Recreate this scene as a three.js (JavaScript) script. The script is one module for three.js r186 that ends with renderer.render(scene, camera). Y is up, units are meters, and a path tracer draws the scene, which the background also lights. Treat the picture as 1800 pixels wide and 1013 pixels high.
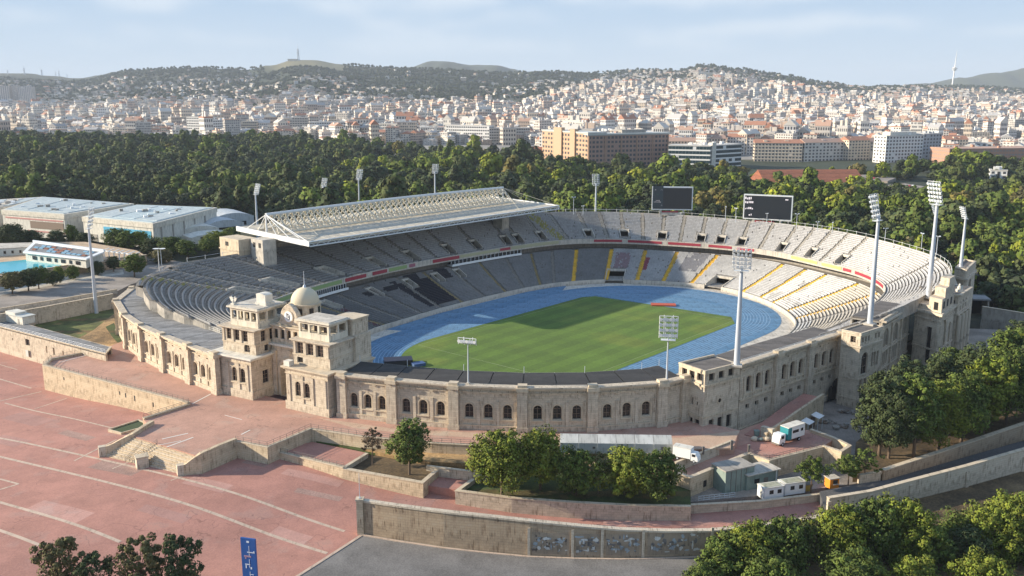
import * as THREE from 'three';
import { mergeGeometries } from 'three/addons/utils/BufferGeometryUtils.js';

// ---------------------------------------------------------------- camera, sky, sun, exposure
const scene = new THREE.Scene();
const camera = new THREE.PerspectiveCamera(34.72, 1800 / 1013, 1, 30000);
camera.position.set(0, 85.7, 0);
camera.rotation.set(-11.85 * Math.PI / 180, 0, 0);
const renderer = new THREE.WebGLRenderer();
renderer.toneMapping = THREE.LinearToneMapping;
renderer.toneMappingExposure = 1.75;
renderer.shadowMap.enabled = true;
const SUN_AZ = [-1, 0.05], SUN_EL = 19.2 * Math.PI / 180;        // from the left
const sun = new THREE.DirectionalLight(new THREE.Color().setRGB(1, 0.885, 0.71), 5);
sun.position.set(SUN_AZ[0] * Math.cos(SUN_EL) * 1000, Math.sin(SUN_EL) * 1000, -300 - SUN_AZ[1] * 1000);
sun.target.position.set(0, 0, -300);
sun.castShadow = true; sun.shadow.radius = 1.2;
sun.shadow.mapSize.set(4096, 4096);
Object.assign(sun.shadow.camera, { left: -500, right: 500, top: 500, bottom: -500, near: 1, far: 3000 });
scene.add(sun, sun.target);

// ---------------------------------------------------------------- seeded noise
function rngOf(seed) { let a = seed >>> 0; return () => { a |= 0; a = a + 0x6D2B79F5 | 0; let t = Math.imul(a ^ a >>> 15, 1 | a); t = t + Math.imul(t ^ t >>> 7, 61 | t) ^ t; return ((t ^ t >>> 14) >>> 0) / 4294967296; }; }
const rnd = rngOf(1992);
function h2(x, y) { let h = Math.imul(x | 0, 374761393) + Math.imul(y | 0, 668265263); h = Math.imul(h ^ h >>> 13, 1274126177); return ((h ^ h >>> 16) >>> 0) / 4294967296; }
function vn(x, y, p = 0) {                                      // value noise, periodic when p > 0
  const x0 = Math.floor(x), y0 = Math.floor(y), fx = x - x0, fy = y - y0, m = (a) => p ? ((a % p) + p) % p : a;
  const u = fx * fx * (3 - 2 * fx), v = fy * fy * (3 - 2 * fy);
  const a = h2(m(x0), m(y0)), b = h2(m(x0 + 1), m(y0)), c = h2(m(x0), m(y0 + 1)), d = h2(m(x0 + 1), m(y0 + 1));
  return a + (b - a) * u + (c - a) * v + (a - b - c + d) * u * v;
}
function fbm(x, y, o = 4, p = 0) { let s = 0, a = 0.5, n = 0; for (let i = 0; i < o; i++) { s += a * vn(x, y, p); n += a; a *= 0.5; x *= 2; y *= 2; if (p) p *= 2; } return s / n; }
const mix = (a, b, t) => a + (b - a) * t, clamp = (x, a = 0, b = 1) => Math.min(b, Math.max(a, x));
const sstep = (a, b, x) => { const t = clamp((x - a) / (b - a)); return t * t * (3 - 2 * t); };

// ---------------------------------------------------------------- the sky: pale autumn blue with thin veils of cirrus
{
  const W = 1024, Hh = 512, d = new Float32Array(W * Hh * 4);
  const hor = [0.53, 0.635, 0.74], mid = [0.275, 0.44, 0.66], zen = [0.17, 0.31, 0.58];
  for (let j = 0; j < Hh; j++) for (let i = 0; i < W; i++) {
    const el = ((j + 0.5) / Hh - 0.5) * Math.PI, az = (i / W) * 2 * Math.PI, k = (j * W + i) * 4;
    const e = Math.max(el, 0), a = sstep(0, 0.20, e), b = sstep(0.12, 1.3, e);
    const cx = Math.cos(az) * 14, cy = Math.sin(az) * 14, ee = e * 40;
    let c = fbm(cx * 0.8 + 9 + ee * 0.3, ee * 1.7 + cy * 0.4 + 40, 5);
    c = sstep(0.42, 0.74, c) * 0.5 * sstep(0.01, 0.08, e);
    for (let q = 0; q < 3; q++) {
      let v = mix(mix(hor[q], mid[q], a), zen[q], b);
      v = mix(v, [0.74, 0.79, 0.84][q], c);
      if (el < 0) v = mix(hor[q], [0.2, 0.2, 0.19][q], sstep(0, 0.12, -el));
      d[k + q] = v * 0.70;
    }
    d[k + 3] = 1;
  }
  const t = new THREE.DataTexture(d, W, Hh, THREE.RGBAFormat, THREE.FloatType);
  t.mapping = THREE.EquirectangularReflectionMapping; t.magFilter = THREE.LinearFilter; t.needsUpdate = true;
  scene.background = t; scene.environment = t;
}
scene.fog = new THREE.FogExp2(new THREE.Color().setRGB(0.80, 0.88, 1.0), 0.000055);

// ---------------------------------------------------------------- textures: colour, grain and wear only
function tex(size, fn, rx = 1, ry = 1) {
  const d = new Uint8Array(size * size * 4);
  for (let j = 0; j < size; j++) for (let i = 0; i < size; i++) { const c = fn(i / size, j / size), k = (j * size + i) * 4; for (let q = 0; q < 3; q++) d[k + q] = clamp(c[q]) * 255; d[k + 3] = 255; }
  const t = new THREE.DataTexture(d, size, size); t.colorSpace = THREE.SRGBColorSpace; t.wrapS = t.wrapT = THREE.RepeatWrapping;
  t.magFilter = THREE.LinearFilter; t.minFilter = THREE.LinearMipmapLinearFilter; t.generateMipmaps = true; t.repeat.set(1 / rx, 1 / ry); t.needsUpdate = true; return t;
}
const stoneTex = tex(1024, (u, v) => {                           // limestone courses 0.55 m, with stains that run down in streaks
  const row = Math.floor(v * 16), off = row % 2 ? 0.5 : 0, col = Math.floor(u * 8 + off), fv = v * 16 - row, fu = u * 8 + off - col;
  const blk = h2(col % 8, row + 77), j = (fv < 0.07 || fu < 0.025) ? 0.84 : 1;
  const st = sstep(0.5, 0.76, fbm(u * 40, v * 3, 4, 1 * 40) * 0.6 + fbm(u * 6, v * 6, 4, 6) * 0.4), g = fbm(u * 64, v * 64, 2, 64), p = fbm(u * 4 + 0.3, v * 4, 4, 4);
  const b = (0.97 + 0.07 * (blk - 0.5) + 0.09 * (g - 0.5) + 0.20 * (p - 0.5)) * j * (1 - 0.28 * st);
  return [b, b * (0.985 - 0.03 * st), b * (0.96 - 0.05 * st)];
}, 8.8, 8.8);
const plasterTex = tex(512, (u, v) => { const s = sstep(0.5, 0.85, fbm(u * 30, v * 4, 4, 30)), b = 0.97 + 0.12 * (fbm(u * 8, v * 8, 4, 8) - 0.5) - 0.14 * s; return [b, b, b * 0.985]; }, 10, 10);
const plazaTex = tex(1024, (u, v) => {                           // painted tarmac, worn and patched
  const p = fbm(u * 6, v * 6, 5, 6), q = fbm(u * 20 + 5, v * 20, 4, 20), g = fbm(u * 200, v * 200, 2, 200), w = sstep(0.60, 0.76, fbm(u * 9 + 2.2, v * 9 + 7, 5, 9));
  const crack = Math.abs(fbm(u * 7 + 3, v * 7 + 1, 4, 7) - 0.5) < 0.006 ? 0.88 : 1;
  const joint = (u * 12 % 1 < 0.008 || v * 12 % 1 < 0.008) ? 0.955 : 1, b = joint * (0.94 + 0.13 * (p - 0.5) + 0.10 * (q - 0.5) + 0.12 * (g - 0.5)) * crack;
  return [b, b * (1 + 0.05 * w), b * (1 + 0.07 * w)];
}, 46, 46);
const asphaltTex = tex(512, (u, v) => { const b = 0.92 + 0.34 * (fbm(u * 5, v * 5, 5, 5) - 0.5) + 0.25 * (fbm(u * 120, v * 120, 2, 120) - 0.5); return [b, b, b]; }, 22, 22);
const concreteTex = tex(512, (u, v) => { const s = sstep(0.5, 0.8, fbm(u * 26, v * 3, 4, 26)), b = 0.95 + 0.22 * (fbm(u * 6, v * 6, 5, 6) - 0.5) + 0.1 * (fbm(u * 90, v * 90, 2, 90) - 0.5) - 0.16 * s; return [b, b * 0.995, b * 0.98]; }, 9, 9);
const grassTex = tex(512, (u, v) => { const p = fbm(u * 7, v * 7, 5, 7), g = fbm(u * 100, v * 100, 2, 100), b = 0.8 + 0.5 * (p - 0.5) + 0.3 * (g - 0.5), dry = sstep(0.52, 0.68, fbm(u * 5 + 3, v * 5 + 8, 5, 5)); return [b * mix(0.9, 1.15, dry), b, b * mix(0.75, 0.9, dry)]; }, 18, 18);
const soilTex = tex(512, (u, v) => { const p = fbm(u * 6, v * 6, 5, 6), b = 0.75 + 0.6 * (p - 0.5) + 0.3 * (fbm(u * 80, v * 80, 2, 80) - 0.5); return [b, b * 0.97, b * 0.9]; }, 30, 30);
const roofTex = tex(512, (u, v) => { const b = 0.82 + 0.35 * (fbm(u * 5, v * 9, 5, 5) - 0.5) + 0.18 * (fbm(u * 70, v * 70, 2, 70) - 0.5); return [b, b, b]; }, 14, 14);

// ---------------------------------------------------------------- materials (linear base colours)
const L = (r, g, b) => new THREE.Color().setRGB(r, g, b);
const mat = (c, rough = 0.9, map = null, extra = {}) => new THREE.MeshStandardMaterial({ color: c, roughness: rough, map, side: THREE.DoubleSide, ...extra });
const bumped = (c, r, t, s) => mat(c, r, t, { bumpMap: t, bumpScale: s });
const M = {
  stone: bumped(L(0.61, 0.53, 0.425), 0.92, stoneTex, 0.018),
  wallStone: bumped(L(0.60, 0.49, 0.35), 0.93, stoneTex, 0.022), brownStone: bumped(L(0.40, 0.31, 0.22), 0.95, stoneTex, 0.022),
  trim: mat(L(0.62, 0.51, 0.38), 0.9, plasterTex), white: mat(L(0.72, 0.68, 0.61), 0.75, plasterTex), plaster: mat(L(0.70, 0.63, 0.52), 0.8, plasterTex), paint: mat(L(0.80, 0.80, 0.78), 0.5), dome: mat(L(0.66, 0.57, 0.42), 0.8, plasterTex),
  glass: mat(L(0.028, 0.026, 0.026), 0.18), dark: mat(L(0.03, 0.028, 0.026), 0.8), windowFrame: mat(L(0.20, 0.14, 0.10), 0.7),
  plaza: mat(L(0.475, 0.23, 0.175), 0.95, plazaTex), plazaTop: mat(L(0.53, 0.30, 0.22), 0.95, plazaTex), plazaSand: mat(L(0.58, 0.40, 0.28), 0.95, plazaTex),
  line: mat(L(0.58, 0.44, 0.345), 0.9, plasterTex), whiteLine: mat(L(0.70, 0.66, 0.58), 0.9),
  asphalt: mat(L(0.22, 0.205, 0.19), 0.95, asphaltTex), asphaltDark: mat(L(0.11, 0.108, 0.108), 0.95, asphaltTex), yard: mat(L(0.34, 0.29, 0.245), 0.95, asphaltTex),
  concrete: mat(L(0.40, 0.37, 0.33), 0.92, concreteTex), concreteLight: mat(L(0.60, 0.55, 0.48), 0.9, concreteTex), weathered: mat(L(0.30, 0.275, 0.245), 0.92, concreteTex),
  tier: mat(L(0.25, 0.23, 0.205), 0.92, concreteTex), roofGrey: mat(L(0.33, 0.325, 0.32), 0.85, roofTex), roofDark: mat(L(0.065, 0.06, 0.056), 0.85, roofTex), roofMid: mat(L(0.20, 0.175, 0.155), 0.9, roofTex),
  grass: mat(L(0.115, 0.125, 0.045), 0.95, grassTex), dryGrass: mat(L(0.22, 0.19, 0.085), 0.95, grassTex), soil: mat(L(0.22, 0.155, 0.085), 0.95, soilTex), sand: mat(L(0.62, 0.42, 0.22), 0.95, soilTex), forestFloor: mat(L(0.075, 0.075, 0.035), 0.95, soilTex),
  track: mat(L(0.10, 0.23, 0.385), 0.75, concreteTex), trackPale: mat(L(0.125, 0.26, 0.41), 0.75, concreteTex),
  steel: mat(L(0.55, 0.58, 0.62), 0.45, null, { metalness: 0.2 }), steelPale: mat(L(0.68, 0.69, 0.68), 0.5), canopyTop: mat(L(0.54, 0.485, 0.40), 0.7, plasterTex), truss: mat(L(0.56, 0.51, 0.40), 0.6), lamp: mat(L(0.62, 0.66, 0.70), 0.25),
  yellow: mat(L(0.80, 0.48, 0.03), 0.7, concreteTex), rail: mat(L(0.16, 0.14, 0.12), 0.6), red: mat(L(0.33, 0.03, 0.05), 0.6), adYellow: mat(L(0.50, 0.50, 0.16), 0.6), adGreen: mat(L(0.26, 0.36, 0.14), 0.6), adPale: mat(L(0.55, 0.55, 0.50), 0.6),
  bark: mat(L(0.13, 0.09, 0.06), 0.95), screen: mat(L(0.018, 0.021, 0.026), 0.35), teal: mat(L(0.02, 0.22, 0.25), 0.5), orange: mat(L(0.75, 0.26, 0.02), 0.6), blueSign: mat(L(0.015, 0.085, 0.30), 0.5), tyre: mat(L(0.02, 0.02, 0.02), 0.9), hedge: mat(L(0.05, 0.075, 0.03), 0.95),
  greenHut: mat(L(0.23, 0.29, 0.26), 0.7, plasterTex), water: mat(L(0.03, 0.42, 0.52), 0.12), terracotta: mat(L(0.42, 0.15, 0.08), 0.9, roofTex),
};

// ---------------------------------------------------------------- helpers
const P3 = (X, y, Z) => new THREE.Vector3(X, y, -Z);            // X to the right, Z away from the camera
const used = {};
function numbered(n) { const k = used[n] = (used[n] ?? -1) + 1; return k ? n + '_' + String(k).padStart(3, '0') : n; }
function tag(o, label, category, group) { Object.assign(o.userData, { label, category }); if (group) o.userData.group = group; return o; }
function thing(name, label, category, [X, y, Z] = [0, 0, 0], turn = 0, group) { const g = new THREE.Group(); g.name = numbered(name); g.position.set(X, y, -Z); g.rotation.y = turn; scene.add(g); return tag(g, label, category, group); }
function shade(o) { o.castShadow = o.receiveShadow = true; return o; }
function part(parent, name, geo, m, stuff) { const o = shade(new THREE.Mesh(geo, m)); o.name = name; if (stuff) o.userData.kind = 'stuff'; parent.add(o); return o; }
function wpart(parent, name, geo, m, stuff) { geo.translate(-parent.position.x, -parent.position.y, -parent.position.z); return part(parent, name, geo, m, stuff); }   // geometry given in world metres, parent unturned
function single(name, geo, m, label, category, group) {          // a thing that is one mesh, its origin at the middle of its foot
  geo.computeBoundingBox(); const b = geo.boundingBox, c = b.getCenter(new THREE.Vector3()); c.y = b.min.y; geo.translate(-c.x, -c.y, -c.z);
  const o = shade(new THREE.Mesh(geo, m)); o.name = numbered(name); o.position.copy(c); scene.add(o); return tag(o, label, category, group);
}
function structure(name, geo, m) { const o = shade(new THREE.Mesh(geo, m)); o.name = numbered(name); o.userData.kind = 'structure'; scene.add(o); return o; }
function copyOf(o, X, y, Z, turn = 0, label, group, sc) { const c = o.clone(); c.name = numbered(o.name.replace(/_\d{3}$/, '')); c.position.set(X, y, -Z); c.rotation.y = turn; if (sc) c.scale.set(...(Array.isArray(sc) ? sc : [sc, sc, sc])); c.userData = { ...o.userData }; if (label) c.userData.label = label; if (group) c.userData.group = group; scene.add(c); return c; }
function uvm(geo) {                                              // flat faces, uv in metres
  const g = geo.index ? geo.toNonIndexed() : geo; g.computeVertexNormals(); const p = g.attributes.position, n = g.attributes.normal, uv = new Float32Array(p.count * 2);
  for (let i = 0; i < p.count; i++) {
    const nx = n.getX(i), ny = n.getY(i), nz = n.getZ(i), x = p.getX(i), y = p.getY(i), z = p.getZ(i);
    if (Math.abs(ny) > 0.6) { uv[2 * i] = x; uv[2 * i + 1] = z; } else { const l = Math.hypot(nx, nz) || 1; uv[2 * i] = (x * nz - z * nx) / l; uv[2 * i + 1] = y; }
  }
  g.setAttribute('uv', new THREE.BufferAttribute(uv, 2)); for (const k of Object.keys(g.attributes)) if (!['position', 'normal', 'uv'].includes(k)) g.deleteAttribute(k); return g;
}
const merge = (a) => mergeGeometries(a.map((g) => g.index ? g.toNonIndexed() : g));
function box(w, h, d, x = 0, y = 0, z = 0, ry = 0) { const g = new THREE.BoxGeometry(w, h, d); g.translate(0, h / 2, 0); if (ry) g.rotateY(ry); g.translate(x, y, z); return uvm(g); }          // y is the foot
function bar(a, b, r, n = 5, r2 = r) { const l = a.distanceTo(b), g = new THREE.CylinderGeometry(r2, r, l, n, 1); g.translate(0, l / 2, 0); g.applyQuaternion(new THREE.Quaternion().setFromUnitVectors(new THREE.Vector3(0, 1, 0), b.clone().sub(a).normalize())); g.translate(a.x, a.y, a.z); const q = g.toNonIndexed(); return q; }
function prism(poly, y0, y1) {                                   // poly [[X, Z] ...], any turn
  const s = new THREE.Shape(poly.map(([x, z]) => new THREE.Vector2(x, z))), g = new THREE.ExtrudeGeometry(s, { depth: y1 - y0, bevelEnabled: false }); g.rotateX(-Math.PI / 2); g.translate(0, y0, 0); return uvm(g);   // X, y, -Z
}
function offsetLine(pl, d) {                                     // polyline moved to its right by d (mitred)
  return pl.map((p, i) => { const a = pl[Math.max(0, i - 1)], b = pl[Math.min(pl.length - 1, i + 1)]; const t1 = i ? norm2(p[0] - a[0], p[1] - a[1]) : norm2(b[0] - p[0], b[1] - p[1]), t2 = i < pl.length - 1 ? norm2(b[0] - p[0], b[1] - p[1]) : t1; const m = norm2(t1[0] + t2[0], t1[1] + t2[1]), c = Math.max(0.4, m[0] * t1[0] + m[1] * t1[1]); return [p[0] + m[1] * d / c, p[1] - m[0] * d / c]; });
}
function norm2(x, z) { const l = Math.hypot(x, z) || 1; return [x / l, z / l]; }
function wall(pl, y0, y1, th) { const a = offsetLine(pl, th / 2), b = offsetLine(pl, -th / 2); return ringPrism(a, b, y0, y1); }
function ringPrism(a, b, y0, y1) {                               // band between two polylines; y1 may be one number or one for each point
  const P = [], n = a.length, hi = (i) => Array.isArray(y1) ? y1[i] : y1, lo = (i) => Array.isArray(y0) ? y0[i] : y0, q = (p0, p1, p2, p3) => P.push(p0, p1, p2, p0, p2, p3);
  const A = (i, y) => P3(a[i][0], y, a[i][1]), B = (i, y) => P3(b[i][0], y, b[i][1]);
  for (let i = 0; i < n - 1; i++) { q(A(i, hi(i)), A(i + 1, hi(i + 1)), B(i + 1, hi(i + 1)), B(i, hi(i))); q(A(i, lo(i)), A(i + 1, lo(i + 1)), A(i + 1, hi(i + 1)), A(i, hi(i))); q(B(i + 1, lo(i + 1)), B(i, lo(i)), B(i, hi(i)), B(i + 1, hi(i + 1))); }
  q(A(0, lo(0)), A(0, hi(0)), B(0, hi(0)), B(0, lo(0))); q(A(n - 1, hi(n - 1)), A(n - 1, lo(n - 1)), B(n - 1, lo(n - 1)), B(n - 1, hi(n - 1)));
  return uvm(new THREE.BufferGeometry().setFromPoints(P));
}
function archPath(P, x, y, w, h, arched) { P.moveTo(x - w / 2, y); P.lineTo(x + w / 2, y); if (arched) { const r = w / 2; P.lineTo(x + r, y + h - r); P.absarc(x, y + h - r, r, 0, Math.PI, false); } else { P.lineTo(x + w / 2, y + h); P.lineTo(x - w / 2, y + h); } P.lineTo(x - w / 2, y); return P; }
function panel(w, h, th, holes) {                                // upright slab, front at z = 0, foot at y = 0, with real openings
  const s = new THREE.Shape([[0, 0], [w, 0], [w, h], [0, h]].map((p) => new THREE.Vector2(...p)));
  for (const o of holes) s.holes.push(archPath(new THREE.Path(), ...o));
  const g = new THREE.ExtrudeGeometry(s, { depth: th, bevelEnabled: false, curveSegments: 6 }); g.translate(0, 0, -th); return uvm(g);
}
function pane([x, y, w, h, arched], grow = 0) { const s = archPath(new THREE.Shape(), x, y - grow, w + 2 * grow, h + 2 * grow, arched), g = new THREE.ExtrudeGeometry(s, { depth: 0.06, bevelEnabled: false, curveSegments: 6 }); return uvm(g); }
function windowFrame([x, y, w, h, arched]) {                     // mullion, transoms and casing set in the opening
  const gs = [box(0.1, h - (arched ? w * 0.2 : 0), 0.1, x, y, 0), box(w, 0.1, 0.1, x, y + (arched ? h - w / 2 : h * 0.62), 0), box(w, 0.1, 0.1, x, y + h * 0.33, 0), box(0.12, h - (arched ? w / 2 : 0), 0.1, x - w / 2 + 0.06, y, 0), box(0.12, h - (arched ? w / 2 : 0), 0.1, x + w / 2 - 0.06, y, 0)];
  return merge(gs);
}
// a wall face from a to b (outside on the left of a->b seen from above is away from the viewer), with its windows as sub-parts
function face(parent, name, a, b, y0, h, th, holes, m, frames = true, glass = M.glass) {
  const w = Math.hypot(b[0] - a[0], b[1] - a[1]), ang = Math.atan2(b[1] - a[1], b[0] - a[0]);
  const o = part(parent, name, panel(w, h, th, holes), m); o.position.set(a[0] - parent.position.x, y0 - parent.position.y, -a[1] - parent.position.z); o.rotation.y = ang;
  for (const q of holes) {
    const g = pane(q); g.translate(0, 0, -th * 0.8); const pn = part(o, 'window', g, glass);
    if (frames && q[3] > 1.6) { const f = windowFrame(q); f.translate(0, 0, -th * 0.8 + 0.12); part(o, 'window_frame', f, M.windowFrame); }
    pn.userData.opening = 1; delete pn.userData.opening;
  }
  return o;
}
function sheet(f, m, name, u0, u1, nu, v0, v1, nv) {              // grid sheet, f(u, v) -> [X, y, Z]; uv in metres
  const P = [], I = [], U = []; for (let j = 0; j <= nv; j++) for (let i = 0; i <= nu; i++) { const [X, y, Z] = f(mix(u0, u1, i / nu), mix(v0, v1, j / nv)); P.push(X, y, -Z); U.push(X, -Z); }
  for (let j = 0; j < nv; j++) for (let i = 0; i < nu; i++) { const a = j * (nu + 1) + i, b = a + nu + 1; I.push(a, a + 1, b + 1, a, b + 1, b); }
  const g = new THREE.BufferGeometry(); g.setAttribute('position', new THREE.Float32BufferAttribute(P, 3)); g.setAttribute('uv', new THREE.Float32BufferAttribute(U, 2)); g.setIndex(I); g.computeVertexNormals();
  const o = structure(name, g, m); return o;
}
function railing(parent, name, pl, y, h = 1.1, step = 2.2, m = M.rail) {   // posts and two rails along [[X, Z] ...]; y one number or one for each point
  const gs = [], Y = (i) => Array.isArray(y) ? y[i] : y;
  for (let i = 0; i < pl.length - 1; i++) {
    const [x0, z0] = pl[i], [x1, z1] = pl[i + 1], n = Math.max(1, Math.round(Math.hypot(x1 - x0, z1 - z0) / step));
    for (let k = 0; k <= n; k++) { const t = k / n, yy = mix(Y(i), Y(i + 1), t); gs.push(bar(P3(mix(x0, x1, t), yy, mix(z0, z1, t)), P3(mix(x0, x1, t), yy + h, mix(z0, z1, t)), 0.05, 4)); }
    for (const f of [1, 0.55, 0.12]) gs.push(bar(P3(x0, Y(i) + h * f, z0), P3(x1, Y(i + 1) + h * f, z1), 0.045, 4));
  }
  return wpart(parent, name, merge(gs), m);
}

// ---------------------------------------------------------------- lie of the land
const plazaSpots = [[-30, 173, -2.4], [-75, 197, 0.4], [-65, 205, 1.8], [-49, 213, 2.2], [-86, 202, 0.6], [-101, 240, -0.4], [-140, 265, -2], [-20, 192, -0.2], [3, 168, -2.9], [30, 165, -2.2], [60, 170, -1.8], [-60, 150, -2.4], [-120, 180, -0.6], [-180, 230, -2]];
function hp(X, Z) { let s = 0, w = 0; for (const [x, z, h] of plazaSpots) { const k = Math.exp(-((X - x) ** 2 + (Z - z) ** 2) / (2 * 18 * 18)) + 1e-5; s += k * h; w += k; } return s / w; }
// the far land, given by how it climbs with distance towards the ridge
const ridgeLine = [[-0.75, 6800, 128], [-0.6, 6800, 130], [-0.52, 6800, 131], [-0.46, 6600, 138], [-0.4, 6300, 125], [-0.34, 6200, 121], [-0.28, 6000, 124], [-0.255, 5900, 118], [-0.23, 5900, 109], [-0.21, 5900, 109], [-0.18, 5900, 116], [-0.14, 5800, 121], [-0.09, 5800, 124], [0.0, 5800, 130], [0.03, 5800, 128], [0.08, 5800, 131], [0.14, 5700, 125], [0.18, 5600, 126], [0.2, 5600, 117], [0.24, 5600, 124], [0.28, 5600, 133], [0.33, 5600, 146], [0.37, 5600, 154], [0.42, 5800, 152], [0.48, 6200, 152], [0.56, 6400, 155], [0.75, 6400, 155]];
function along(tab, u, k) { if (u <= tab[0][0]) return tab[0][k]; for (let i = 1; i < tab.length; i++) if (u <= tab[i][0]) { const t = (u - tab[i - 1][0]) / (tab[i][0] - tab[i - 1][0]), q = t * t * (3 - 2 * t); return mix(tab[i - 1][k], tab[i][k], q); } return tab[tab.length - 1][k]; }
function landHeight(X, Z) {
  if (Z < 1700) { const k = sstep(480, 700, Z) * (1 - sstep(1250, 1600, Z)); return k * (fbm(X / 170 + 5, Z / 170, 3) - 0.5) * 16 - (1 - sstep(400, 480, Z)) * 6; }
  const u = X / Z, R = along(ridgeLine, u, 1), yr = along(ridgeLine, u, 2), w = Math.pow(clamp((Z - 1700) / (R - 1700)), 0.85), y = mix(246.5, yr, w);
  let h = 85.7 - Z * (y - 166.6) / 1585;
  const wild = sstep(0.45, 0.75, w) * (1 - sstep(0.9, 1, w));
  h += wild * (fbm(X / 420, Z / 420, 4) - 0.5) * 75;
  if (Z > R) h -= (Z - R) * 0.25;
  return h;
}
{ // the far land and the wooded hills: one sheet out to the ridge
  const N = 260, K = 150, P = [], I = [], U = [], C = [];
  for (let j = 0; j <= K; j++) { const Z = 420 * Math.pow(7600 / 420, j / K); for (let i = 0; i <= N; i++) {
    const X = mix(-0.8, 0.8, i / N) * (Z + 60), h = landHeight(X, Z); P.push(X, h, -Z); U.push(X, Z);
    const u = X / Z, R = along(ridgeLine, u, 1), w = clamp((Z - 1700) / (R - 1700)), n = fbm(X / 130, Z / 130, 4), town = Z > 1250 ? 1 - sstep(u > 0.08 ? 0.82 : 0.42, u > 0.08 ? 0.98 : 0.56, w + (n - 0.5) * 0.3) : 0;
    const bald = sstep(-0.27, -0.24, u) * (1 - sstep(-0.19, -0.165, u)) * sstep(0.88, 0.93, w + (n - 0.5) * 0.1);
    const scrub = sstep(0.5, 0.62, fbm(X / 300 + 8, Z / 300, 4));
    for (let q = 0; q < 3; q++) { let c = mix([0.026, 0.038, 0.015][q], [0.060, 0.060, 0.028][q], scrub * 0.7); c = mix(c, [0.19, 0.165, 0.08][q], bald * 0.9); c = mix(c, [0.28, 0.26, 0.23][q], town); C.push(c * (0.75 + 0.5 * n)); }
  } }
  for (let j = 0; j < K; j++) for (let i = 0; i < N; i++) { const a = j * (N + 1) + i, b = a + N + 1; I.push(a, a + 1, b + 1, a, b + 1, b); }
  const g = new THREE.BufferGeometry(); g.setAttribute('position', new THREE.Float32BufferAttribute(P, 3)); g.setAttribute('uv', new THREE.Float32BufferAttribute(U, 2)); g.setAttribute('color', new THREE.Float32BufferAttribute(C, 3)); g.setIndex(I); g.computeVertexNormals();
  structure('hills', g, new THREE.MeshStandardMaterial({ vertexColors: true, roughness: 0.95, side: THREE.DoubleSide }));
}
for (const [x0, x1, Z, crest, name] of [[-0.15, 0.02, 8600, [[-0.15, 128], [-0.11, 122], [-0.085, 111.5], [-0.07, 112], [-0.05, 117], [-0.015, 119], [0.0, 124], [0.02, 134]]], [0.36, 0.75, 9200, [[0.36, 160], [0.40, 153], [0.44, 148], [0.47, 140], [0.51, 131], [0.56, 119], [0.65, 112], [0.75, 116]]]]) {   // blue ranges beyond
  const n = 70, P = [], I = [];
  for (let j = 0; j <= 10; j++) for (let i = 0; i <= n; i++) { const u = mix(x0, x1, i / n), y = along(crest.map(([a, b]) => [a, b]), u, 1) - 2 * (fbm(u * 90, 3, 3) - 0.5), D = Z - 1500 + j * 150, t = sstep(0, 10, j), top = 85.7 + Z * (166.6 - y) / 1585; P.push(u * Z * 1.0, mix(-50, top, t) + (j < 10 ? 60 * (fbm(u * 60, j * 0.7, 4) - 0.5) : 0), -D); }
  for (let i = 0; i <= n; i++) { const k = (10 * (n + 1) + i) * 3; P.push(P[k], -200, P[k + 2] - 2000); }
  for (let j = 0; j < 11; j++) for (let i = 0; i < n; i++) { const a = j * (n + 1) + i, b = a + n + 1; I.push(a, a + 1, b + 1, a, b + 1, b); }
  const g = new THREE.BufferGeometry(); g.setAttribute('position', new THREE.Float32BufferAttribute(P, 3)); g.setIndex(I); g.computeVertexNormals();
  structure('far_hills', g, mat(L(0.05, 0.06, 0.03), 0.95));
}
sheet((u, v) => [u, -6.2, v], M.forestFloor, 'ground', -700, 700, 4, -300, 480, 4);

// ---------------------------------------------------------------- the lower square, its painted bands, the road in front
const underBowl = (X, Z) => { const dx = X - 26.5, dz = Z - 329, s = -0.65 * dx - 0.76 * dz, t = 0.76 * dx - 0.65 * dz; return sstep(1.0, 0.94, (Math.abs(s) / 134) ** 3 + (Math.abs(t) / 112) ** 3); };
sheet((u, v) => [u, mix(hp(u, v), -4, underBowl(u, v)), v], M.plaza, 'plaza', -290, 110, 130, 108, 330, 90);
const drape = (a, b, w, lift, n = 40) => {                       // a painted band from a to b lying on the square
  const [tx, tz] = norm2(b[0] - a[0], b[1] - a[1]), nx = -tz * w / 2, nz = tx * w / 2, P = [];
  for (let i = 0; i < n; i++) { const q = (t, s) => { const X = mix(a[0], b[0], t) + nx * s, Z = mix(a[1], b[1], t) + nz * s; return P3(X, hp(X, Z) + lift, Z); }; const t0 = i / n, t1 = (i + 1) / n; P.push(q(t0, -1), q(t1, -1), q(t1, 1), q(t0, -1), q(t1, 1), q(t0, 1)); }
  return uvm(new THREE.BufferGeometry().setFromPoints(P));
};
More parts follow.
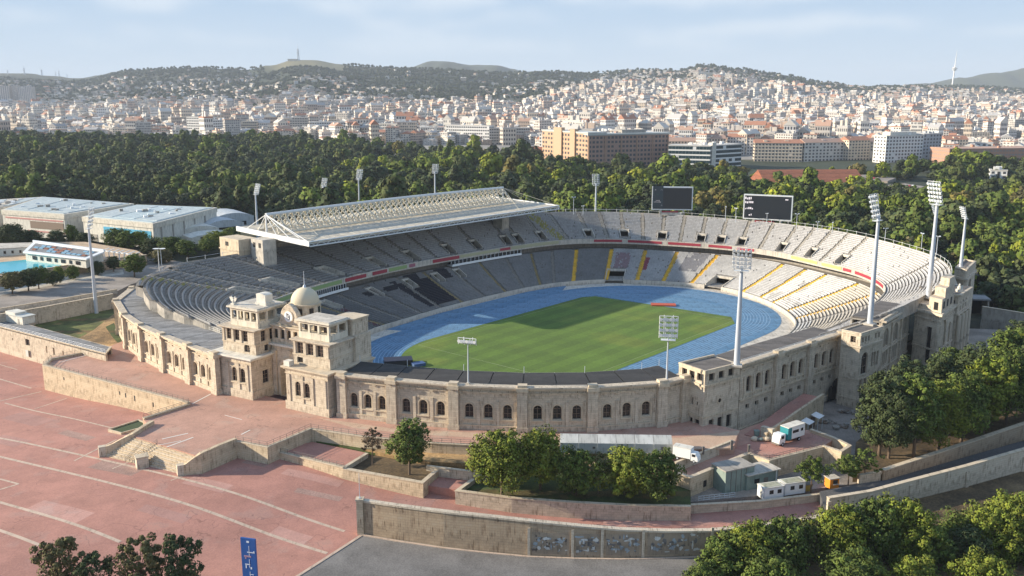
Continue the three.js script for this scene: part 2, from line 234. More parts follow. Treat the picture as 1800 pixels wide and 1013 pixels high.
{
  const bands = [[[-132.1, 214.4], [-36.1, 165.4], 0.8], [[-137.9, 227.3], [-34.2, 173.9], 0.75], [[-115.5, 187.4], [-77.3, 167.6], 0.8], [[-106.7, 173.6], [-92.3, 165.8], 0.8], [[-117.0, 197.0], [-111.1, 193.9], 0.55], [[-111.1, 193.9], [-113.8, 191.2], 0.55], [[-166.7, 281.6], [-146.6, 268.8], 0.6], [[-151.2, 255.1], [-141.9, 265.5], 0.5], [[-147.4, 255.1], [-105.0, 229.6], 0.55], [[-131.0, 258.7], [-135.7, 249.2], 0.45], [[-104.3, 206.3], [-100.1, 220.4], 0.5], [[-92.9, 200.9], [-90.2, 205.6], 0.4], [[-76.7, 193.7], [-72.6, 198.5], 0.4], [[-171.3, 294.9], [-161.3, 288.4], 0.4]];
  const g = structure('painted_bands', merge(bands.map(([a, b, w]) => drape(a, b, w, 0.03))), M.line); g.name = 'painted_lines';
}
{ // mended patches in the paving, each with its own edges
  const tones = [mat(L(0.44, 0.235, 0.19), 0.95, plazaTex), mat(L(0.55, 0.30, 0.24), 0.95, plazaTex), mat(L(0.47, 0.29, 0.23), 0.95, asphaltTex)], r = rngOf(404), P = structure('plaza_patches', drape([-98.2, 204.3], [-85.8, 198.9], 5, 0.016, 8), tones[2]);
  for (const [a, b, w, t] of [[[-73.0, 194.1], [-62.6, 189.3], 4, 1], [[-63.0, 204.1], [-57.0, 201.4], 2.2, 2], [[-52.3, 198.4], [-38.3, 193.5], 3, 1], [[-139.6, 244.4], [-125.6, 235.3], 6, 0], [[-102.0, 182.8], [-88.1, 176.2], 5, 1], [[-48.7, 173.4], [-40.9, 169.7], 4, 1], [[-78.2, 180.8], [-66.9, 176.0], 3, 0], [[-133.6, 224.8], [-123.2, 218.9], 5, 0], [[-47.7, 189.8], [-37.2, 186.9], 2, 2], [[0.0, 179.8], [13.0, 177.2], 2, 0], [[19.1, 179.0], [33.4, 179.0], 2.5, 1], [[-117.3, 227.6], [-107.0, 221.3], 3, 2], [[-26.2, 188.2], [-17.3, 185.9], 4, 0]]) part(P, 'paving_patch', drape(a, b, w, 0.012 + r() * 0.006, 10), tones[t]);
}
// asphalt road under the long wall
const frontWall = [[-30.1, 172.9], [-22.9, 170.7], [-13.5, 168.3], [-4.5, 166.7], [3.3, 165.5], [12.2, 164.8], [21.0, 164.4], [29.8, 164.5], [38.8, 165.0], [49.3, 167.1], [59.2, 170.1], [67.2, 173.5]];
sheet((u, v) => { // u along the wall line, v towards the camera
  const i = clamp(Math.floor(u), 0, frontWall.length - 2), t = u - i, a = frontWall[i], b = frontWall[i + 1], X = mix(a[0], b[0], t) - (u < 0.001 ? 0 : 0) - v * (0.62 * (1 - u / 11)), Z = mix(a[1], b[1], t) - v; return [X, hp(X, Z) + 0.04, Z];
}, M.asphalt, 'road', 0, 10.999, 44, 0, 60, 24);
{
  const kerbFoot = [frontWall[0], [frontWall[0][0] - 0.62 * 40, frontWall[0][1] - 40]];
  const n = 20, P = []; for (let i = 0; i < n; i++) { const q = (t, s) => [mix(kerbFoot[0][0], kerbFoot[1][0], t) + s * 0.9, mix(kerbFoot[0][1], kerbFoot[1][1], t) - s * 0.5]; const a = q(i / n, -0.3), b = q((i + 1) / n, -0.3), c = q((i + 1) / n, 0.3), d = q(i / n, 0.3), Y = (p) => P3(p[0], hp(...p) + 0.14, p[1]); P.push(Y(a), Y(b), Y(c), Y(a), Y(c), Y(d)); const F = (p) => P3(p[0], hp(...p) - 0.1, p[1]); P.push(Y(d), Y(c), F(c), Y(d), F(c), F(d)); P.push(Y(a), F(a), F(b), Y(a), F(b), Y(b)); }
  structure('kerb', uvm(new THREE.BufferGeometry().setFromPoints(P)), M.line);
  structure('wall_foot_kerb', wall(offsetLine(frontWall, 0.55), frontWall.map((p) => hp(...p) - 0.3), frontWall.map((p) => hp(...p) + 0.16), 0.5), M.line);
}
{ // the long wall along the road: stone stretch, then bays with peeled posters
  const g = thing('retaining_wall', 'long weathered stone wall beside the asphalt road, with peeling posters', 'wall', [frontWall[4][0], -2.6, frontWall[4][1]]);
  const tops = frontWall.map((p, i) => hp(...p) + [7.0, 7.1, 7.2, 7.2, 7.0, 6.4, 5.7, 5.2, 4.9, 4.8, 4.6, 4.4][i]);
  const back = offsetLine(frontWall, -0.8);
  wpart(g, 'wall_face', ringPrism(frontWall, back, frontWall.map((p) => hp(...p) - 1), tops), M.brownStone);
  wpart(g, 'coping', ringPrism(offsetLine(frontWall, 0.18), offsetLine(frontWall, -0.98), tops.map((t) => t + 0.003), tops.map((t) => t + 0.35)), M.stone);
  const [x0, z0] = frontWall[0]; wpart(g, 'end_pillar', box(1.3, 8.4, 1.3, x0 - 0.6, hp(x0, z0) - 1, -z0 - 0.2), M.wallStone);
  wpart(g, 'pillar_cap', box(1.6, 0.35, 1.6, x0 - 0.6, hp(x0, z0) + 7.4, -z0 - 0.2), M.trim);
  M.boardStone = mat(L(0.35, 0.28, 0.21), 0.95, concreteTex);
  // bays of peeled posters from the middle on
  const r = rngOf(5), tone = [mat(L(0.62, 0.62, 0.60), 0.8, concreteTex), mat(L(0.34, 0.39, 0.43), 0.8, concreteTex), mat(L(0.12, 0.10, 0.09), 0.8, concreteTex), mat(L(0.40, 0.18, 0.07), 0.85, concreteTex), mat(L(0.17, 0.16, 0.16), 0.8, concreteTex)];
  const along2 = (u) => { const i = Math.min(Math.floor(u), frontWall.length - 2), t = u - i, a = frontWall[i], b = frontWall[i + 1]; return { p: [mix(a[0], b[0], t), mix(a[1], b[1], t)], ang: Math.atan2(b[1] - a[1], b[0] - a[0]) }; };
  for (const u of [4, 4.95, 5.6, 6.5, 8.0, 8.7]) { const { p, ang } = along2(u), b = box(0.55, 6.1, 0.22, 0, -0.2, 0.12); b.rotateY(ang); b.translate(p[0], hp(...p), -p[1]); wpart(g, 'bay_strip', b, M.stone); }
  for (const [u0, u1, kinds] of [[4.06, 4.88, [1, 0, 2]], [5.02, 5.55, [1, 0, 4]], [5.68, 6.42, [1, 4, 0]], [6.6, 7.9, [4, 1, 0]], [8.08, 8.66, [3, 3, 3]]]) for (let k = -1; k < 40; k++) {
    if (k < 0) { const A = along2(u0).p, B = along2(Math.min(u1, Math.ceil(u0 + 0.001))).p, C = along2(u1).p, pl = Math.floor(u0) === Math.floor(u1) ? [A, C] : [A, B, C]; wpart(g, 'poster_board', ringPrism(offsetLine(pl, 0.014), offsetLine(pl, 0.002), pl.map((q) => hp(...q) + 0.5), pl.map((q) => hp(...q) + 5.0)), M.boardStone); continue; }
    const { p, ang } = along2(mix(u0, u1, 0.05 + 0.9 * r())), w = 0.3 + r() * r() * 2.0, hh = 0.2 + r() * r() * 1.5, n = 9, sh = new THREE.Shape(); for (let q = 0; q < n; q++) { const a = q / n * 2 * Math.PI, rr = 0.45 + 0.8 * r(); const x = Math.cos(a) * w / 2 * rr, y = Math.sin(a) * hh / 2 * rr; q ? sh.lineTo(x, y) : sh.moveTo(x, y); }
    const e = new THREE.ExtrudeGeometry(sh, { depth: 0.02, bevelEnabled: false }); e.translate(0, 0.9 + r() * 3.3 + hh / 2, 0.022 + k * 0.0025); e.rotateY(ang); e.translate(p[0], hp(...p), -p[1]); wpart(g, 'torn_poster', uvm(e), tone[kinds[Math.floor(r() * 3)]]);
  }
}
// lamp pole on the pillar
{ const [x, z] = frontWall[0]; const g = thing('thin_pole', 'thin bare pole rising from the end pillar of the long wall', 'pole', [x - 0.6, hp(x, z) + 7.75, z + 0.2]); part(g, 'pole', bar(new THREE.Vector3(), new THREE.Vector3(0, 5.4, 0), 0.08, 6, 0.05), M.steel); part(g, 'base_plate', box(0.4, 0.12, 0.4), M.steel); }

// ---------------------------------------------------------------- the upper terrace in front of the stadium, its walls, stairs and courts
const TERR = 5;
const leftWall = [[-141.6, 267.8], [-85.7, 232.9]];
const stairTopL = [-91.6, 210.4], stairTopR = [-71.0, 197.5], K1 = [-65.5, 206.3], K2 = [-57.0, 202.4], K3 = [-49.4, 214.6], K4 = [-35.5, 209.3], K5 = [-18.8, 205.2], K6 = [-5.3, 203.4], K7 = [8.1, 207.0];
const wallEndBack = [-93.5, 221.9], notch = [-90.5, 217.8];
structure('terrace', prism([leftWall[0], [-144.8, 278.9], [-132.6, 289.5], [-130.3, 298.0], [-128, 296], [-112, 276], [-88, 252], [-66, 240], [-43, 226], [-30, 222], [2, 216], [20, 216], [38, 220], [45, 222], [55.9, 214.5], [52.1, 204.0], [38.3, 201.6], [19.8, 201.6], K7, K6, K5, K4, K3, K2, K1, stairTopR, stairTopL, notch, wallEndBack, leftWall[1]].map((p) => p), 0, TERR), M.plazaTop);
structure('sandy_path', prism([[-49.3, 223.2], [-28.0, 215.0], [8.3, 210.8], [40.3, 209.3], [55.9, 214.2], [51.2, 202.7], [38.4, 202.0], [13.3, 203.8], [-4.1, 208.5], [-24.9, 211.9], [-39.4, 216.2]], 4.7, TERR + 0.02), M.plazaSand);
{ // joints and worn paint on the terrace
  const gs = []; for (const [a, b, w] of [[[-83.0, 242.4], [-85.3, 234.2], 0.35], [[-83.8, 208.5], [-78.9, 212.3], 0.4], [[-80.8, 203.4], [-76.7, 209.6], 0.4], [[-83.2, 204.5], [-78.9, 207.4], 0.25], [[-65.7, 211.5], [-64.4, 214.6], 0.35], [[-139.4, 273.2], [-131.4, 286.1], 0.35], [[-73.9, 225.3], [-68.5, 221.9], 0.2]]) { const [tx, tz] = norm2(b[0] - a[0], b[1] - a[1]); gs.push(prism([[a[0] - tz * w / 2, a[1] + tx * w / 2], [a[0] + tz * w / 2, a[1] - tx * w / 2], [b[0] + tz * w / 2, b[1] - tx * w / 2], [b[0] - tz * w / 2, b[1] + tx * w / 2]], 5.0, 5.022)); }
  const o = structure('painted_lines', merge(gs), M.whiteLine);
}
function terraceWall(name, label, pl, y0, y1, th, m, rail, capped = true) {
  const c = pl[Math.floor(pl.length / 2)], lo = Array.isArray(y1) ? Math.min(...y1) : y1, g = thing(name, label, 'wall', [c[0], typeof y0 === 'number' ? y0 : y0[0], c[1]]);
  wpart(g, 'wall_face', wall(pl, y0, y1, th), m);
  if (capped) wpart(g, 'coping', wall(pl, Array.isArray(y1) ? y1.map((v) => v + 0.003) : y1 + 0.003, Array.isArray(y1) ? y1.map((v) => v + 0.2) : y1 + 0.2, th + 0.25), M.trim);
  if (rail) railing(g, 'railing', pl, Array.isArray(y1) ? y1.map((v) => v + 0.2) : y1 + 0.2, rail);
  return g;
}
terraceWall('terrace_wall', 'long cream stone terrace wall with dark weep holes beside the pink square', leftWall, -4, 5.7, 0.9, M.wallStone, 1.1);
{ const g = scene.getObjectByName('terrace_wall'), r = rngOf(8); for (const f of [0.16, 0.56, 0.6, 0.66, 0.78, 0.9]) { const X = mix(leftWall[0][0], leftWall[1][0], f), Z = mix(leftWall[0][1], leftWall[1][1], f), b = box(0.35, 0.7 + r(), 0.12, 0, 0, 0); b.rotateY(Math.atan2(leftWall[1][1] - leftWall[0][1], leftWall[1][0] - leftWall[0][0])); b.translate(X - 0.2, 2 + r() * 1.4, -Z + 0.42); wpart(g, 'weep_hole', b, M.dark); } }
terraceWall('terrace_wall', 'short cream return wall climbing beside the terrace corner above the stair planter', [leftWall[1], wallEndBack], -2, 5.35, 0.7, M.wallStone, 0.9);
terraceWall('terrace_wall', 'far cream return wall closing the raised terrace beside the low building', [leftWall[0], [-142.9, 275.2], [-131.4, 287.0]], -2, 5.5, 0.7, M.wallStone, 1.0);
{ // dark triangular planter beside the stairs
  const pg = thing('planter', 'dark triangular planting bed beside the foot of the terrace stairs', 'planter', [...[0, 0, 0]]), A = [-104.9, 226.8], B = [-100.0, 234.0], C2 = [-95.0, 230.1], D = [-100.5, 224.3];
  wpart(pg, 'kerb_wall', wall([A, B, C2, D, A], -1, hp(...A) + 0.75, 0.35), M.trim); wpart(pg, 'soil_bed', prism([A, B, C2, D], -1, hp(...A) + 0.45), M.hedge);
}
{ // broad stairs down to the square
  const g = thing('terrace_stairs', 'broad pale stone stairs from the terrace down to the pink square', 'stairs', [[-82.0, 203.5][0], 0, [-82.0, 203.5][1]]);
  const botL = [-98.7, 209.0], botR = [-75.5, 196.8], n = 13;
  for (let i = 0; i < n; i++) { const t0 = i / n, t1 = (i + 1) / n, y = mix(5.0, 0.75, (i + 1) / n) + 0.02, q = (a, b, t) => [mix(a[0], b[0], t), mix(a[1], b[1], t)]; wpart(g, 'step', prism([q(stairTopL, botL, t0), q(stairTopR, botR, t0), q(stairTopR, botR, t1), q(stairTopL, botL, t1)], -1.5, y), i % 2 ? M.stone : M.wallStone); }
  const prof = (a, m, b) => [a, [mix(a[0], m[0], 0.5), mix(a[1], m[1], 0.5)], m, [mix(m[0], b[0], 0.35), mix(m[1], b[1], 0.35)], [mix(m[0], b[0], 0.7), mix(m[1], b[1], 0.7)], b];
  wpart(g, 'parapet', wall(prof([-89.9, 218.6], stairTopL, botL), -1.5, [6.0, 6.0, 5.8, 4.6, 3.3, 2.7], 1.0), M.wallStone);
  wpart(g, 'parapet', wall(prof(K1, stairTopR, botR), -1.5, [6.1, 6.1, 5.9, 4.8, 3.6, 3.0], 1.0), M.wallStone);
  wpart(g, 'parapet_end', box(1.5, 4.2, 1.5, botL[0], -1.2, -botL[1], 0.5), M.stone); wpart(g, 'parapet_end', box(1.5, 4.6, 1.5, botR[0], -1.2, -botR[1], 0.5), M.stone);
  const md = [-86.2, 201.7]; wpart(g, 'pedestal', box(2.6, 4.3, 2.2, md[0], -1, -md[1], 0.55), M.stone); wpart(g, 'pedestal_cap', box(2.9, 0.3, 2.5, md[0], 3.302, -md[1], 0.55), M.trim);
  for (const [a, b] of [[stairTopL, botL], [stairTopR, botR]]) railing(g, 'handrail', [[mix(a[0], b[0], 0.05) + 8, mix(a[1], b[1], 0.05) - 4.5], [mix(a[0], b[0], 0.95) + 8, mix(a[1], b[1], 0.95) - 4.5]].map(([x, z]) => a === stairTopR ? [x - 24, z + 12] : [x, z]), [5, 0.9], 0.9, 3);
}
terraceWall('terrace_wall', 'cream terrace wall with iron railing stepping round the stairs and the sunken court', [K1, K2, K3], -1, 5.35, 0.7, M.wallStone, 1.1);
terraceWall('terrace_wall', 'long cream terrace wall with iron railing behind the small trees', [K3, K4, K5, K6, K7], -1, 5.25, 0.7, M.wallStone, 1.1);
// sunken court, its front wall, the planters
const F1 = [-58.4, 207.3], F2 = [-38.1, 196.2], F3 = [-19.7, 189.0], F4 = [-17.0, 196.1];
structure('sunken_court', prism([F1, [-48.9, 213.3], [-34.0, 206.0], F2], -2, 2.4), M.plaza);
structure('grass_strip', prism([[-49.6, 214.5], [-34.4, 206.7], [-18.5, 200.8], [-19.8, 203.9], [-35.6, 209.2], [-49.1, 216.0]], 0, 2.45), M.grass);
structure('sandy_path', prism([[-35.3, 207.3], [-18.7, 199.6], [-5.2, 198.3], [7.8, 198.6], [8.1, 205.5], [-5.4, 204.4], [-21.7, 207.3]], 0, 2.9), M.sand);
terraceWall('court_wall', 'low cream front wall of the sunken court beside the pink square', [F1, F2], -2, 2.9, 0.8, M.wallStone, 0.9);
terraceWall('planter_wall', 'low cream wall round the bed with two small trees', [F2, F3, F4], -2, [2.6, 2.4, 2.3], 0.8, M.wallStone);
terraceWall('planter_wall', 'short low wall dividing the sunken court from the tree bed', [F2, [-34.2, 204.6]], 0, 2.85, 0.6, M.stone);
structure('planting_bed', prism([F2, F3, F4, [-20.1, 204.1], [-34.5, 206.2]], -2, 1.9), M.soil);
terraceWall('court_wall', 'brown stone wall holding the sandy path behind the tree bed', [[-19.4, 197.0], [-8.9, 193.8], [0.0, 193.2]], -2, 2.9, 0.6, M.stone);
structure('side_ramp', prism([[-19.6, 191.2], [-16.8, 196.7], [-8.8, 195.4], [-12.0, 188.8]], -2, 0.85), M.plaza);
const bed2 = [[-11.8, 186.5], [0.0, 183.5], [13.3, 181.7], [25.2, 180.5], [37.6, 180.2]];
terraceWall('planter_wall', 'long low stone kerb wall under the row of bushy trees', [[-8.6, 192.6], ...bed2], -3, [1.6, 1.6, 1.3, 1.1, 1.0, 0.9], 0.7, M.stone);
structure('planting_bed', prism([...bed2, [39.5, 190.3], [32.5, 197.7], [13.2, 200.0], [-6.5, 198.5], [-8.6, 192.6]], -3, 0.75), M.grass);

// ---------------------------------------------------------------- the stadium's own frame: s along the field (towards the gate), t across it
const CX = 26.5, CZ = 329, SD = [-0.65, -0.76], TD = [0.76, -0.65];
const st = (s, t) => [CX + s * SD[0] + t * TD[0], CZ + s * SD[1] + t * TD[1]];
const ovalPts = (half, r, n = 28, s0 = 0) => { const p = []; for (let i = 0; i <= n; i++) { const a = Math.PI * i / n; p.push([half + r * Math.sin(a) + s0, -r * Math.cos(a)]); } for (let i = 0; i <= n; i++) { const a = Math.PI * i / n; p.push([-half - r * Math.sin(a) + s0, r * Math.cos(a)]); } return p; };
const flat = (pts, y, m, name) => { const g = new THREE.ShapeGeometry(new THREE.Shape(pts.map(([s, t]) => { const [X, Z] = st(s, t); return new THREE.Vector2(X, Z); }))); g.rotateX(-Math.PI / 2); g.translate(0, y, 0); return structure(name, uvm(g), m); };
flat(ovalPts(42, 74), -0.05, M.concreteLight, 'stadium_floor');
flat([...ovalPts(42.2, 52.5).slice(0, 28), ...ovalPts(42.2, 52.5).slice(28, 56), [-66, -57.5], [-40, -61.5], [15, -62], [45, -59.5]], 0.0, M.track, 'running_track');
{ // lane lines
  const g = new THREE.Group(); const mesh = scene.getObjectByName('running_track');
  for (let k = 0; k <= 9; k++) { const a = ovalPts(42.2, 37.2 + k * 1.22, 40).map(([s, t]) => st(s, t)), b = ovalPts(42.2, 37.2 + k * 1.22 + 0.16, 40).map(([s, t]) => st(s, t)), P = []; a.push(a[0]); b.push(b[0]); for (let i = 0; i < a.length - 1; i++) { const A = P3(a[i][0], 0.014, a[i][1]), B = P3(a[i + 1][0], 0.014, a[i + 1][1]), C = P3(b[i + 1][0], 0.014, b[i + 1][1]), D = P3(b[i][0], 0.014, b[i][1]); P.push(A, B, C, A, C, D); } part(mesh, 'lane_line', uvm(new THREE.BufferGeometry().setFromPoints(P)), mat(L(0.30, 0.43, 0.57), 0.8)); }
  // paler apron in the far bend and the left straight
  const far = []; for (let i = 0; i <= 24; i++) { const a = Math.PI * i / 24; far.push(st(-56 - 20 * Math.sin(a) * 0.9, 35 * Math.cos(a))); }
  const P = prism(far.concat([st(-56, -35)]), 0, 0.012); part(mesh, 'infield_apron', P, M.trackPale);
  const q = [st(40, -53.5), st(-40, -55.5), st(-40, -60.5), st(40, -60)]; part(mesh, 'outer_apron', prism(q, 0, 0.010), M.trackPale);
}
{ // the pitch, mown in bands along its length
  const gs = [], W = 1024, d = new Uint8Array(W * W * 4);
  for (let j = 0; j < W; j++) for (let i = 0; i < W; i++) {
    const s = mix(-60, 82, j / W), t = mix(-38, 38, i / W), band = Math.floor((t + 38) / 4.2) % 2, cross = Math.floor((s + 60) / 9) % 2, k = (j * W + i) * 4;
    const p = fbm(s / 11 + 30, t / 11, 4), g = fbm(s * 1.7, t * 1.7, 3), b = 1 + 0.16 * (p - 0.5) + 0.16 * (g - 0.5) + (band ? 0.04 : -0.04) + (cross ? 0.02 : -0.02), dry = sstep(0.5, 0.75, fbm(s / 16 + 3, t / 16 + 9, 4));
    const c = [0.41 + 0.07 * dry, 0.51 + 0.03 * dry, 0.19 + 0.02 * dry]; for (let q = 0; q < 3; q++) d[k + q] = clamp(c[q] * b) * 255; d[k + 3] = 255;
  }
  const tx = new THREE.DataTexture(d, W, W); tx.colorSpace = THREE.SRGBColorSpace; tx.magFilter = THREE.LinearFilter; tx.minFilter = THREE.LinearMipmapLinearFilter; tx.generateMipmaps = true; tx.needsUpdate = true;
  const out = []; for (let i = 0; i <= 30; i++) { const a = Math.PI * i / 30; out.push([42.2 + 36.2 * Math.sin(a), -36.2 * Math.cos(a)]); } out.push([-48, 36.2], [-57, 30], [-55.5, 0], [-53.5, -33], [-48, -36.2]);
  const g = new THREE.ShapeGeometry(new THREE.Shape(out.map(([s, t]) => { const [X, Z] = st(s, t); return new THREE.Vector2(X, Z); }))); const uv = g.attributes.uv, p = g.attributes.position;
  for (let i = 0; i < p.count; i++) { const dx = p.getX(i) - CX, dz = p.getY(i) - CZ, s = dx * SD[0] + dz * SD[1], t = dx * TD[0] + dz * TD[1]; uv.setXY(i, (t + 38) / 76, (s + 60) / 142); }
  g.rotateX(-Math.PI / 2); g.translate(0, 0.05, 0); g.computeVertexNormals();
  const pitch = structure('grass_pitch', g, mat(L(0.62, 0.66, 0.55), 0.95, tx));
  const ln = (a, b, w) => { const A = st(...a), B = st(...b), [tx2, tz] = norm2(B[0] - A[0], B[1] - A[1]); return prism([[A[0] - tz * w, A[1] + tx2 * w], [A[0] + tz * w, A[1] - tx2 * w], [B[0] + tz * w, B[1] - tx2 * w], [B[0] - tz * w, B[1] + tx2 * w]], 0.04, 0.062); };
  for (const [a, b] of [[[52, 33.5], [-52.5, 33.5]], [[52, -33.5], [-52.5, -33.5]], [[52, 33.5], [52, -33.5]], [[-52.5, 33.5], [-52.5, -33.5]]]) part(pitch, 'pitch_line', ln(a, b, 0.05), mat(L(0.30, 0.34, 0.2), 0.9));
}
{ // jumping mats left on the track
  const m = (p, w, d, h, c, lb, t) => { const g = thing('landing_mat', lb, 'mat', [p[0], 0.06, p[1]], t); part(g, 'mat_body', box(w, h, d), c); part(g, 'mat_cover', box(w * 1.02, 0.12, d * 1.02, 0, h + 0.003, 0), c === M.dark ? mat(L(0.02, 0.025, 0.05), 0.7) : c); return g; };
  m([-37.0, 288.2], 9, 5, 1.6, M.dark, 'large dark jumping mat left on the blue track by the pitch', 0.2); m([-30.3, 286.3], 4, 3, 0.8, mat(L(0.05, 0.1, 0.22), 0.7), 'small blue mat beside the dark jumping mat', 0.5); m([62.9, 373.3], 10, 4, 0.35, mat(L(0.50, 0.09, 0.04), 0.7), 'flat orange-red mat at the far end of the pitch', -0.1);
}
// ---------------------------------------------------------------- seating bowl
// stations round the oval: foot of the lower tier, front of the upper tier, back of the upper tier, rows of the upper tier there
const stations = [
  [[83, -40], [107, -46], [129.5, -43], 15], [[70, -51], [97, -65], [127, -83], 19], [[55, -57.5], [79, -75], [115, -108], 21], [[35, -60.5], [50, -83.5], [73, -114], 22], [[10, -63], [10, -88.5], [14, -117], 22], [[-20, -63.5], [-25, -88], [-32, -117], 22],
  [[-45, -62], [-62, -85], [-78, -114], 22], [[-62, -57.5], [-90, -78], [-106, -105], 22], [[-80, -46], [-108, -62], [-129, -82], 22], [[-92, -27], [-119, -38], [-142, -50], 22], [[-99, -8], [-127, -8], [-147, -14], 22], [[-98, 10], [-125, 15], [-146, 14], 22],
  [[-88, 30], [-115, 39], [-138, 42], 22], [[-74, 46], [-101, 64], [-116, 74], 22], [[-58, 57], [-79, 81], [-92, 96], 22], [[-35, 62.5], [-46, 88.5], [-57, 109], 22], [[-5, 63], [-6, 90], [-10, 112], 16], [[25, 62], [26, 87], [24, 108], 5],
];
const lowOnly = [[[50, 57.5], [54, 76]], [[72, 49], [82, 60]], [[90, 27], [101, 34]], [[98, 0], [110, 0]], [[94, -22], [109, -28]]];
const crom = (pts, closed) => { const c = new THREE.CatmullRomCurve3(pts.map(([a, b]) => new THREE.Vector3(a, 0, b)), closed, 'centripetal'), n = closed ? pts.length : pts.length - 1; return (u) => { const p = c.getPoint(clamp(u / n, 0, 1)); return [p.x, p.z]; }; };
const footC = crom([...stations.map((a) => a[0]), ...lowOnly.map((a) => a[0])], true), lowTopC = crom([...stations.map((a) => [a[1][0], a[1][1]]), ...lowOnly.map((a) => a[1])], true);
const upFrontC = crom(stations.map((a) => a[1])), upBackC = crom(stations.map((a) => a[2]));
const NU0 = 19; const rowsAt = (u) => { const i = clamp(Math.floor(u), 0, 16); return mix(stations[i][3], stations[i + 1][3], u - i) * NU0 / 22; };
const NL = 24, NU = 19, UEND = 17, UFULL = 23;
const lowY = (j) => 1.6 + 9.2 * (0.85 * (j / NL) + 0.15 * (j / NL) ** 2), upY = (j, u = 5) => 15.2 + 10.3 * (0.9 * (j / NU) + 0.1 * (j / NU) ** 2) * (0.38 + 0.62 * sstep(-0.3, 2.6, u));
const lowAt = (u, f) => { const a = footC(u), b = lowTopC(u); return st(mix(a[0], b[0], f), mix(a[1], b[1], f)); }, upAt = (u, f) => { const a = upFrontC(u), b = upBackC(u); return st(mix(a[0], b[0], f), mix(a[1], b[1], f)); };
const stepsLow = []; for (let i = 0; i <= UFULL * 12; i++) stepsLow.push(i / 12);
const stepsUp = []; for (let i = 0; i <= UEND * 14; i++) stepsUp.push(i / 14);
const nearestU = (p, C = footC, max = UFULL) => { let b = 1e9, r = 0; for (let u = 0; u <= max; u += 0.01) { const [s, t] = C(u), q = st(s, t), e = (q[0] - p[0]) ** 2 + (q[1] - p[1]) ** 2; if (e < b) { b = e; r = u; } } return r; };
// openings in the tiers: [u, half width in u, first row, last row]
const tunnels = [[47.9, 427.4], [97.6, 412.9]].map((p) => [nearestU(p), 0.17, 0, 8]);
tunnels[1][1] = 0.2;
const upVoms = [[-98.9, 321.0], [-90.3, 337.2], [-80.9, 363.2], [-69.6, 387.0], [-56.9, 404.6], [-43.7, 423.8], [-29.0, 433.8], [-14.0, 448.2], [2.7, 440.9], [18.0, 444.1], [38.2, 461.0], [57.4, 461.0], [76.0, 455.2], [95.3, 449.6], [115.1, 462.1], [132.4, 460.1], [129.4, 420.1], [140.4, 404.4], [148.7, 387.1]].map((p) => [nearestU(p, (u) => { const a = upFrontC(u), b = upBackC(u); return [mix(a[0], b[0], 0.2), mix(a[1], b[1], 0.2)]; }, UEND), 0.13, 2, 7]);
const lowVoms = [[-55.2, 334.1], [-39.5, 350.6], [-20.3, 378.2], [-44.0, 376.8], [-25.1, 398.9]].map((p) => [nearestU(p, (u) => { const a = footC(u), b = lowTopC(u); return [mix(a[0], b[0], 0.5), mix(a[1], b[1], 0.5)]; }, 9), 0.1, 16, 22]);
const lenAt = (C, u) => { const a = C(u - 0.05), b = C(u + 0.05); return Math.hypot(a[0] - b[0], a[1] - b[1]) / 0.1; };       // metres for a unit of u
for (const v of upVoms) { v[1] = 2.1 / lenAt(upFrontC, v[0]); } for (const v of lowVoms) { v[1] = 1.9 / lenAt(lowTopC, v[0]); } for (const v of tunnels) v[1] = 4.2 / lenAt(footC, v[0]);
const inVom = (list, u, j) => list.some((v) => Math.abs(u - v[0]) < v[1] && j >= v[2] && j < v[3]);
const bowl = thing('seating_bowl', 'two-tiered oval bowl of pale plastic seats round the athletics field', 'grandstand', [CX, 0, CZ]);
function tierGeo(steps, rows, at, Y, voms, maxRow) {
  const P = [], q = (a, b, c, d) => P.push(a, b, c, a, c, d);
  for (let j = 0; j < rows; j++) for (let i = 0; i < steps.length - 1; i++) {
    const u0 = steps[i], u1 = steps[i + 1], um = (u0 + u1) / 2; if (j + 0.5 > maxRow(um) || inVom(voms, um, j)) continue;
    const a = at(u0, j / rows), b = at(u1, j / rows), c = at(u1, (j + 1) / rows), d = at(u0, (j + 1) / rows), y = Y(j, u0), y1 = Y(j, u1), yb = j ? Y(j - 1, u0) : y - 0.6, yb1 = j ? Y(j - 1, u1) : y1 - 0.6;
    q(P3(a[0], y, a[1]), P3(b[0], y1, b[1]), P3(c[0], y1, c[1]), P3(d[0], y, d[1])); q(P3(a[0], yb, a[1]), P3(b[0], yb1, b[1]), P3(b[0], y1, b[1]), P3(a[0], y, a[1]));
  }
  return uvm(new THREE.BufferGeometry().setFromPoints(P));
}
for (const v of [...upVoms]) { const k = (x) => { stepsUp.push(x); }; k(v[0] - v[1]); k(v[0] + v[1]); } stepsUp.sort((a, b) => a - b);
for (const v of [...lowVoms, ...tunnels]) { stepsLow.push(v[0] - v[1], v[0] + v[1]); } stepsLow.sort((a, b) => a - b);
wpart(bowl, 'lower_tier', tierGeo(stepsLow, NL, lowAt, lowY, [...lowVoms, ...tunnels], () => 99), M.tier);
wpart(bowl, 'upper_tier', tierGeo(stepsUp, NU, upAt, upY, upVoms, rowsAt), M.tier);
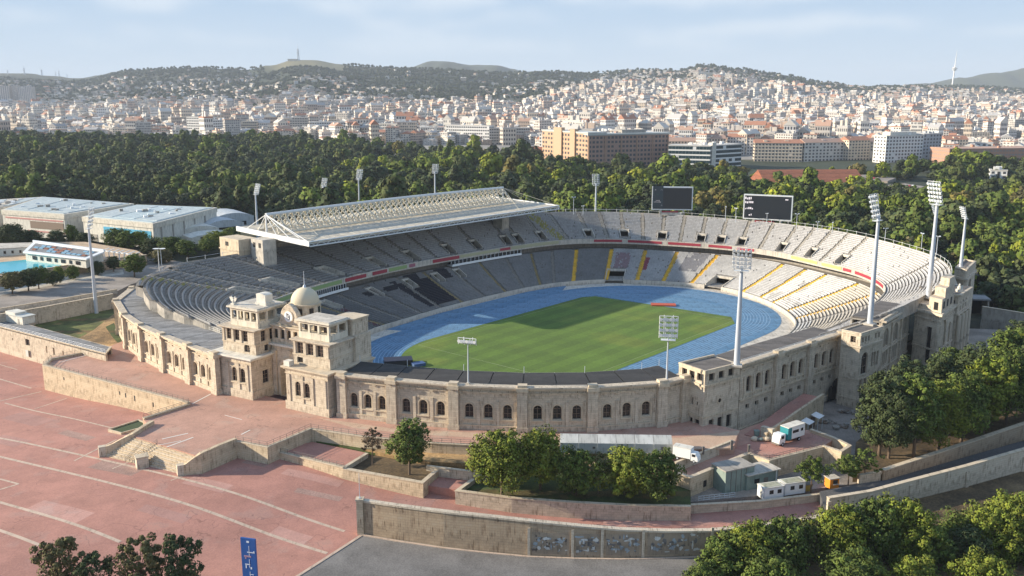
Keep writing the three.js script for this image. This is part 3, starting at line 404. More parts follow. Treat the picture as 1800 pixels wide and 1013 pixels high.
{ // field wall, parapet of the upper tier, soffit, wall at the back of the concourse, outer wall
  const band = (steps, A, ya, B, yb, skip) => { const P = []; for (let i = 0; i < steps.length - 1; i++) { const u0 = steps[i], u1 = steps[i + 1]; if (skip && skip((u0 + u1) / 2)) continue; const a = A(u0), b = A(u1), c = B(u1), d = B(u0), f = (y, u) => typeof y === 'function' ? y(u) : y; const p = [P3(a[0], f(ya, u0), a[1]), P3(b[0], f(ya, u1), b[1]), P3(c[0], f(yb, u1), c[1]), P3(d[0], f(yb, u0), d[1])]; P.push(p[0], p[1], p[2], p[0], p[2], p[3]); } return uvm(new THREE.BufferGeometry().setFromPoints(P)); };
  const inT = (u) => tunnels.some((v) => Math.abs(u - v[0]) < v[1]);
  wpart(bowl, 'field_wall', merge([band(stepsLow, (u) => lowAt(u, -0.035), -0.1, (u) => lowAt(u, -0.035), 1.9, inT), band(stepsLow, (u) => lowAt(u, -0.035), 1.9, (u) => lowAt(u, -0.02), 1.9, inT), band(stepsLow, (u) => lowAt(u, -0.02), 1.9, (u) => lowAt(u, -0.02), 0.9, inT), band(stepsLow, (u) => lowAt(u, -0.02), 1.0, (u) => lowAt(u, 0), 1.0, inT)]), M.concreteLight);
  const f0 = (u) => upAt(u, 0);
  const fk = (k) => (u) => { const a = upFrontC(u), b = upBackC(u), l = Math.hypot(b[0] - a[0], b[1] - a[1]); return upAt(u, k / l); };
  wpart(bowl, 'upper_parapet', merge([band(stepsUp, fk(-0.6), 13.6, fk(-0.6), 16.0), band(stepsUp, fk(-0.6), 16.0, fk(-0.3), 16.0), band(stepsUp, fk(-0.3), 16.0, fk(-0.3), 14.8), band(stepsUp, fk(-0.3), 14.9, f0, 14.9), band(stepsUp, fk(-0.6), 13.6, fk(9), 14.2), band(stepsUp, fk(9), 14.2, fk(9), 9)]), M.concreteLight);
  wpart(bowl, 'concourse_wall', merge([band(stepsLow, (u) => lowAt(u, 1), lowY(NL), (u) => lowAt(u, 1.16), lowY(NL)), band(stepsLow, (u) => lowAt(u, 1.16), lowY(NL), (u) => lowAt(u, 1.16), (u) => u < UEND ? 14 : lowY(NL) + 2)]), M.weathered);
  const fEdge = (u) => Math.min(1, Math.round(Math.min(rowsAt(u), NU)) / NU), yEdge = (u) => upY(Math.round(Math.min(rowsAt(u), NU)) - 1, u);
  wpart(bowl, 'outer_wall', merge([band(stepsUp, (u) => upAt(u, fEdge(u)), yEdge, (u) => upAt(u, fEdge(u)), (u) => yEdge(u) - (u < 2.5 || u > 14.6 ? 3.2 : 0) - (u >= 2.5 && u <= 14.6 ? 24 : 0)), band(stepsUp, (u) => upAt(u, fEdge(u)), yEdge, (u) => upAt(u, fEdge(u)), (u) => yEdge(u) + (u > 2.5 ? 0.9 : 0.05))]), M.concrete);
  // thin posts and rail along the back
  const gs = []; for (let u = 2.6; u < 15.6; u += 0.16) { const [X, Z] = upAt(u, fEdge(u)), y = yEdge(u) + 0.9; gs.push(bar(P3(X, y, Z), P3(X, y + 1.5, Z), 0.09, 4)); const [X2, Z2] = upAt(u + 0.16, fEdge(u + 0.16)); gs.push(bar(P3(X, y + 1.2, Z), P3(X2, yEdge(u + 0.16) + 2.1, Z2), 0.06, 4)); }
  wpart(bowl, 'back_railing', merge(gs), M.steelPale);
  // end walls of the upper tier at its two open ends
  for (const [u, rows] of [[0, 13], [UEND, 4]]) { const P = []; for (let j = 0; j < rows; j++) { const a = upAt(u, j / NU), b = upAt(u, (j + 1) / NU), y = upY(j, u); P.push(P3(a[0], 13.4, a[1]), P3(b[0], 13.4, b[1]), P3(b[0], y, b[1]), P3(a[0], 13.4, a[1]), P3(b[0], y, b[1]), P3(a[0], y, a[1])); } wpart(bowl, 'end_wall', uvm(new THREE.BufferGeometry().setFromPoints(P)), M.concreteLight); }
}
// aisles: yellow-painted steps in the bends and the right side, plain ones on the left
const yellowU = [[28.3, 415.8], [43.7, 418.4], [57.4, 415.8], [69.0, 413.2], [80.5, 409.3], [102.3, 393.4], [107.9, 381.9], [112.1, 372.1], [113.2, 356.8], [111.3, 343.6]].map((p) => nearestU(p));
const plainU = [0.4, 1.0, 1.55, 2.05, 2.55, 3.05, 3.5, 3.95, 4.4, 4.85, 5.35, 5.8, 6.3, 6.75]; for (let u = Math.max(...yellowU) + 0.45; u < 22; u += 0.5) plainU.push(u);
const upAisles = []; for (const v of upVoms) upAisles.push(v[0]); for (let i = 0; i < upVoms.length - 1; i++) { const a = upVoms[i][0], b = upVoms[i + 1][0]; if (b - a > 0.5) upAisles.push((a + b) / 2); } upAisles.push(13.9, 14.4, 14.9, 15.4, 15.9);
function aisle(u, at, rows, Y0, wide, j0, C, max = 99) {
  const Y = (j) => Y0(j, u);
  const P = [], lf = (f) => { const a = at === lowAt ? footC : upFrontC, b = at === lowAt ? lowTopC : upBackC, A = (v) => { const p = a(v), q = b(v); return [mix(p[0], q[0], f), mix(p[1], q[1], f)]; }; return lenAt(A, u); };
  const q = (a, b, c, d) => P.push(a, b, c, a, c, d);
  for (let j = j0; j < Math.min(rows, max); j++) for (const h of [0, 0.5]) { const f0 = (j + h) / rows, f1 = (j + h + 0.5) / rows, w = wide / 2 / lf(f0), y = (h ? (Y(j) + Y(j + 1)) / 2 : Y(j)) + 0.03, yb = h ? Y(j) : (j ? (Y(j - 1) + Y(j)) / 2 : Y(0)); const a = at(u - w, f0), b = at(u + w, f0), c = at(u + w, f1), d = at(u - w, f1); q(P3(a[0], y, a[1]), P3(b[0], y, b[1]), P3(c[0], y, c[1]), P3(d[0], y, d[1])); q(P3(a[0], yb, a[1]), P3(b[0], yb, b[1]), P3(b[0], y, b[1]), P3(a[0], y, a[1])); q(P3(a[0], yb - 0.2, a[1]), P3(a[0], y, a[1]), P3(d[0], y, d[1]), P3(d[0], yb - 0.2, d[1])); q(P3(b[0], yb - 0.2, b[1]), P3(c[0], yb - 0.2, c[1]), P3(c[0], y, c[1]), P3(b[0], y, b[1])); }
  return uvm(new THREE.BufferGeometry().setFromPoints(P));
}
for (const u of yellowU) wpart(bowl, 'yellow_stairway', aisle(u, lowAt, NL, lowY, 2.1, 0), M.yellow);
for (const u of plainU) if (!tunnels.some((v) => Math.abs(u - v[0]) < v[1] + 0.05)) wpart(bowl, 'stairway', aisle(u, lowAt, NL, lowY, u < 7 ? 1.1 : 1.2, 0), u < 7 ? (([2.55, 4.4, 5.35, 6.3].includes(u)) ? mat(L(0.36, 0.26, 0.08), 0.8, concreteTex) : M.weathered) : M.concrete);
for (const u of upAisles) { const isV = upVoms.some((v) => v[0] === u); if (rowsAt(u) > 9) wpart(bowl, 'stairway', aisle(u, upAt, NU, upY, 1.3, isV ? 7 : 0, 0, Math.round(rowsAt(u))), M.concrete); }
// stair mouths: cheek walls, lintel, dark way in
function mouth(v, at, Y0, NN, name, h) {
  const Y = (j) => Y0(j, v[0]);
  const [u, w, j0, j1] = v, gs = [], P0 = (uu, j) => at(uu, j / NN), g = new THREE.Group(); g.name = name; bowl.add(g);
  const loc = (geo) => { geo.translate(-bowl.position.x, -bowl.position.y, -bowl.position.z); return geo; };
  for (const sgn of [-1, 1]) { const a = P0(u + sgn * w, j0), b = P0(u + sgn * w, j1), pl = [a, b]; part(g, 'cheek_wall', loc(ringPrism(offsetLine(pl, 0.16), offsetLine(pl, -0.16), Y(j0) - 0.6, [Y(j0) + 0.5 + h * 0.3, Y(j1) + h])), M.concreteLight); }
  const a = P0(u - w, j1), b = P0(u + w, j1), c = P0(u - w, j0), d = P0(u + w, j0);
  part(g, 'lintel', loc(ringPrism(offsetLine([a, b], 0.5), offsetLine([a, b], -0.5), Y(j0) + 2.1, Y(j1) + h - 0.3)), M.concreteLight);
  part(g, 'landing', loc(prism([c, d, b, a], Y(j0) - 0.7, Y(j0) - 0.25)), M.weathered);
}
for (const v of upVoms) mouth(v, upAt, upY, NU, 'stair_mouth', 0.9);
for (const v of lowVoms) mouth(v, lowAt, lowY, NL, 'stair_mouth', 0.6);
for (const v of tunnels) { mouth([v[0], v[1], 0, 8], lowAt, lowY, NL, 'field_tunnel', 0.7); }
// advertising boards along the upper front
{
  const adU = (a, b) => [nearestU(a, upFrontC, UEND), nearestU(b, upFrontC, UEND)];
  for (const [a, b, m, y0, y1] of [[[40.3, 451.5], [54.2, 449.7], M.red, 14.4, 15.6], [[56.7, 447.9], [72.4, 442.6], M.red, 14.4, 15.6], [[74.9, 440.8], [88.9, 434.0], M.red, 14.4, 15.6], [[92.4, 432.3], [102.1, 427.4], M.red, 14.4, 15.6], [[103.8, 425.7], [111.1, 420.9], M.red, 14.4, 15.6], [[123.5, 404.1], [132.1, 389.9], M.adYellow, 14.4, 15.6], [[132.4, 387.2], [137.7, 376.7], M.adYellow, 14.4, 15.6], [[137.7, 375.4], [139.2, 370.4], M.red, 14.4, 15.6], [[140.1, 367.9], [143.6, 353.8], M.red, 14.4, 15.6], [[142.8, 349.3], [140.5, 338.5], M.red, 14.4, 15.6],
    [[-64.6, 351.5], [-58.7, 361.9], M.red, 14.2, 15.6], [[-57.0, 365.5], [-52.5, 372.9], M.red, 14.2, 15.6], [[-52.2, 374.1], [-46.2, 383.2], M.adGreen, 14.2, 15.6], [[-45.4, 384.5], [-43.2, 387.2], mat(L(0.35, 0.12, 0.16), 0.7), 14.2, 15.6], [[-36.7, 395.5], [-25.5, 407.1], M.red, 14.2, 15.6], [[-25.0, 407.1], [-5.3, 422.5], mat(L(0.42, 0.40, 0.24), 0.7), 14.4, 15.6], [[-4.2, 422.5], [0.0, 427.4], M.red, 14.4, 15.6], [[0.5, 427.4], [24.9, 442.6], mat(L(0.40, 0.38, 0.24), 0.7), 14.3, 15.8], [[-73.6, 331.4], [-65.1, 349.3], M.adGreen, 14.2, 15.6], [[-84.3, 309.7], [-74.0, 330.4], M.adGreen, 14.2, 15.6]]) {
    const [u0, u1] = adU(a, b).sort((p, q) => p - q), n = 6, o = [], i2 = [];
    for (let k = 0; k <= n; k++) { const u = mix(u0, u1, k / n), A = upFrontC(u), B = upBackC(u), l = Math.hypot(B[0] - A[0], B[1] - A[1]); o.push(upAt(u, -0.75 / l)); i2.push(upAt(u, -0.66 / l)); }
    wpart(bowl, 'advertising_board', ringPrism(o, i2, y0, y1), m);
  }
  // glazed gallery slung under the front of the left upper tier
  for (const [a, b] of [[[-73.6, 330.7], [-63.8, 351.3]], [[-26.2, 401.0], [4.1, 432.8]]]) {
    const [u0, u1] = adU(a, b).sort((p, q) => p - q), n = 12, line = (k) => { const r = []; for (let i = 0; i <= n; i++) { const u = mix(u0, u1, i / n), A = upFrontC(u), B = upBackC(u), l = Math.hypot(B[0] - A[0], B[1] - A[1]); r.push(upAt(u, k / l)); } return r; };
    wpart(bowl, 'gallery_floor', ringPrism(line(-1.6), line(3), 11.2, 11.5), M.paint); wpart(bowl, 'gallery_glass', ringPrism(line(-0.4), line(-0.3), 11.5, 13.6), M.glass); wpart(bowl, 'gallery_rail', ringPrism(line(-1.6), line(-1.5), 11.5, 12.2), M.paint);
    for (let k = 0; k <= 18; k++) { const u = mix(u0, u1, k / 18), A = upFrontC(u), B = upBackC(u), l = Math.hypot(B[0] - A[0], B[1] - A[1]), p = upAt(u, -0.5 / l); wpart(bowl, 'gallery_post', bar(P3(p[0], 11.5, p[1]), P3(p[0], 13.6, p[1]), 0.12, 4), M.steelPale); }
  }
}
// seats: thousands of shells, in rows
{
  const shell = (() => { const a = box(0.5, 0.08, 0.46, 0, 0.36, 0.04), b = box(0.5, 0.46, 0.08, 0, 0.38, -0.2), c = box(0.30, 0.36, 0.12, 0, 0, -0.04); return merge([a, b, c]); })();
  const r = rngOf(77);
  function fill(name, at, NN, Y, voms, aisles, uMax, maxRow, colour, u0 = 0) {
    const ms = [], cs = [], o = new THREE.Object3D();
    for (let j = 0; j < NN; j++) {
      let u = u0; const f = (j + 0.45) / NN; let guard = 0;
      while (u < uMax && guard++ < 3000) {
        const p = at(u, f), q = at(Math.min(u + 0.02, uMax), f), per = Math.hypot(q[0] - p[0], q[1] - p[1]) / 0.02, du = 0.62 / Math.max(per, 0.5);
        const ok = j + 0.5 < maxRow(u) && !inVom(voms, u, j - 0.2) && !voms.some((v) => Math.abs(u - v[0]) < v[1] + 0.4 / per && j >= v[2] - 1 && j < v[3] + 1) && !aisles.some((a) => Math.abs(u - a) < 1.05 / per);
        if (ok && r() > 0.012) { const c = colour(u, j, r); if (c) { const w = at(u, f + 0.05); o.position.set(p[0] - CX, Y(j, u), -p[1] + CZ); o.rotation.y = Math.atan2(p[0] - w[0], -(p[1] - w[1])); o.updateMatrix(); ms.push(o.matrix.clone()); cs.push(c); } }
        u += du;
      }
    }
    const im = new THREE.InstancedMesh(shell, mat(L(1, 1, 1), 0.6), ms.length); im.name = name; im.userData.kind = 'stuff'; shade(im); ms.forEach((m, i) => { im.setMatrixAt(i, m); im.setColorAt(i, cs[i]); }); bowl.add(im); return ms.length;
  }
  const grey = (v, w = 0) => L(v * (1 + w), v, v * (1 - w));
  const uOf = (p) => nearestU(p), black0 = uOf([-30.6, 357.8]), black1 = uOf([-19.3, 371.1]), maroon0 = uOf([46.0, 417.1]), maroon1 = uOf([52.0, 417.1]), mar2a = uOf([57.9, 415.8]), mar2b = uOf([60.2, 415.8]), dark3a = uOf([72.2, 411.9]), dark3b = uOf([78.9, 410.6]), white0 = uOf([108.4, 380.8]), white1 = uOf([113.2, 356.8]), maroonL = uOf([-44.5, 333.0]);
  const B = (u, a, b) => u > Math.min(a, b) && u < Math.max(a, b);
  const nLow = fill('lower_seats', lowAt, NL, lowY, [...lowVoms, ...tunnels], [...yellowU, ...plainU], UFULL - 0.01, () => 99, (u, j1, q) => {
    const j = j1 * 27 / NL, k = 0.9 + 0.2 * q(), patch = fbm(u * 6, j * 0.25, 3);
    if (B(u, black0, black1) && j < 22 && j > 2) return L(0.018 * k, 0.020 * k, 0.032 * k);
    if (B(u, black0 - 0.5, black1 + 0.35) && j > 18 && patch > 0.46) return L(0.02, 0.022, 0.032);
    if (B(u, maroon0, maroon1) && j > 9 && j < 23 && q() > 0.15) return L(0.32 * k, 0.22 * k, 0.24 * k);
    if (B(u, mar2a, mar2b) && j > 8 && j < 20) return L(0.30 * k, 0.06 * k, 0.09 * k);
    if (B(u, dark3a, dark3b) && j > 10 && patch > 0.42) return L(0.22 * k, 0.22 * k, 0.24 * k);
    if (Math.abs(u - maroonL) < 0.22 && j < 22 && Math.abs((j / 22) * 0.36 - 0.18 - (u - maroonL)) < 0.05 && q() > 0.3) return L(0.16 * k, 0.02 * k, 0.05 * k);
    if (B(u, white0, white1) && patch > 0.4) return grey(0.54 * k, 0.02);
    if (u > Math.max(white1, white0) && u < 17) return j > 4 ? L(0.52 * k, 0.48 * k, 0.42 * k) : grey(0.5 * k);
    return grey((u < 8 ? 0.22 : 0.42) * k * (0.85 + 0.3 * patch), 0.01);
  });
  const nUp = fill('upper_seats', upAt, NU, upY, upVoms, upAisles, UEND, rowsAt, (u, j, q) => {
    const k = 0.88 + 0.24 * q();
    if ((Math.abs(u - 2.15 + j * 0.012) < 0.1 || Math.abs(u - 7.0 + j * 0.014) < 0.1) && q() > 0.35) return L(0.36 * k, 0.33 * k, 0.08 * k);
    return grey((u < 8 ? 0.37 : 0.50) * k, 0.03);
  });
}

// ---------------------------------------------------------------- the curved stone facade on either side of the gate
const CORN = 16.5;
const leftPiers = [[-139.5, 330], [-136.6, 309.3], [-125.5, 289.2], [-114.7, 274.9], [-103.7, 263.2], [-92.0, 251.8], [-81.5, 242.5]];
const rightPiers = [[-43.2, 223.7], [-30.0, 219.4], [-14.3, 215.2], [2.5, 213.0], [19.6, 213.4], [37.1, 217.1], [43.5, 221.0]];
function curtain(g, piers, y0, top, opts) {
  const H = top - y0;
  piers.slice(0, -1).forEach((a, i) => {
    const b = piers[i + 1], w = Math.hypot(b[0] - a[0], b[1] - a[1]), n = w > 9 ? 3 : 0, [tx, tz] = norm2(b[0] - a[0], b[1] - a[1]), inx = -tz * 0.55, inz = tx * 0.55;
    const aa = [a[0] + inx, a[1] + inz], bb = [b[0] + inx, b[1] + inz], holes = [];
    const ww = Math.min(2.1, w * 0.14), margin = opts.margin ?? 0.2; for (let k = 0; k < n; k++) holes.push([w * (margin + (1 - 2 * margin) * k / 2), opts.sill, ww, opts.high, true]);
    if (opts.small) for (let k = 0; k < n; k++) holes.push([w * (margin + (1 - 2 * margin) * k / 2), opts.small, ww * 0.8, 1.3, false]);
    if (opts.vents?.includes(i)) for (let k = 0; k < 3; k++) holes.push([w * (0.25 + 0.25 * k), 0.9, w * 0.17, 0.55, false]);
    const bay = face(g, 'wall_bay', aa, bb, y0, H, 1.0, holes, opts.m ?? M.stone);
    const sub = (name, geo, m) => { part(bay, name, geo, m); };
    if (n) {
      for (let k = 0; k < n; k++) { const x = holes[k][0]; const ring = new THREE.Shape(); archPath(ring, x, opts.sill - 0.25, ww + 0.9, opts.high + 0.7, true); ring.holes.push(archPath(new THREE.Path(), x, opts.sill - 0.25 + 0.001, ww + 0.3, opts.high + 0.4, true)); const e = new THREE.ExtrudeGeometry(ring, { depth: 0.14, bevelEnabled: false, curveSegments: 6 }); sub('window_surround', uvm(e), M.trim); sub('window_sill', box(ww + 1.1, 0.28, 0.4, x, opts.sill - 0.5, 0.12), M.trim); }
      for (const x of [0, 1, 2, 3].map((k) => w * (k === 0 ? margin * 0.48 : k === 3 ? 1 - margin * 0.48 : margin + (1 - 2 * margin) * (k - 0.5) / 2))) { sub('half_pilaster', box(0.75, H - 4.0 - (opts.low ?? 1.6), 0.26, x, opts.low ?? 1.6, 0.13), opts.m ?? M.stone); sub('pilaster_cap', box(0.95, 0.35, 0.36, x, H - 2.4, 0.15), M.trim); }
    }
    sub('plinth', box(w, 1.5, 0.4, w / 2, 0.0, 0.2), opts.m ?? M.stone); sub('plinth_band', box(w, 0.2, 0.52, w / 2, 1.502, 0.2), M.trim);
    if (opts.course) sub('string_course', box(w, 0.4, 0.5, w / 2, opts.course, 0.15), M.trim);
    sub('architrave', box(w, 0.3, 0.34, w / 2, H - 2.0, 0.15), M.trim);
    sub('cornice', box(w + 0.3, 0.45, 1.0, w / 2, H - 0.85, 0.35), M.trim); sub('cornice_top', box(w + 0.5, 0.4, 1.5, w / 2, H - 0.395, 0.45), opts.m ?? M.stone);
  });
  piers.forEach((p, i) => { if (opts.skipPier?.includes(i)) return; const a = piers[Math.max(0, i - 1)], b = piers[Math.min(piers.length - 1, i + 1)], ang = Math.atan2(b[1] - a[1], b[0] - a[0]), gs = (w, h, d, y) => { const q = box(w, h, d, 0, y, -0.2); q.rotateY(ang); q.translate(p[0], y0, -p[1]); return q; };
    const pr = wpart(g, 'pier', gs(2.5, H - 0.4, 1.5, 0), opts.m ?? M.stone); const q1 = gs(2.9, 0.9, 2.5, H - 1.0), q2 = gs(2.3, 0.7, 1.8, H - 0.098), q3 = gs(2.9, 1.7, 1.9, 0); for (const q of [q1, q2, q3]) q.translate(-g.position.x, -g.position.y, -g.position.z); part(pr, 'pier_capital', q1, M.trim); part(pr, 'pier_top', q2, M.trim); part(pr, 'pier_foot', q3, opts.m ?? M.stone); });
}
function ringRoof(g, piers, widthIn, y0, y1, m, cuts = 2) {        // slabs from the cornice inwards, with open joints over a dark underlay
  const inner = offsetLine(piers, -widthIn), outer = offsetLine(piers, -0.3);
  wpart(g, 'roof_underlay', ringPrism(outer, inner, y0 - 0.6, piers.map(() => y0 - 0.12)), M.weathered);
  for (let i = 0; i < piers.length - 1; i++) for (let k = 0; k < cuts; k++) { const L2 = (A, t) => [mix(A[i][0], A[i + 1][0], t), mix(A[i][1], A[i + 1][1], t)], e = 0.008, a0 = L2(outer, k / cuts + e), a1 = L2(outer, (k + 1) / cuts - e), b0 = L2(inner, k / cuts + e), b1 = L2(inner, (k + 1) / cuts - e);
    const P = [P3(a0[0], y0, a0[1]), P3(a1[0], y0, a1[1]), P3(b1[0], y1, b1[1]), P3(b0[0], y1, b0[1])], Q = P.map((p) => p.clone().setY(p.y - 0.25)), T = []; const q = (a, b, c, d) => T.push(a, b, c, a, c, d); q(...P); for (let n = 0; n < 4; n++) q(P[n], P[(n + 1) % 4], Q[(n + 1) % 4], Q[n]); q(Q[3], Q[2], Q[1], Q[0]); wpart(g, 'roof_slab', uvm(new THREE.BufferGeometry().setFromPoints(T)), m); }
  wpart(g, 'inner_wall', wall(inner, 4, y1 - 0.05, 0.5), M.concrete);
}
{
  const g = thing('stadium_facade', 'curved cream stone facade with arched windows and grey slab roof beside the low yard', 'facade', [-110, 5, 270]);
  curtain(g, leftPiers, 4.6, CORN, { sill: 3.6, high: 3.6, vents: [3, 4, 5], m: M.stone, margin: 0.21 });
  ringRoof(g, leftPiers, 12.5, 16.1, 16.6, M.roofGrey);
  const inner = offsetLine(leftPiers.slice(1), -12.6); railing(g, 'roof_railing', inner, 16.6, 1.3, 2.5, M.steelPale);
  const g2 = thing('stadium_facade', 'curved stone facade with fifteen arched windows and near-black roof, facing the tree bed', 'facade', [0, 5, 214]);
  curtain(g2, rightPiers, 4.6, CORN, { sill: 3.4, high: 3.6, margin: 0.22 });
  ringRoof(g2, rightPiers, 10.5, 16.1, 16.9, M.roofDark, 2);
  offsetLine(rightPiers, -10.3).forEach(([x, z]) => wpart(g2, 'roof_post', bar(P3(x, 16.8, z), P3(x, 18.6, z), 0.07, 5), M.steel));
}
// ---------------------------------------------------------------- the gate house
{
  const g = thing('gate_house', 'cream twin-towered gate house with white belvederes, clock gable and small dome', 'gate house', [-64.5, 5, 234], -30.66 * Math.PI / 180);
  const bx = (name, m, x0, x1, z0, z1, y0, y1, par = g) => part(par, name, box(x1 - x0, y1 - y0, Math.abs(z1 - z0), (x0 + x1) / 2, y0, (z0 + z1) / 2), m);
  const cornice = (x0, x1, z0, z1, y, m = M.trim, o = 0.6, h = 0.55) => { bx('cornice', m, x0 - o * 0.5, x1 + o * 0.5, z0 + o * 0.5, z1, y - h * 0.55, y - 0.003); bx('cornice_slab', m, x0 - o, x1 + o, z0 + o, z1, y, y + h * 0.5); };
  // a tower storey: front and right walls with true openings, plain left and back walls
  const storey = (name, x0, x1, z0, z1, y0, y1, m, front, right, left = []) => {
    const w = x1 - x0, d = z0 - z1, h = y1 - y0, th = 0.6, s = new THREE.Group(); s.name = name; g.add(s);
    const put = (geo, nm, mm, x, z, ry) => { const o = part(s, nm, geo, mm); o.position.set(x, y0, z); o.rotation.y = ry; return o; };
    put(panel(w, h, th, front), 'front_wall', m, x0, z0, 0); put(panel(d - th, h, th, right), 'side_wall', m, x1, z0 - th, Math.PI / 2); put(panel(d - th, h, th, left), 'side_wall', m, x0, z1, -Math.PI / 2); put(panel(w - 2 * th, h, th, []), 'back_wall', m, x1 - th, z1, Math.PI);
    const glaze = (holes, x, z, ry) => holes.forEach((q) => { const p = pane(q); p.translate(0, 0, -th * 0.85); put(p, 'window', M.glass, x, z, ry); if (q[3] > 1.8) { const f = windowFrame(q); f.translate(0, 0, -th * 0.85 + 0.12); put(f, 'window_frame', M.windowFrame, x, z, ry); } });
    glaze(front, x0, z0, 0); glaze(right, x1, z0 - th, Math.PI / 2); glaze(left, x0, z1, -Math.PI / 2);
    put(box(w - 1.2, 0.3, d - 1.2, 0, h - 0.4, 0), 'ceiling', M.weathered, (x0 + x1) / 2, (z0 + z1) / 2, 0);
    return s;
  };
  const strips = (name, xs, z, y0, y1, w, m) => xs.forEach((x) => bx(name, m, x - w / 2, x + w / 2, z + 0.25, z - 0.02, y0, y1));
  // lower storeys
  storey('left_base', -20.7, -6.3, 0, -18, -0.6, 11.3, M.stone, [[7.9, 5.0, 1.9, 3.9, true], [11.0, 5.0, 1.9, 3.9, true]], [[4.5, 4.2, 2.2, 3.6, false]]);
  storey('right_base', 6.3, 20.7, 0, -18, -0.6, 11.3, M.stone, [[4.1, 4.6, 1.9, 3.9, true], [7.2, 4.6, 1.9, 3.9, true]], []);
  bx('plinth', M.stone, -21, -6.0, 0.3, -0.01, -0.6, 2.3); bx('plinth', M.stone, 6.0, 21, 0.3, -0.01, -0.6, 2.3); bx('plinth', M.stone, 20.705, 21.0, -0.02, -17.9, -0.6, 2.3); bx('plinth', M.stone, -6.295, -6.0, -0.02, -8.0, -0.6, 2.3);
  strips('pilaster', [-19.6, -15.2, -11.2, -7.9], 0, 2.3, 9.6, 0.9, M.stone); strips('pilaster', [7.4, 12.0, 15.5, 19.7], 0, 2.3, 9.6, 0.9, M.stone);
  for (const x of [-12.8, -9.7]) { bx('window_hood', M.trim, x - 1.3, x + 1.3, 0.2, 0.003, 8.6, 8.85); bx('window_sill', M.trim, x - 1.2, x + 1.2, 0.3, 0.003, 4.0, 4.3); } for (const x of [10.4, 13.5]) { bx('window_hood', M.trim, x - 1.3, x + 1.3, 0.2, 0.003, 8.2, 8.45); bx('window_sill', M.trim, x - 1.2, x + 1.2, 0.3, 0.003, 3.6, 3.9); }
  bx('string_course', M.trim, -20.9, -6.1, 0.15, 0.002, 9.7, 10.0); bx('string_course', M.trim, 6.1, 20.9, 0.15, 0.002, 9.7, 10.0);
  cornice(-20.7, -6.3, 0, -18, 11.3, M.white, 1.1, 0.8); cornice(6.3, 20.7, 0, -18, 11.3, M.trim, 0.9, 0.8);
  bx('corner_block', M.white, 6.2, 8.2, 0.5, -1.3, 11.75, 13.1);
  // middle storeys with loggias
  storey('left_loggia', -19.4, -6.9, -2.6, -15.5, 11.7, 18.5, M.stone, [[2.6, 3.4, 1.9, 3.0, false], [5.6, 3.4, 1.9, 3.0, false], [8.7, 3.4, 1.9, 3.0, false], [9.2, 0.5, 2.2, 2.3, true]], [[2.4, 3.4, 1.7, 3.0, false], [5.6, 3.4, 1.7, 3.0, false], [3.4, 0.5, 1.6, 1.7, false]]);
  storey('right_loggia', 6.9, 19.4, -2.6, -12.5, 11.7, 18.2, M.stone, [[2.4, 3.0, 2.1, 3.1, false], [5.9, 3.0, 2.1, 3.1, false], [9.3, 3.0, 2.1, 3.1, false], [2.2, 0.5, 2.0, 1.5, false]], []);
  for (const [a, b] of [[-19.4, -6.9], [6.9, 19.4]]) { bx('string_course', M.trim, a - 0.15, b + 0.15, -2.4, -2.59, 14.3, 14.6); bx('string_course', M.trim, b + 0.003, b + 0.18, -2.6, -15.4, 14.3, 14.6); strips('loggia_pillar', a < 0 ? [-18.9, -15.3, -12.2, -7.4] : [7.5, 11.1, 14.5, 18.8], -2.6, 14.6, 18.0, 0.8, M.stone); }
  cornice(-19.4, -6.9, -2.6, -15.5, 18.5, M.stone, 0.9, 0.6); cornice(6.9, 19.4, -2.6, -12.5, 18.2, M.stone, 0.7, 0.6);
  // white belvederes
  const belv = (x0, x1, z0, z1, y0, y1, nF, nS, name) => {
    bx(name + '_parapet', M.plaster, x0, x1, z0, z1, y0, y0 + 1.7);
    const pf = (x, z) => part(g, 'belvedere_pillar', box(0.6, y1 - y0 - 1.7, 0.6, x, y0 + 1.7, z), M.plaster);
    for (let k = 0; k <= nF; k++) pf(mix(x0 + 0.3, x1 - 0.3, k / nF), z0 - 0.3); for (let k = 1; k <= nS; k++) { pf(x1 - 0.3, mix(z0 - 0.3, z1 + 0.3, k / nS)); pf(x0 + 0.3, mix(z0 - 0.3, z1 + 0.3, k / nS)); }
    bx('belvedere_core', M.stone, x0 + 2.6, x1 - 2.6, z0 - 2.6, z1 + 0.5, y0 + 1.7, y1 - 0.001); for (let k = 0; k < nF; k++) { const x = mix(x0 + 0.3, x1 - 0.3, (k + 0.5) / nF); part(g, 'window', box(1.3, 2.2, 0.08, x, y0 + 2.0, z0 - 1.0), M.glass); }
    bx('belvedere_lintel', M.plaster, x0, x1, z0, z1, y1, y1 + 0.7); bx('belvedere_cornice', M.plaster, x0 - 0.7, x1 + 0.7, z0 + 0.7, z1 - 0.3, y1 + 0.702, y1 + 1.1); bx('belvedere_roof', M.concreteLight, x0 - 0.2, x1 + 0.2, z0 + 0.2, z1, y1 + 1.103, y1 + 1.3);
  };
  belv(-17.6, -7.2, -4.2, -14.5, 18.8, 23.0, 4, 3, 'left_belvedere'); belv(7.6, 18.0, -4.2, -11.5, 18.5, 22.4, 3, 2, 'right_belvedere');
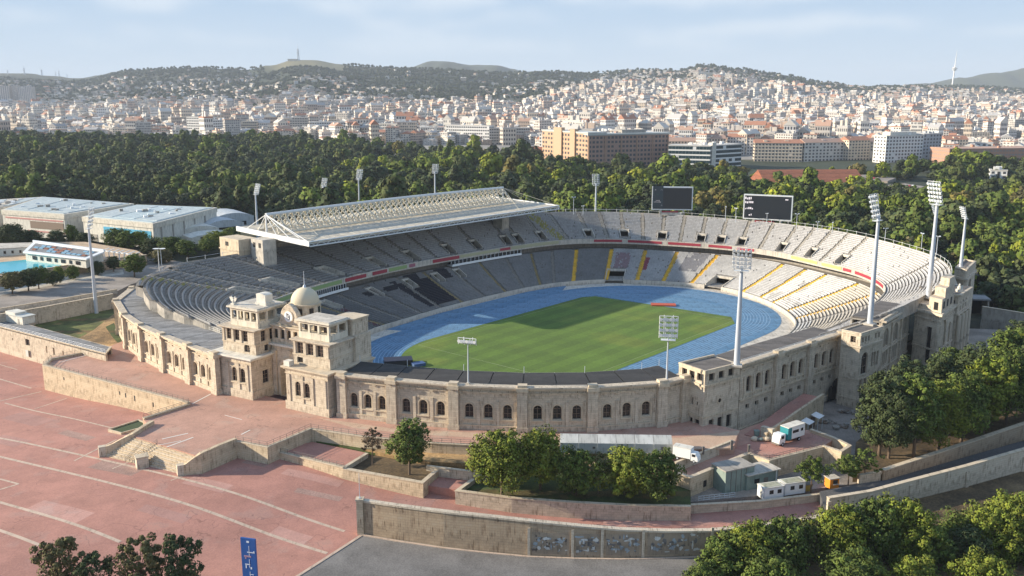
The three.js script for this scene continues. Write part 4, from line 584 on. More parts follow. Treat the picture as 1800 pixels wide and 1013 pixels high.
  // rooftop box, eagle-like ornament, right rear block
  { const s = new THREE.Shape(); s.moveTo(-1.7, 0); s.lineTo(1.7, 0); s.lineTo(1.7, 3.3); s.quadraticCurveTo(0, 4.0, -1.7, 3.5); s.lineTo(-1.7, 0); const e = new THREE.ExtrudeGeometry(s, { depth: 2.8, bevelEnabled: false, curveSegments: 8 }); e.scale(1, 0.86, 1); const o = part(g, 'roof_turret', uvm(e), M.white); o.position.set(-9.8, 24.3, -11); bx('turret_base', M.white, -11.8, -7.8, -8.0, -11.3, 24.302, 25.0); }
  { const wing = (sg) => { const s = new THREE.Shape([[0, 0], [0.9, 0.5], [1.5, 1.6], [1.0, 1.4], [0.7, 1.9], [0.3, 1.2], [0, 1.3]].map(([x, y]) => new THREE.Vector2(x * sg, y))); const e = new THREE.ExtrudeGeometry(s, { depth: 0.25, bevelEnabled: false }); e.translate(0, 0.5, -0.1); return uvm(e); }; const body = new THREE.SphereGeometry(0.5, 8, 6); body.scale(0.8, 1.6, 0.8); body.translate(0, 0.9, 0); const head = new THREE.SphereGeometry(0.28, 6, 5); head.translate(0, 1.85, 0.1); const o = part(g, 'bird_ornament', merge([uvm(body), uvm(head), wing(1), wing(-1), box(1.2, 0.4, 1.2)]), M.white); o.position.set(-16.9, 24.3, -5); }
  bx('rear_block', M.stone, 12.5, 19.8, -12.0, -18.6, -2, 18.6); bx('rear_block_top', M.stone, 12.9, 19.0, -12.2, -18.6, 18.603, 22.8); cornice(12.9, 19.0, -12.2, -18.6, 22.8, M.trim, 0.5, 0.5);
  for (const z of [-14.0, -16.8]) { const q = pane([0, 0, 1.3, 2.4, true]); q.rotateY(Math.PI / 2); const o = part(g, 'niche', q, M.stone); o.position.set(19.02, 19.2, z); }
  strips('buttress', [19.8], -11.98, -0.5, 18.5, 0.9, M.stone);
  // centre: recessed wall with the great arch, window row, curved gable with clock, dome
  const arch = [6.3, 0.001, 6.6, 10.4, true];
  const cw = part(g, 'centre_wall', panel(12.6, 14.2, 1.2, [arch]), M.stone); cw.position.set(-6.3, -0.4, -8);
  { const ring = new THREE.Shape(); archPath(ring, 0, 0, 8.2, 11.2, true); ring.holes.push(archPath(new THREE.Path(), 0, 0.001, 6.6, 10.4, true)); const e = new THREE.ExtrudeGeometry(ring, { depth: 0.35, bevelEnabled: false, curveSegments: 12 }); const o = part(g, 'arch_surround', uvm(e), M.trim); o.position.set(0, -0.4, -7.99); }
  { const s = new THREE.Shape(); s.moveTo(-3.4, 0); s.lineTo(-3.4, 6.9); s.absarc(0, 6.9, 3.4, Math.PI, 0, true); s.lineTo(3.4, 0); s.lineTo(3.9, 0); s.lineTo(3.9, 10.9); s.lineTo(-3.9, 10.9); s.lineTo(-3.9, 0); s.lineTo(-3.4, 0); const e = new THREE.ExtrudeGeometry(s, { depth: 12, bevelEnabled: false, curveSegments: 10 }); const o = part(g, 'passage_vault', uvm(e), M.stone); o.position.set(0, -0.4, -21.2); }
  for (let k = -5; k <= 5; k++) part(g, 'gate_bar', box(0.09, 9, 0.09, k * 0.6, -0.3, -19.3), M.rail);
  for (const x of [-5.3, 5.3]) { bx('pilaster', M.stone, x - 0.7, x + 0.7, -7.5, -7.99, -0.4, 12.4); bx('pilaster_cap', M.trim, x - 0.9, x + 0.9, -7.3, -7.99, 11.6, 12.2); }
  { const m = new THREE.CylinderGeometry(0.8, 0.8, 0.3, 18); m.rotateX(Math.PI / 2); const o = part(g, 'medallion', m, M.stone); o.position.set(0, 12.1, -7.9); }
  bx('centre_cornice', M.white, -6.9, 6.9, -7.2, -9, 13.8, 14.3);
  const wr = []; for (let k = 0; k < 5; k++) wr.push([1.5 + k * 2.4, 1.4, 1.5, 2.6, false]); { const o = part(g, 'window_storey', panel(12.6, 4.9, 0.7, wr), M.stone); o.position.set(-6.3, 14.3, -8.2); wr.forEach((q) => { const p = pane(q); p.translate(0, 0, -0.6); part(o, 'window', p, M.glass); }); }
  bx('centre_block', M.stone, -6.25, 6.25, -9.6, -18, 9, 19.1); cornice(-6.3, 6.3, -8.2, -18, 19.2, M.trim, 0.5, 0.5);
  { const s = new THREE.Shape(); s.moveTo(-5.2, 0); s.lineTo(5.2, 0); s.quadraticCurveTo(3.0, 0.6, 2.9, 2.6); s.quadraticCurveTo(2.9, 3.6, 2.2, 4.3); s.quadraticCurveTo(1.2, 5.6, 0, 5.9); s.quadraticCurveTo(-1.2, 5.6, -2.2, 4.3); s.quadraticCurveTo(-2.9, 3.6, -2.9, 2.6); s.quadraticCurveTo(-3.0, 0.6, -5.2, 0); const e = new THREE.ExtrudeGeometry(s, { depth: 1.2, bevelEnabled: true, bevelSize: 0.18, bevelThickness: 0.18, bevelSegments: 1, curveSegments: 8 }); const o = part(g, 'clock_gable', uvm(e), M.stone); o.position.set(0, 19.6, -9.9); }
  { const c = new THREE.CylinderGeometry(1.75, 1.75, 0.3, 28); c.rotateX(Math.PI / 2); const o = part(g, 'clock_rim', c, M.trim); o.position.set(0, 22.2, -8.5);
    const f = new THREE.CylinderGeometry(1.5, 1.5, 0.32, 28); f.rotateX(Math.PI / 2); part(o, 'clock_face', f, M.paint).position.z = 0.05; const dk = mat(L(0.05, 0.05, 0.06), 0.6);
    for (const [x, y, w, h, r] of [[-0.45, 0.15, 0.18, 1.5, 0.1], [0.05, 0.2, 0.18, 1.3, 0.35], [0.5, -0.1, 0.2, 1.2, -0.2], [0.25, -0.7, 0.9, 0.16, 0.4], [-0.15, 0.75, 0.8, 0.14, -0.3]]) { const b = box(w, h, 0.05, 0, -h / 2, 0); b.rotateZ(r); part(o, 'clock_mark', b, dk).position.set(x, y, 0.24); } }
  { const dr = new THREE.CylinderGeometry(4.1, 4.3, 4.4, 8); const o = part(g, 'dome_drum', uvm(dr), M.stone); o.position.set(0.4, 22.3, -14.6); for (let k = 0; k < 8; k++) { const a = (k + 0.5) * Math.PI / 4; const w = part(o, 'window', box(1.2, 1.6, 0.2, 0, 0, 0), M.glass); w.position.set(Math.sin(a) * 3.9, 0.1, Math.cos(a) * 3.9); w.rotation.y = a; }
    const c = new THREE.CylinderGeometry(4.5, 4.4, 0.5, 24); part(g, 'dome_cornice', uvm(c), M.trim).position.set(0.4, 24.8, -14.6);
    const prof = []; for (let k = 0; k <= 10; k++) { const a = k / 10 * Math.PI / 2; prof.push(new THREE.Vector2(Math.max(0.001, Math.cos(a) * 3.9), Math.sin(a) * 4.2)); } part(g, 'dome', new THREE.LatheGeometry(prof, 28), M.dome).position.set(0.4, 25.05, -14.6);
    part(g, 'spire', merge([bar(new THREE.Vector3(0, 0, 0), new THREE.Vector3(0, 4.6, 0), 0.16, 6, 0.05), bar(new THREE.Vector3(0, 0, 0), new THREE.Vector3(0, 0.7, 0), 0.5, 8, 0.3)]), M.steel).position.set(0.4, 29.15, -14.6); }
}
// ---------------------------------------------------------------- corner pavilion and the right-hand side of the stadium
{
  const g = thing('corner_pavilion', 'square cream corner pavilion with loggia windows and dark doorways under a flat roof', 'pavilion', [50, 3, 223]);
  const A = [42.5, 224.3], B = [47.4, 217.0], C = [57.6, 224.3], D = [C[0] - B[0] + A[0] + 0.0, C[1] - B[1] + A[1]], y0 = 1.5, top = 19;
  const wl = Math.hypot(A[0] - B[0], A[1] - B[1]), wr = Math.hypot(C[0] - B[0], C[1] - B[1]);
  const lowH = 14.2, doors = (w) => [0.24, 0.5, 0.76].map((f) => [w * f, 1.3, w > 10 ? 1.9 : 1.6, 3.4, false]);
  const lf = face(g, 'left_wall', A, B, y0, lowH, 0.8, [...doors(wl), [wl * 0.55, 8.2, 0.7, 1.8, false], [wl * 0.75, 8.4, 0.5, 0.9, false]], M.stone, false, M.glass);
  const rf = face(g, 'right_wall', B, C, y0, lowH, 0.8, doors(wr), M.stone, false, M.glass);
  { const t = new THREE.TorusGeometry(0.7, 0.16, 6, 20); const o = part(rf, 'round_window', t, M.trim); o.position.set(wr * 0.45, 9.2, 0.05); const p = new THREE.CylinderGeometry(0.62, 0.62, 0.1, 18); p.rotateX(Math.PI / 2); part(rf, 'window', p, M.glass).position.set(wr * 0.45, 9.2, 0.02); }
  const yL = y0 + lowH, hL = top - yL;
  face(g, 'loggia_wall', A, B, yL, hL, 0.8, [0.2, 0.5, 0.8].map((f) => [wl * f, 0.7, wl * 0.2, 1.9, false]), M.stone, false); face(g, 'loggia_wall', B, C, yL, hL, 0.8, [0.2, 0.48, 0.76].map((f) => [wr * f, 0.7, wr * 0.16, 1.9, false]), M.stone, false);
  const band = (y, h, o, m) => { const a = offsetLine([A, B, C], o), b = offsetLine([A, B, C], 0.002); wpart(g, 'string_course', ringPrism(a, b, y, y + h), m); };
  band(yL - 0.5, 0.55, 0.45, M.trim); band(y0 + 5.6, 0.4, 0.25, M.trim); band(top - 0.5, 0.5, 0.35, M.trim); band(y0, 1.2, 0.18, M.stone);
  wpart(g, 'roof', prism([A, B, C, D].map(([x, z]) => [mix(x, (B[0] + D[0]) / 2, 0.03), mix(z, (B[1] + D[1]) / 2, 0.03)]), top - 0.6, top - 0.05), M.roofMid);
  wpart(g, 'roof_parapet', wall([D, A, B, C], top + 0.002, top + 0.45, 0.5), M.trim);
  wpart(g, 'side_wall', wall([D, A], y0, top - 0.002, 0.6), M.stone); wpart(g, 'side_wall', wall([C, D], y0, top - 0.002, 0.6), M.stone);
}
const sideA = [58.6, 224.9], sideB = [94.5, 255.6], sidePts = [0, 1 / 3, 2 / 3, 1].map((t) => [mix(sideA[0], sideB[0], t), mix(sideA[1], sideB[1], t)]);
{
  const g = thing('stadium_side_wing', 'shaded stone side wing with nine arched and nine small square windows above the truck', 'facade', [76, 0, 240]);
  curtain(g, sidePts, -0.5, 19, { sill: 11.0, high: 4.3, small: 6.4, low: 9.6, course: 9.2, m: M.stone, margin: 0.24, skipPier: [0] });
  ringRoof(g, sidePts, 9, 18.6, 19.0, M.roofMid, 1);
  railing(g, 'roof_railing', offsetLine(sidePts, -0.4), 19.3, 0.6, 8, M.steelPale);
  for (const [f, w, h] of [[0.905, 2.2, 4.6], [0.965, 3.4, 6.2]]) { const X = mix(sideA[0], sideB[0], f), Z = mix(sideA[1], sideB[1], f), q = pane([0, 0, w, h, true]); q.rotateY(Math.atan2(sideB[1] - sideA[1], sideB[0] - sideA[0])); q.translate(X + 0.15, -0.4, -Z + 0.3); wpart(g, 'doorway', q, M.dark); }
}
{
  const g = thing('stadium_side_tower', 'shaded square stone block with a tall arched window beside the side wing', 'tower block', [99, 0, 252]);
  const A = [93.0, 251.1], B = [96.6, 247.0], C = [105.8, 254.9], D = [C[0] - B[0] + A[0], C[1] - B[1] + A[1]], y0 = -1, top = 20.8;
  const w1 = Math.hypot(A[0] - B[0], A[1] - B[1]), w2 = Math.hypot(C[0] - B[0], C[1] - B[1]);
  face(g, 'left_wall', A, B, y0, 18.2, 0.8, [], M.stone); face(g, 'right_wall', B, C, y0, 18.2, 0.8, [[w2 * 0.27, 9.6, 3.6, 6.4, true], [w2 * 0.17, 3.6, 1.3, 4.6, false], [w2 * 0.27, 3.6, 1.3, 4.6, false], [w2 * 0.37, 3.6, 1.3, 4.6, false], [w2 * 0.62, 11, 1.1, 4.2, false], [w2 * 0.74, 11, 1.1, 4.2, false], [w2 * 0.86, 11, 1.1, 4.2, false], [w2 * 0.62, 4.2, 1.2, 4, false], [w2 * 0.8, 4.2, 1.2, 4, false]], M.stone);
  face(g, 'attic_wall', A, B, y0 + 18.2, top - y0 - 18.2, 0.8, [[w1 * 0.6, 0.8, 1.6, 1.8, false]], M.stone); face(g, 'attic_wall', B, C, y0 + 18.2, top - y0 - 18.2, 0.8, [0.12, 0.25, 0.38, 0.7, 0.85].map((f) => [w2 * f, 0.9, 1.1, 1.6, false]), M.stone);
  for (const [y, h, o] of [[y0 + 17.8, 0.5, 0.5], [y0 + 8.4, 0.4, 0.25], [top - 0.4, 0.4, 0.3], [y0 + 2.6, 0.3, 0.2]]) wpart(g, 'string_course', ringPrism(offsetLine([A, B, C], o), offsetLine([A, B, C], 0.002), y, y + h), M.stone);
  wpart(g, 'roof', prism([A, B, C, D], top - 0.5, top + 0.05), M.roofMid); wpart(g, 'roof_parapet', wall([D, A, B, C, D], top + 0.052, top + 0.35, 0.45), M.stone); wpart(g, 'side_wall', wall([C, D, A], y0, top - 0.003, 0.5), M.stone);
}
const tallA = [107.5, 259.5], tallB = [124.5, 280.5];
{
  const g = thing('stadium_tall_wing', 'tall shaded stone wing of great arched windows rising behind the dark trees', 'facade', [116, 0, 270]);
  const n = 3; for (let i = 0; i < n; i++) { const a = [mix(tallA[0], tallB[0], i / n), mix(tallA[1], tallB[1], i / n)], b = [mix(tallA[0], tallB[0], (i + 1) / n), mix(tallA[1], tallB[1], (i + 1) / n)], w = Math.hypot(b[0] - a[0], b[1] - a[1]);
    const bay = face(g, 'wall_bay', a, b, -3, 24.6, 0.9, [[w / 2, 15.8, w * 0.55, 5.6, true], [w * 0.3, 10.2, w * 0.15, 4.2, false], [w * 0.5, 10.2, w * 0.15, 4.2, false], [w * 0.7, 10.2, w * 0.15, 4.2, false], [w / 2, 2.0, w * 0.6, 6, true]], M.stone);
    for (const [y, h, d] of [[9.4, 0.4, 0.4], [15.0, 0.4, 0.4], [22.6, 0.4, 0.5], [24.0, 0.5, 1.1]]) part(bay, 'string_course', box(w, h, d, w / 2, y, d / 2 + 0.002), M.stone); part(bay, 'pilaster', box(1, 22.4, 0.5, 0.2, 0, 0.252), M.stone); part(bay, 'window_mullion', box(0.25, 5, 0.3, w / 2 - 0.6, 15.9, -0.3), M.stone); part(bay, 'window_mullion', box(0.25, 5, 0.3, w / 2 + 0.6, 15.9, -0.3), M.stone); }
  ringRoof(g, [tallA, tallB], 9, 21.3, 21.6, M.roofMid, 2); wpart(g, 'roof_parapet', wall([tallA, tallB], 21.602, 22.1, 0.7), M.stone);
}
{
  const g = thing('honour_gate', 'tall stone side gate with stepped attic, slit window and great portals', 'gate tower', [140, 0, 280]);
  const A = [125.7, 279.5], B = [129.5, 270.8], dir = norm2(0.62, 0.78), C = [B[0] + dir[0] * 17, B[1] + dir[1] * 17], E = [A[0] + dir[0] * 17, A[1] + dir[1] * 17], w1 = Math.hypot(B[0] - A[0], B[1] - A[1]);
  face(g, 'left_wall', A, B, -4, 25, 0.8, [[w1 * 0.62, 8.5, 1.9, 11.5, false]], M.stone, false, M.glass); face(g, 'right_wall', B, C, -4, 25, 0.8, [[5.5, 5, 6.4, 17, true], [13, 12, 2.0, 8.0, true], [13, 2, 2.2, 7, true]], M.stone, false, M.glass);
  for (const [y, h, o] of [[20.2, 0.8, 0.8], [9, 0.5, 0.35], [18.2, 0.4, 0.3]]) wpart(g, 'cornice', ringPrism(offsetLine([A, B, C], o), offsetLine([A, B, C], 0.002), y, y + h), M.stone);
  const at2 = (a, b) => [A[0] + (B[0] - A[0]) * a + dir[0] * b, A[1] + (B[1] - A[1]) * a + dir[1] * b], blk = (name, a0, a1, b0, b1, y0, y1, m) => wpart(g, name, prism([at2(a0, b0), at2(a1, b0), at2(a1, b1), at2(a0, b1)], y0, y1), m);
  blk('body', 0.06, 0.94, 0.8, 16.5, -4, 20.9, M.stone); blk('roof_step', 0.02, 0.55, 0.4, 12, 21, 22.4, M.stone); blk('attic_step', 0.5, 1.0, 0.5, 15, 21.0, 25.2, M.stone); blk('attic_step', 0.56, 0.98, 4.2, 15, 25.2, 28.0, M.stone); blk('attic_step', 0.62, 0.97, 8, 15, 28, 30.4, M.stone);
  for (let k = 0; k < 3; k++) { const [x, z] = at2(1.0, 3.0 + k * 4.2), q = box(1.6, 2.2, 0.15); q.rotateY(Math.atan2(dir[1], dir[0])); q.translate(x + 0.02, 22, -z); wpart(g, 'attic_window', q, M.dark); } { const [x, z] = at2(0.78, 0.45), q = box(1.5, 2.4, 0.15); q.rotateY(Math.atan2(B[1] - A[1], B[0] - A[0])); q.translate(x, 21.6, -z); wpart(g, 'attic_window', q, M.glass); }
  // second, projecting portal with columns and white statuary
  const S = [C[0] + 1.2, C[1] + 0.6], T = [S[0] + dir[0] * 15, S[1] + dir[1] * 15], S0 = [S[0] - 5.5, S[1] + 3.2], T0 = [T[0] - 5.5, T[1] + 3.2];
  face(g, 'portal_wall', S0, S, -4, 28, 0.8, [], M.stone); face(g, 'portal_wall', S, T, -4, 28, 0.8, [[4, 5, 4.4, 15, true], [11, 5, 4.4, 15, true], [4, 22, 1.4, 3, false], [7.5, 22, 1.4, 3, false], [11, 22, 1.4, 3, false]], M.stone, false, M.glass); for (const [y, h, o] of [[23.4, 0.6, 0.9], [17, 0.6, 0.6], [20, 0.4, 0.4]]) wpart(g, 'cornice', ringPrism(offsetLine([S0, S, T], o), offsetLine([S0, S, T], 0.002), y, y + h), M.stone);
  for (let k = 0; k < 4; k++) { const p = [mix(S[0], T[0], 0.06 + k * 0.29) + 0.5, mix(S[1], T[1], 0.06 + k * 0.29) - 0.4]; wpart(g, 'column', bar(P3(p[0], -4, p[1]), P3(p[0], 17, p[1]), 0.8, 10, 0.65), M.stone); } wpart(g, 'portal_roof', prism([S0, S, T, T0], 23.5, 24.05), M.roofMid); const sb = [mix(S[0], T[0], 0.3) - 1, mix(S[1], T[1], 0.3)]; { const sg = new THREE.SphereGeometry(0.7, 8, 6); sg.scale(1, 1.3, 1); sg.translate(sb[0], 25.2, -sb[1]); wpart(g, 'statue', merge([uvm(sg), box(1.8, 0.8, 1.2, sb[0], 24.06, -sb[1]), box(0.5, 1.4, 0.4, sb[0] + 0.8, 24.6, -sb[1], 0.4), uvm(new THREE.SphereGeometry(0.35, 8, 6).translate(sb[0], 26.3, -sb[1]))]), M.white); }
  wpart(g, 'link_roof', prism([E, C, T0, [E[0] + dir[0] * 14 - 6, E[1] + dir[1] * 14 + 4]], 20, 22), M.roofMid);
}
{
  const g = thing('end_block', 'farthest stone block of the stadium side with plain parapet above the grey yard', 'tower block', [166, 0, 333]);
  const A = [162.1, 331.0], B = [164.1, 326.5], C = [175.9, 343.9], D = [C[0] - B[0] + A[0], C[1] - B[1] + A[1]], w2 = Math.hypot(C[0] - B[0], C[1] - B[1]);
  face(g, 'left_wall', A, B, -4, 28, 0.8, [], M.stone); face(g, 'right_wall', B, C, -4, 28, 0.8, [[w2 / 2, 6, w2 * 0.3, 8, true], [w2 / 2, 18, w2 * 0.3, 5, true]], M.stone, false, M.glass); wpart(g, 'side_wall', wall([C, D, A], -4, 23.99, 0.5), M.stone); wpart(g, 'roof', prism([A, B, C, D], 23.2, 23.5), M.roofMid);
  wpart(g, 'cornice', ringPrism(offsetLine([A, B, C], 0.7), offsetLine([A, B, C], 0.002), 20, 20.8), M.stone); const bk = offsetLine([[146, 292], [A[0] - 1, A[1]]], 0); wpart(g, 'link_wall', wall(bk, -4, 21, 1.2), M.stone); wpart(g, 'link_roof', prism([[146, 293], [A[0], A[1]], [A[0] - 8, A[1] + 6], [138, 300]], 20.4, 20.9), M.roofMid);
}

// ---------------------------------------------------------------- canopy over the left stand
{
  const g = thing('grandstand_canopy', 'long white canopy with a tubular truss on its back over the shaded stand', 'canopy', [-40, 20, 400]);
  const s0 = 59, s1 = -92, tF = -83.5, tB = -130, yF = 32, yB = 33.5, N = 30, W3 = (s, t, y) => { const [X, Z] = st(s, t); return P3(X, y, Z); };
  const slab = (sa, sb, ta, tb, ya, yb, th) => { const P = [W3(sa, ta, ya), W3(sb, ta, ya), W3(sb, tb, yb), W3(sa, tb, yb)], Q = P.map((p) => p.clone().setY(p.y - th)), T = [], q = (a, b, c, d) => T.push(a, b, c, a, c, d); q(...P); q(Q[3], Q[2], Q[1], Q[0]); for (let n = 0; n < 4; n++) q(P[n], P[(n + 1) % 4], Q[(n + 1) % 4], Q[n]); return uvm(new THREE.BufferGeometry().setFromPoints(T)); };
  for (let i = 0; i < N; i++) wpart(g, 'roof_panel', slab(mix(s0, s1, i / N + 0.0015), mix(s0, s1, (i + 1) / N - 0.0015), tF, tB, yF, yB, 0.5), i % 3 ? M.canopyTop : mat(L(0.51, 0.455, 0.375), 0.7, plasterTex));
  wpart(g, 'roof_frame', slab(s0 - 0.3, s1 + 0.3, tF - 0.4, tB + 0.4, yF - 0.15, yB - 0.15, 0.7), M.steelPale);
  wpart(g, 'end_fascia', slab(s0 + 0.5, s0, tF + 0.3, tB - 0.3, yF + 0.35, yB + 0.35, 1.9), M.paint); wpart(g, 'end_fascia', slab(s1, s1 - 0.5, tF + 0.3, tB - 0.3, yF + 0.35, yB + 0.35, 1.7), M.paint);
  wpart(g, 'end_beam', slab(s0 - 2, s0 - 2.8, tF - 8, tB + 4, yF - 1.4, yB - 1.4, 0.9), M.paint);
  wpart(g, 'front_chord', bar(W3(s0, tF + 0.4, yF + 0.2), W3(s1, tF + 0.4, yF + 0.2), 0.28, 6), M.steelPale); wpart(g, 'front_chord', bar(W3(s0, tF + 0.4, yF - 1.5), W3(s1, tF + 0.4, yF - 1.5), 0.28, 6), M.steelPale);
  for (let i = 0; i < 60; i++) wpart(g, 'front_lattice', bar(W3(mix(s0, s1, i / 60), tF + 0.4, yF - (i % 2 ? 1.5 : 0)), W3(mix(s0, s1, (i + 1) / 60), tF + 0.4, yF - (i % 2 ? 0 : 1.5)), 0.14, 4), M.steelPale);
  // truss: square top boom, crossed tubes down to both sides
  const tT = -111, yT = 40.0, e0 = 58.4, e1 = -82;
  const top = (s) => W3(s, tT, yT + 0.6 * Math.sin(Math.PI * (s - e0) / (e1 - e0)));
  const NB = 44, at = (i) => mix(e0, e1, i / NB);
  for (let i = 0; i < NB; i++) wpart(g, 'top_boom', bar(top(at(i)), top(at(i + 1)), 0.75, 4), M.steelPale);
  for (let i = 0; i < NB; i++) for (const [t, y] of [[-103, 33.2], [-117, 33.6]]) { wpart(g, 'truss_tube', bar(top(at(i)), W3(at(i + 1), t, y), 0.27, 5), M.truss); wpart(g, 'truss_tube', bar(top(at(i + 1)), W3(at(i), t, y), 0.27, 5), M.truss); }
  for (const t of [-103, -117]) wpart(g, 'bottom_boom', bar(W3(e0, t, 33.5), W3(e1, t, 33.5), 0.3, 5), M.truss);
  for (const e of [e0, e1]) { const o = e === e0 ? 1 : -1; wpart(g, 'end_post', bar(W3(e, tT, 33), top(e), 0.4, 6), M.paint); for (const [ds, t] of [[4, -123.5], [4, -84.5], [3.6, -96], [3.6, -104], [3.6, -116], [-6, -88], [-9, -92]]) wpart(g, 'end_stay', bar(top(e), W3(e === e0 ? mix(e, s0, ds / 4) : e - (e - s1) * ds / 4, t, mix(yF, yB, (t - tF) / (tB - tF)) + 0.2), e === e0 ? 0.15 : 0.09, 5), e === e0 ? M.paint : M.truss); }
  for (let i = 0; i < 16; i++) { const a = mix(e0, e1, (i + 0.5) / 16); wpart(g, 'stay', bar(top(a), W3(a + (i % 2 ? 3 : -3), -92, 32.6), 0.1, 4), M.truss); }
  // pylons: two concrete blocks at the near end, one at the far end
  const pyl = (sa, sb, ta, tb, y0, y1, m) => { const q = [st(sa, ta), st(sb, ta), st(sb, tb), st(sa, tb)]; return wpart(g, 'pylon', prism(q, y0, y1), m); };
  pyl(66, 60, -110.5, -103, 14, 31.6, M.concreteLight); pyl(70, 62, -126, -113, 0, 31.2, M.trim); pyl(65, 61, -113, -110.6, 14, 31.0, M.concrete); pyl(-70, -75, -107, -101, 14, 31.6, M.concreteLight); pyl(-72, -82, -126, -112, 0, 30.5, M.concrete);
  for (const [s, t, y, w, h] of [[70.05, -121, 28.2, 2.0, 1.6], [70.05, -118, 17.5, 1.6, 3.2], [66.05, -108.5, 28.5, 1.4, 1.8], [66.05, -105, 28.5, 1.4, 1.8]]) { const [X, Z] = st(s, t), b = box(w, h, 0.12); b.rotateY(-40.54 * Math.PI / 180); b.translate(X, y, -Z); wpart(g, 'pylon_window', b, M.dark); }
  wpart(g, 'pylon_band', prism([st(70.3, -126.3), st(61.7, -126.3), st(61.7, -112.7), st(70.3, -112.7)], 26.6, 27.1), M.trim);
  wpart(g, 'back_wall', wall([st(58, -117.5), st(10, -118.5), st(-35, -118.5), st(-72, -115)], 24, 29.5, 0.5), M.concrete);
}
// ---------------------------------------------------------------- floodlight masts
function mastOf(name, label, h, rows, cols, w, tilt, group, r0 = 0.55) {
  const g = thing(name, label, 'floodlight', [0, 0, 0], 0, group);
  part(g, 'pole', bar(new THREE.Vector3(), new THREE.Vector3(0, h, 0), r0, 10, r0 * 0.5), M.steel); part(g, 'base_plate', box(r0 * 3.4, 0.5, r0 * 3.4), M.concreteLight);
  const fr = [], hh = rows * 1.35; for (let r = 0; r <= rows; r++) fr.push(bar(new THREE.Vector3(-w / 2, r * 1.35, 0), new THREE.Vector3(w / 2, r * 1.35, 0), 0.09, 4)); for (const x of [-w / 2, -w / 6, w / 6, w / 2]) fr.push(bar(new THREE.Vector3(x, -0.3, 0), new THREE.Vector3(x, hh, 0), 0.09, 4)); fr.push(bar(new THREE.Vector3(-w / 4, 0, -0.2), new THREE.Vector3(-w / 4, hh, -0.9), 0.07, 4), bar(new THREE.Vector3(w / 4, 0, -0.2), new THREE.Vector3(w / 4, hh, -0.9), 0.07, 4));
  const f = part(g, 'lamp_frame', merge(fr), M.steelPale); f.position.set(0, h - 0.6, 0.4); f.rotation.x = tilt;
  for (let r = 0; r < rows; r++) for (let c = 0; c < cols; c++) { const l = part(f, 'lamp', lampGeo, (r + c) % 3 ? M.lamp : M.paint); l.position.set(mix(-w / 2 + 0.3, w / 2 - 0.3, cols > 1 ? c / (cols - 1) : 0.5), r * 1.35 + 0.65, 0.25); }
  if (rows > 2) part(g, 'platform', merge([box(w * 0.8, 0.12, 1.6, 0, h - 1.4, 0.2), box(w * 0.8, 0.06, 0.06, 0, h - 0.4, 0.98), box(0.06, 1, 0.06, -w * 0.4, h - 1.4, 0.98), box(0.06, 1, 0.06, w * 0.4, h - 1.4, 0.98)]), M.steelPale);
  return g;
}
const lampGeo = (() => { const a = new THREE.CylinderGeometry(0.42, 0.24, 0.5, 7); a.rotateX(Math.PI / 2); return merge([uvm(a), box(0.2, 0.2, 0.3, 0, -0.1, -0.3)]); })();
const place = (o, [X, Z], y, turn) => { o.position.set(X, y, -Z); o.rotation.y = turn; return o; };
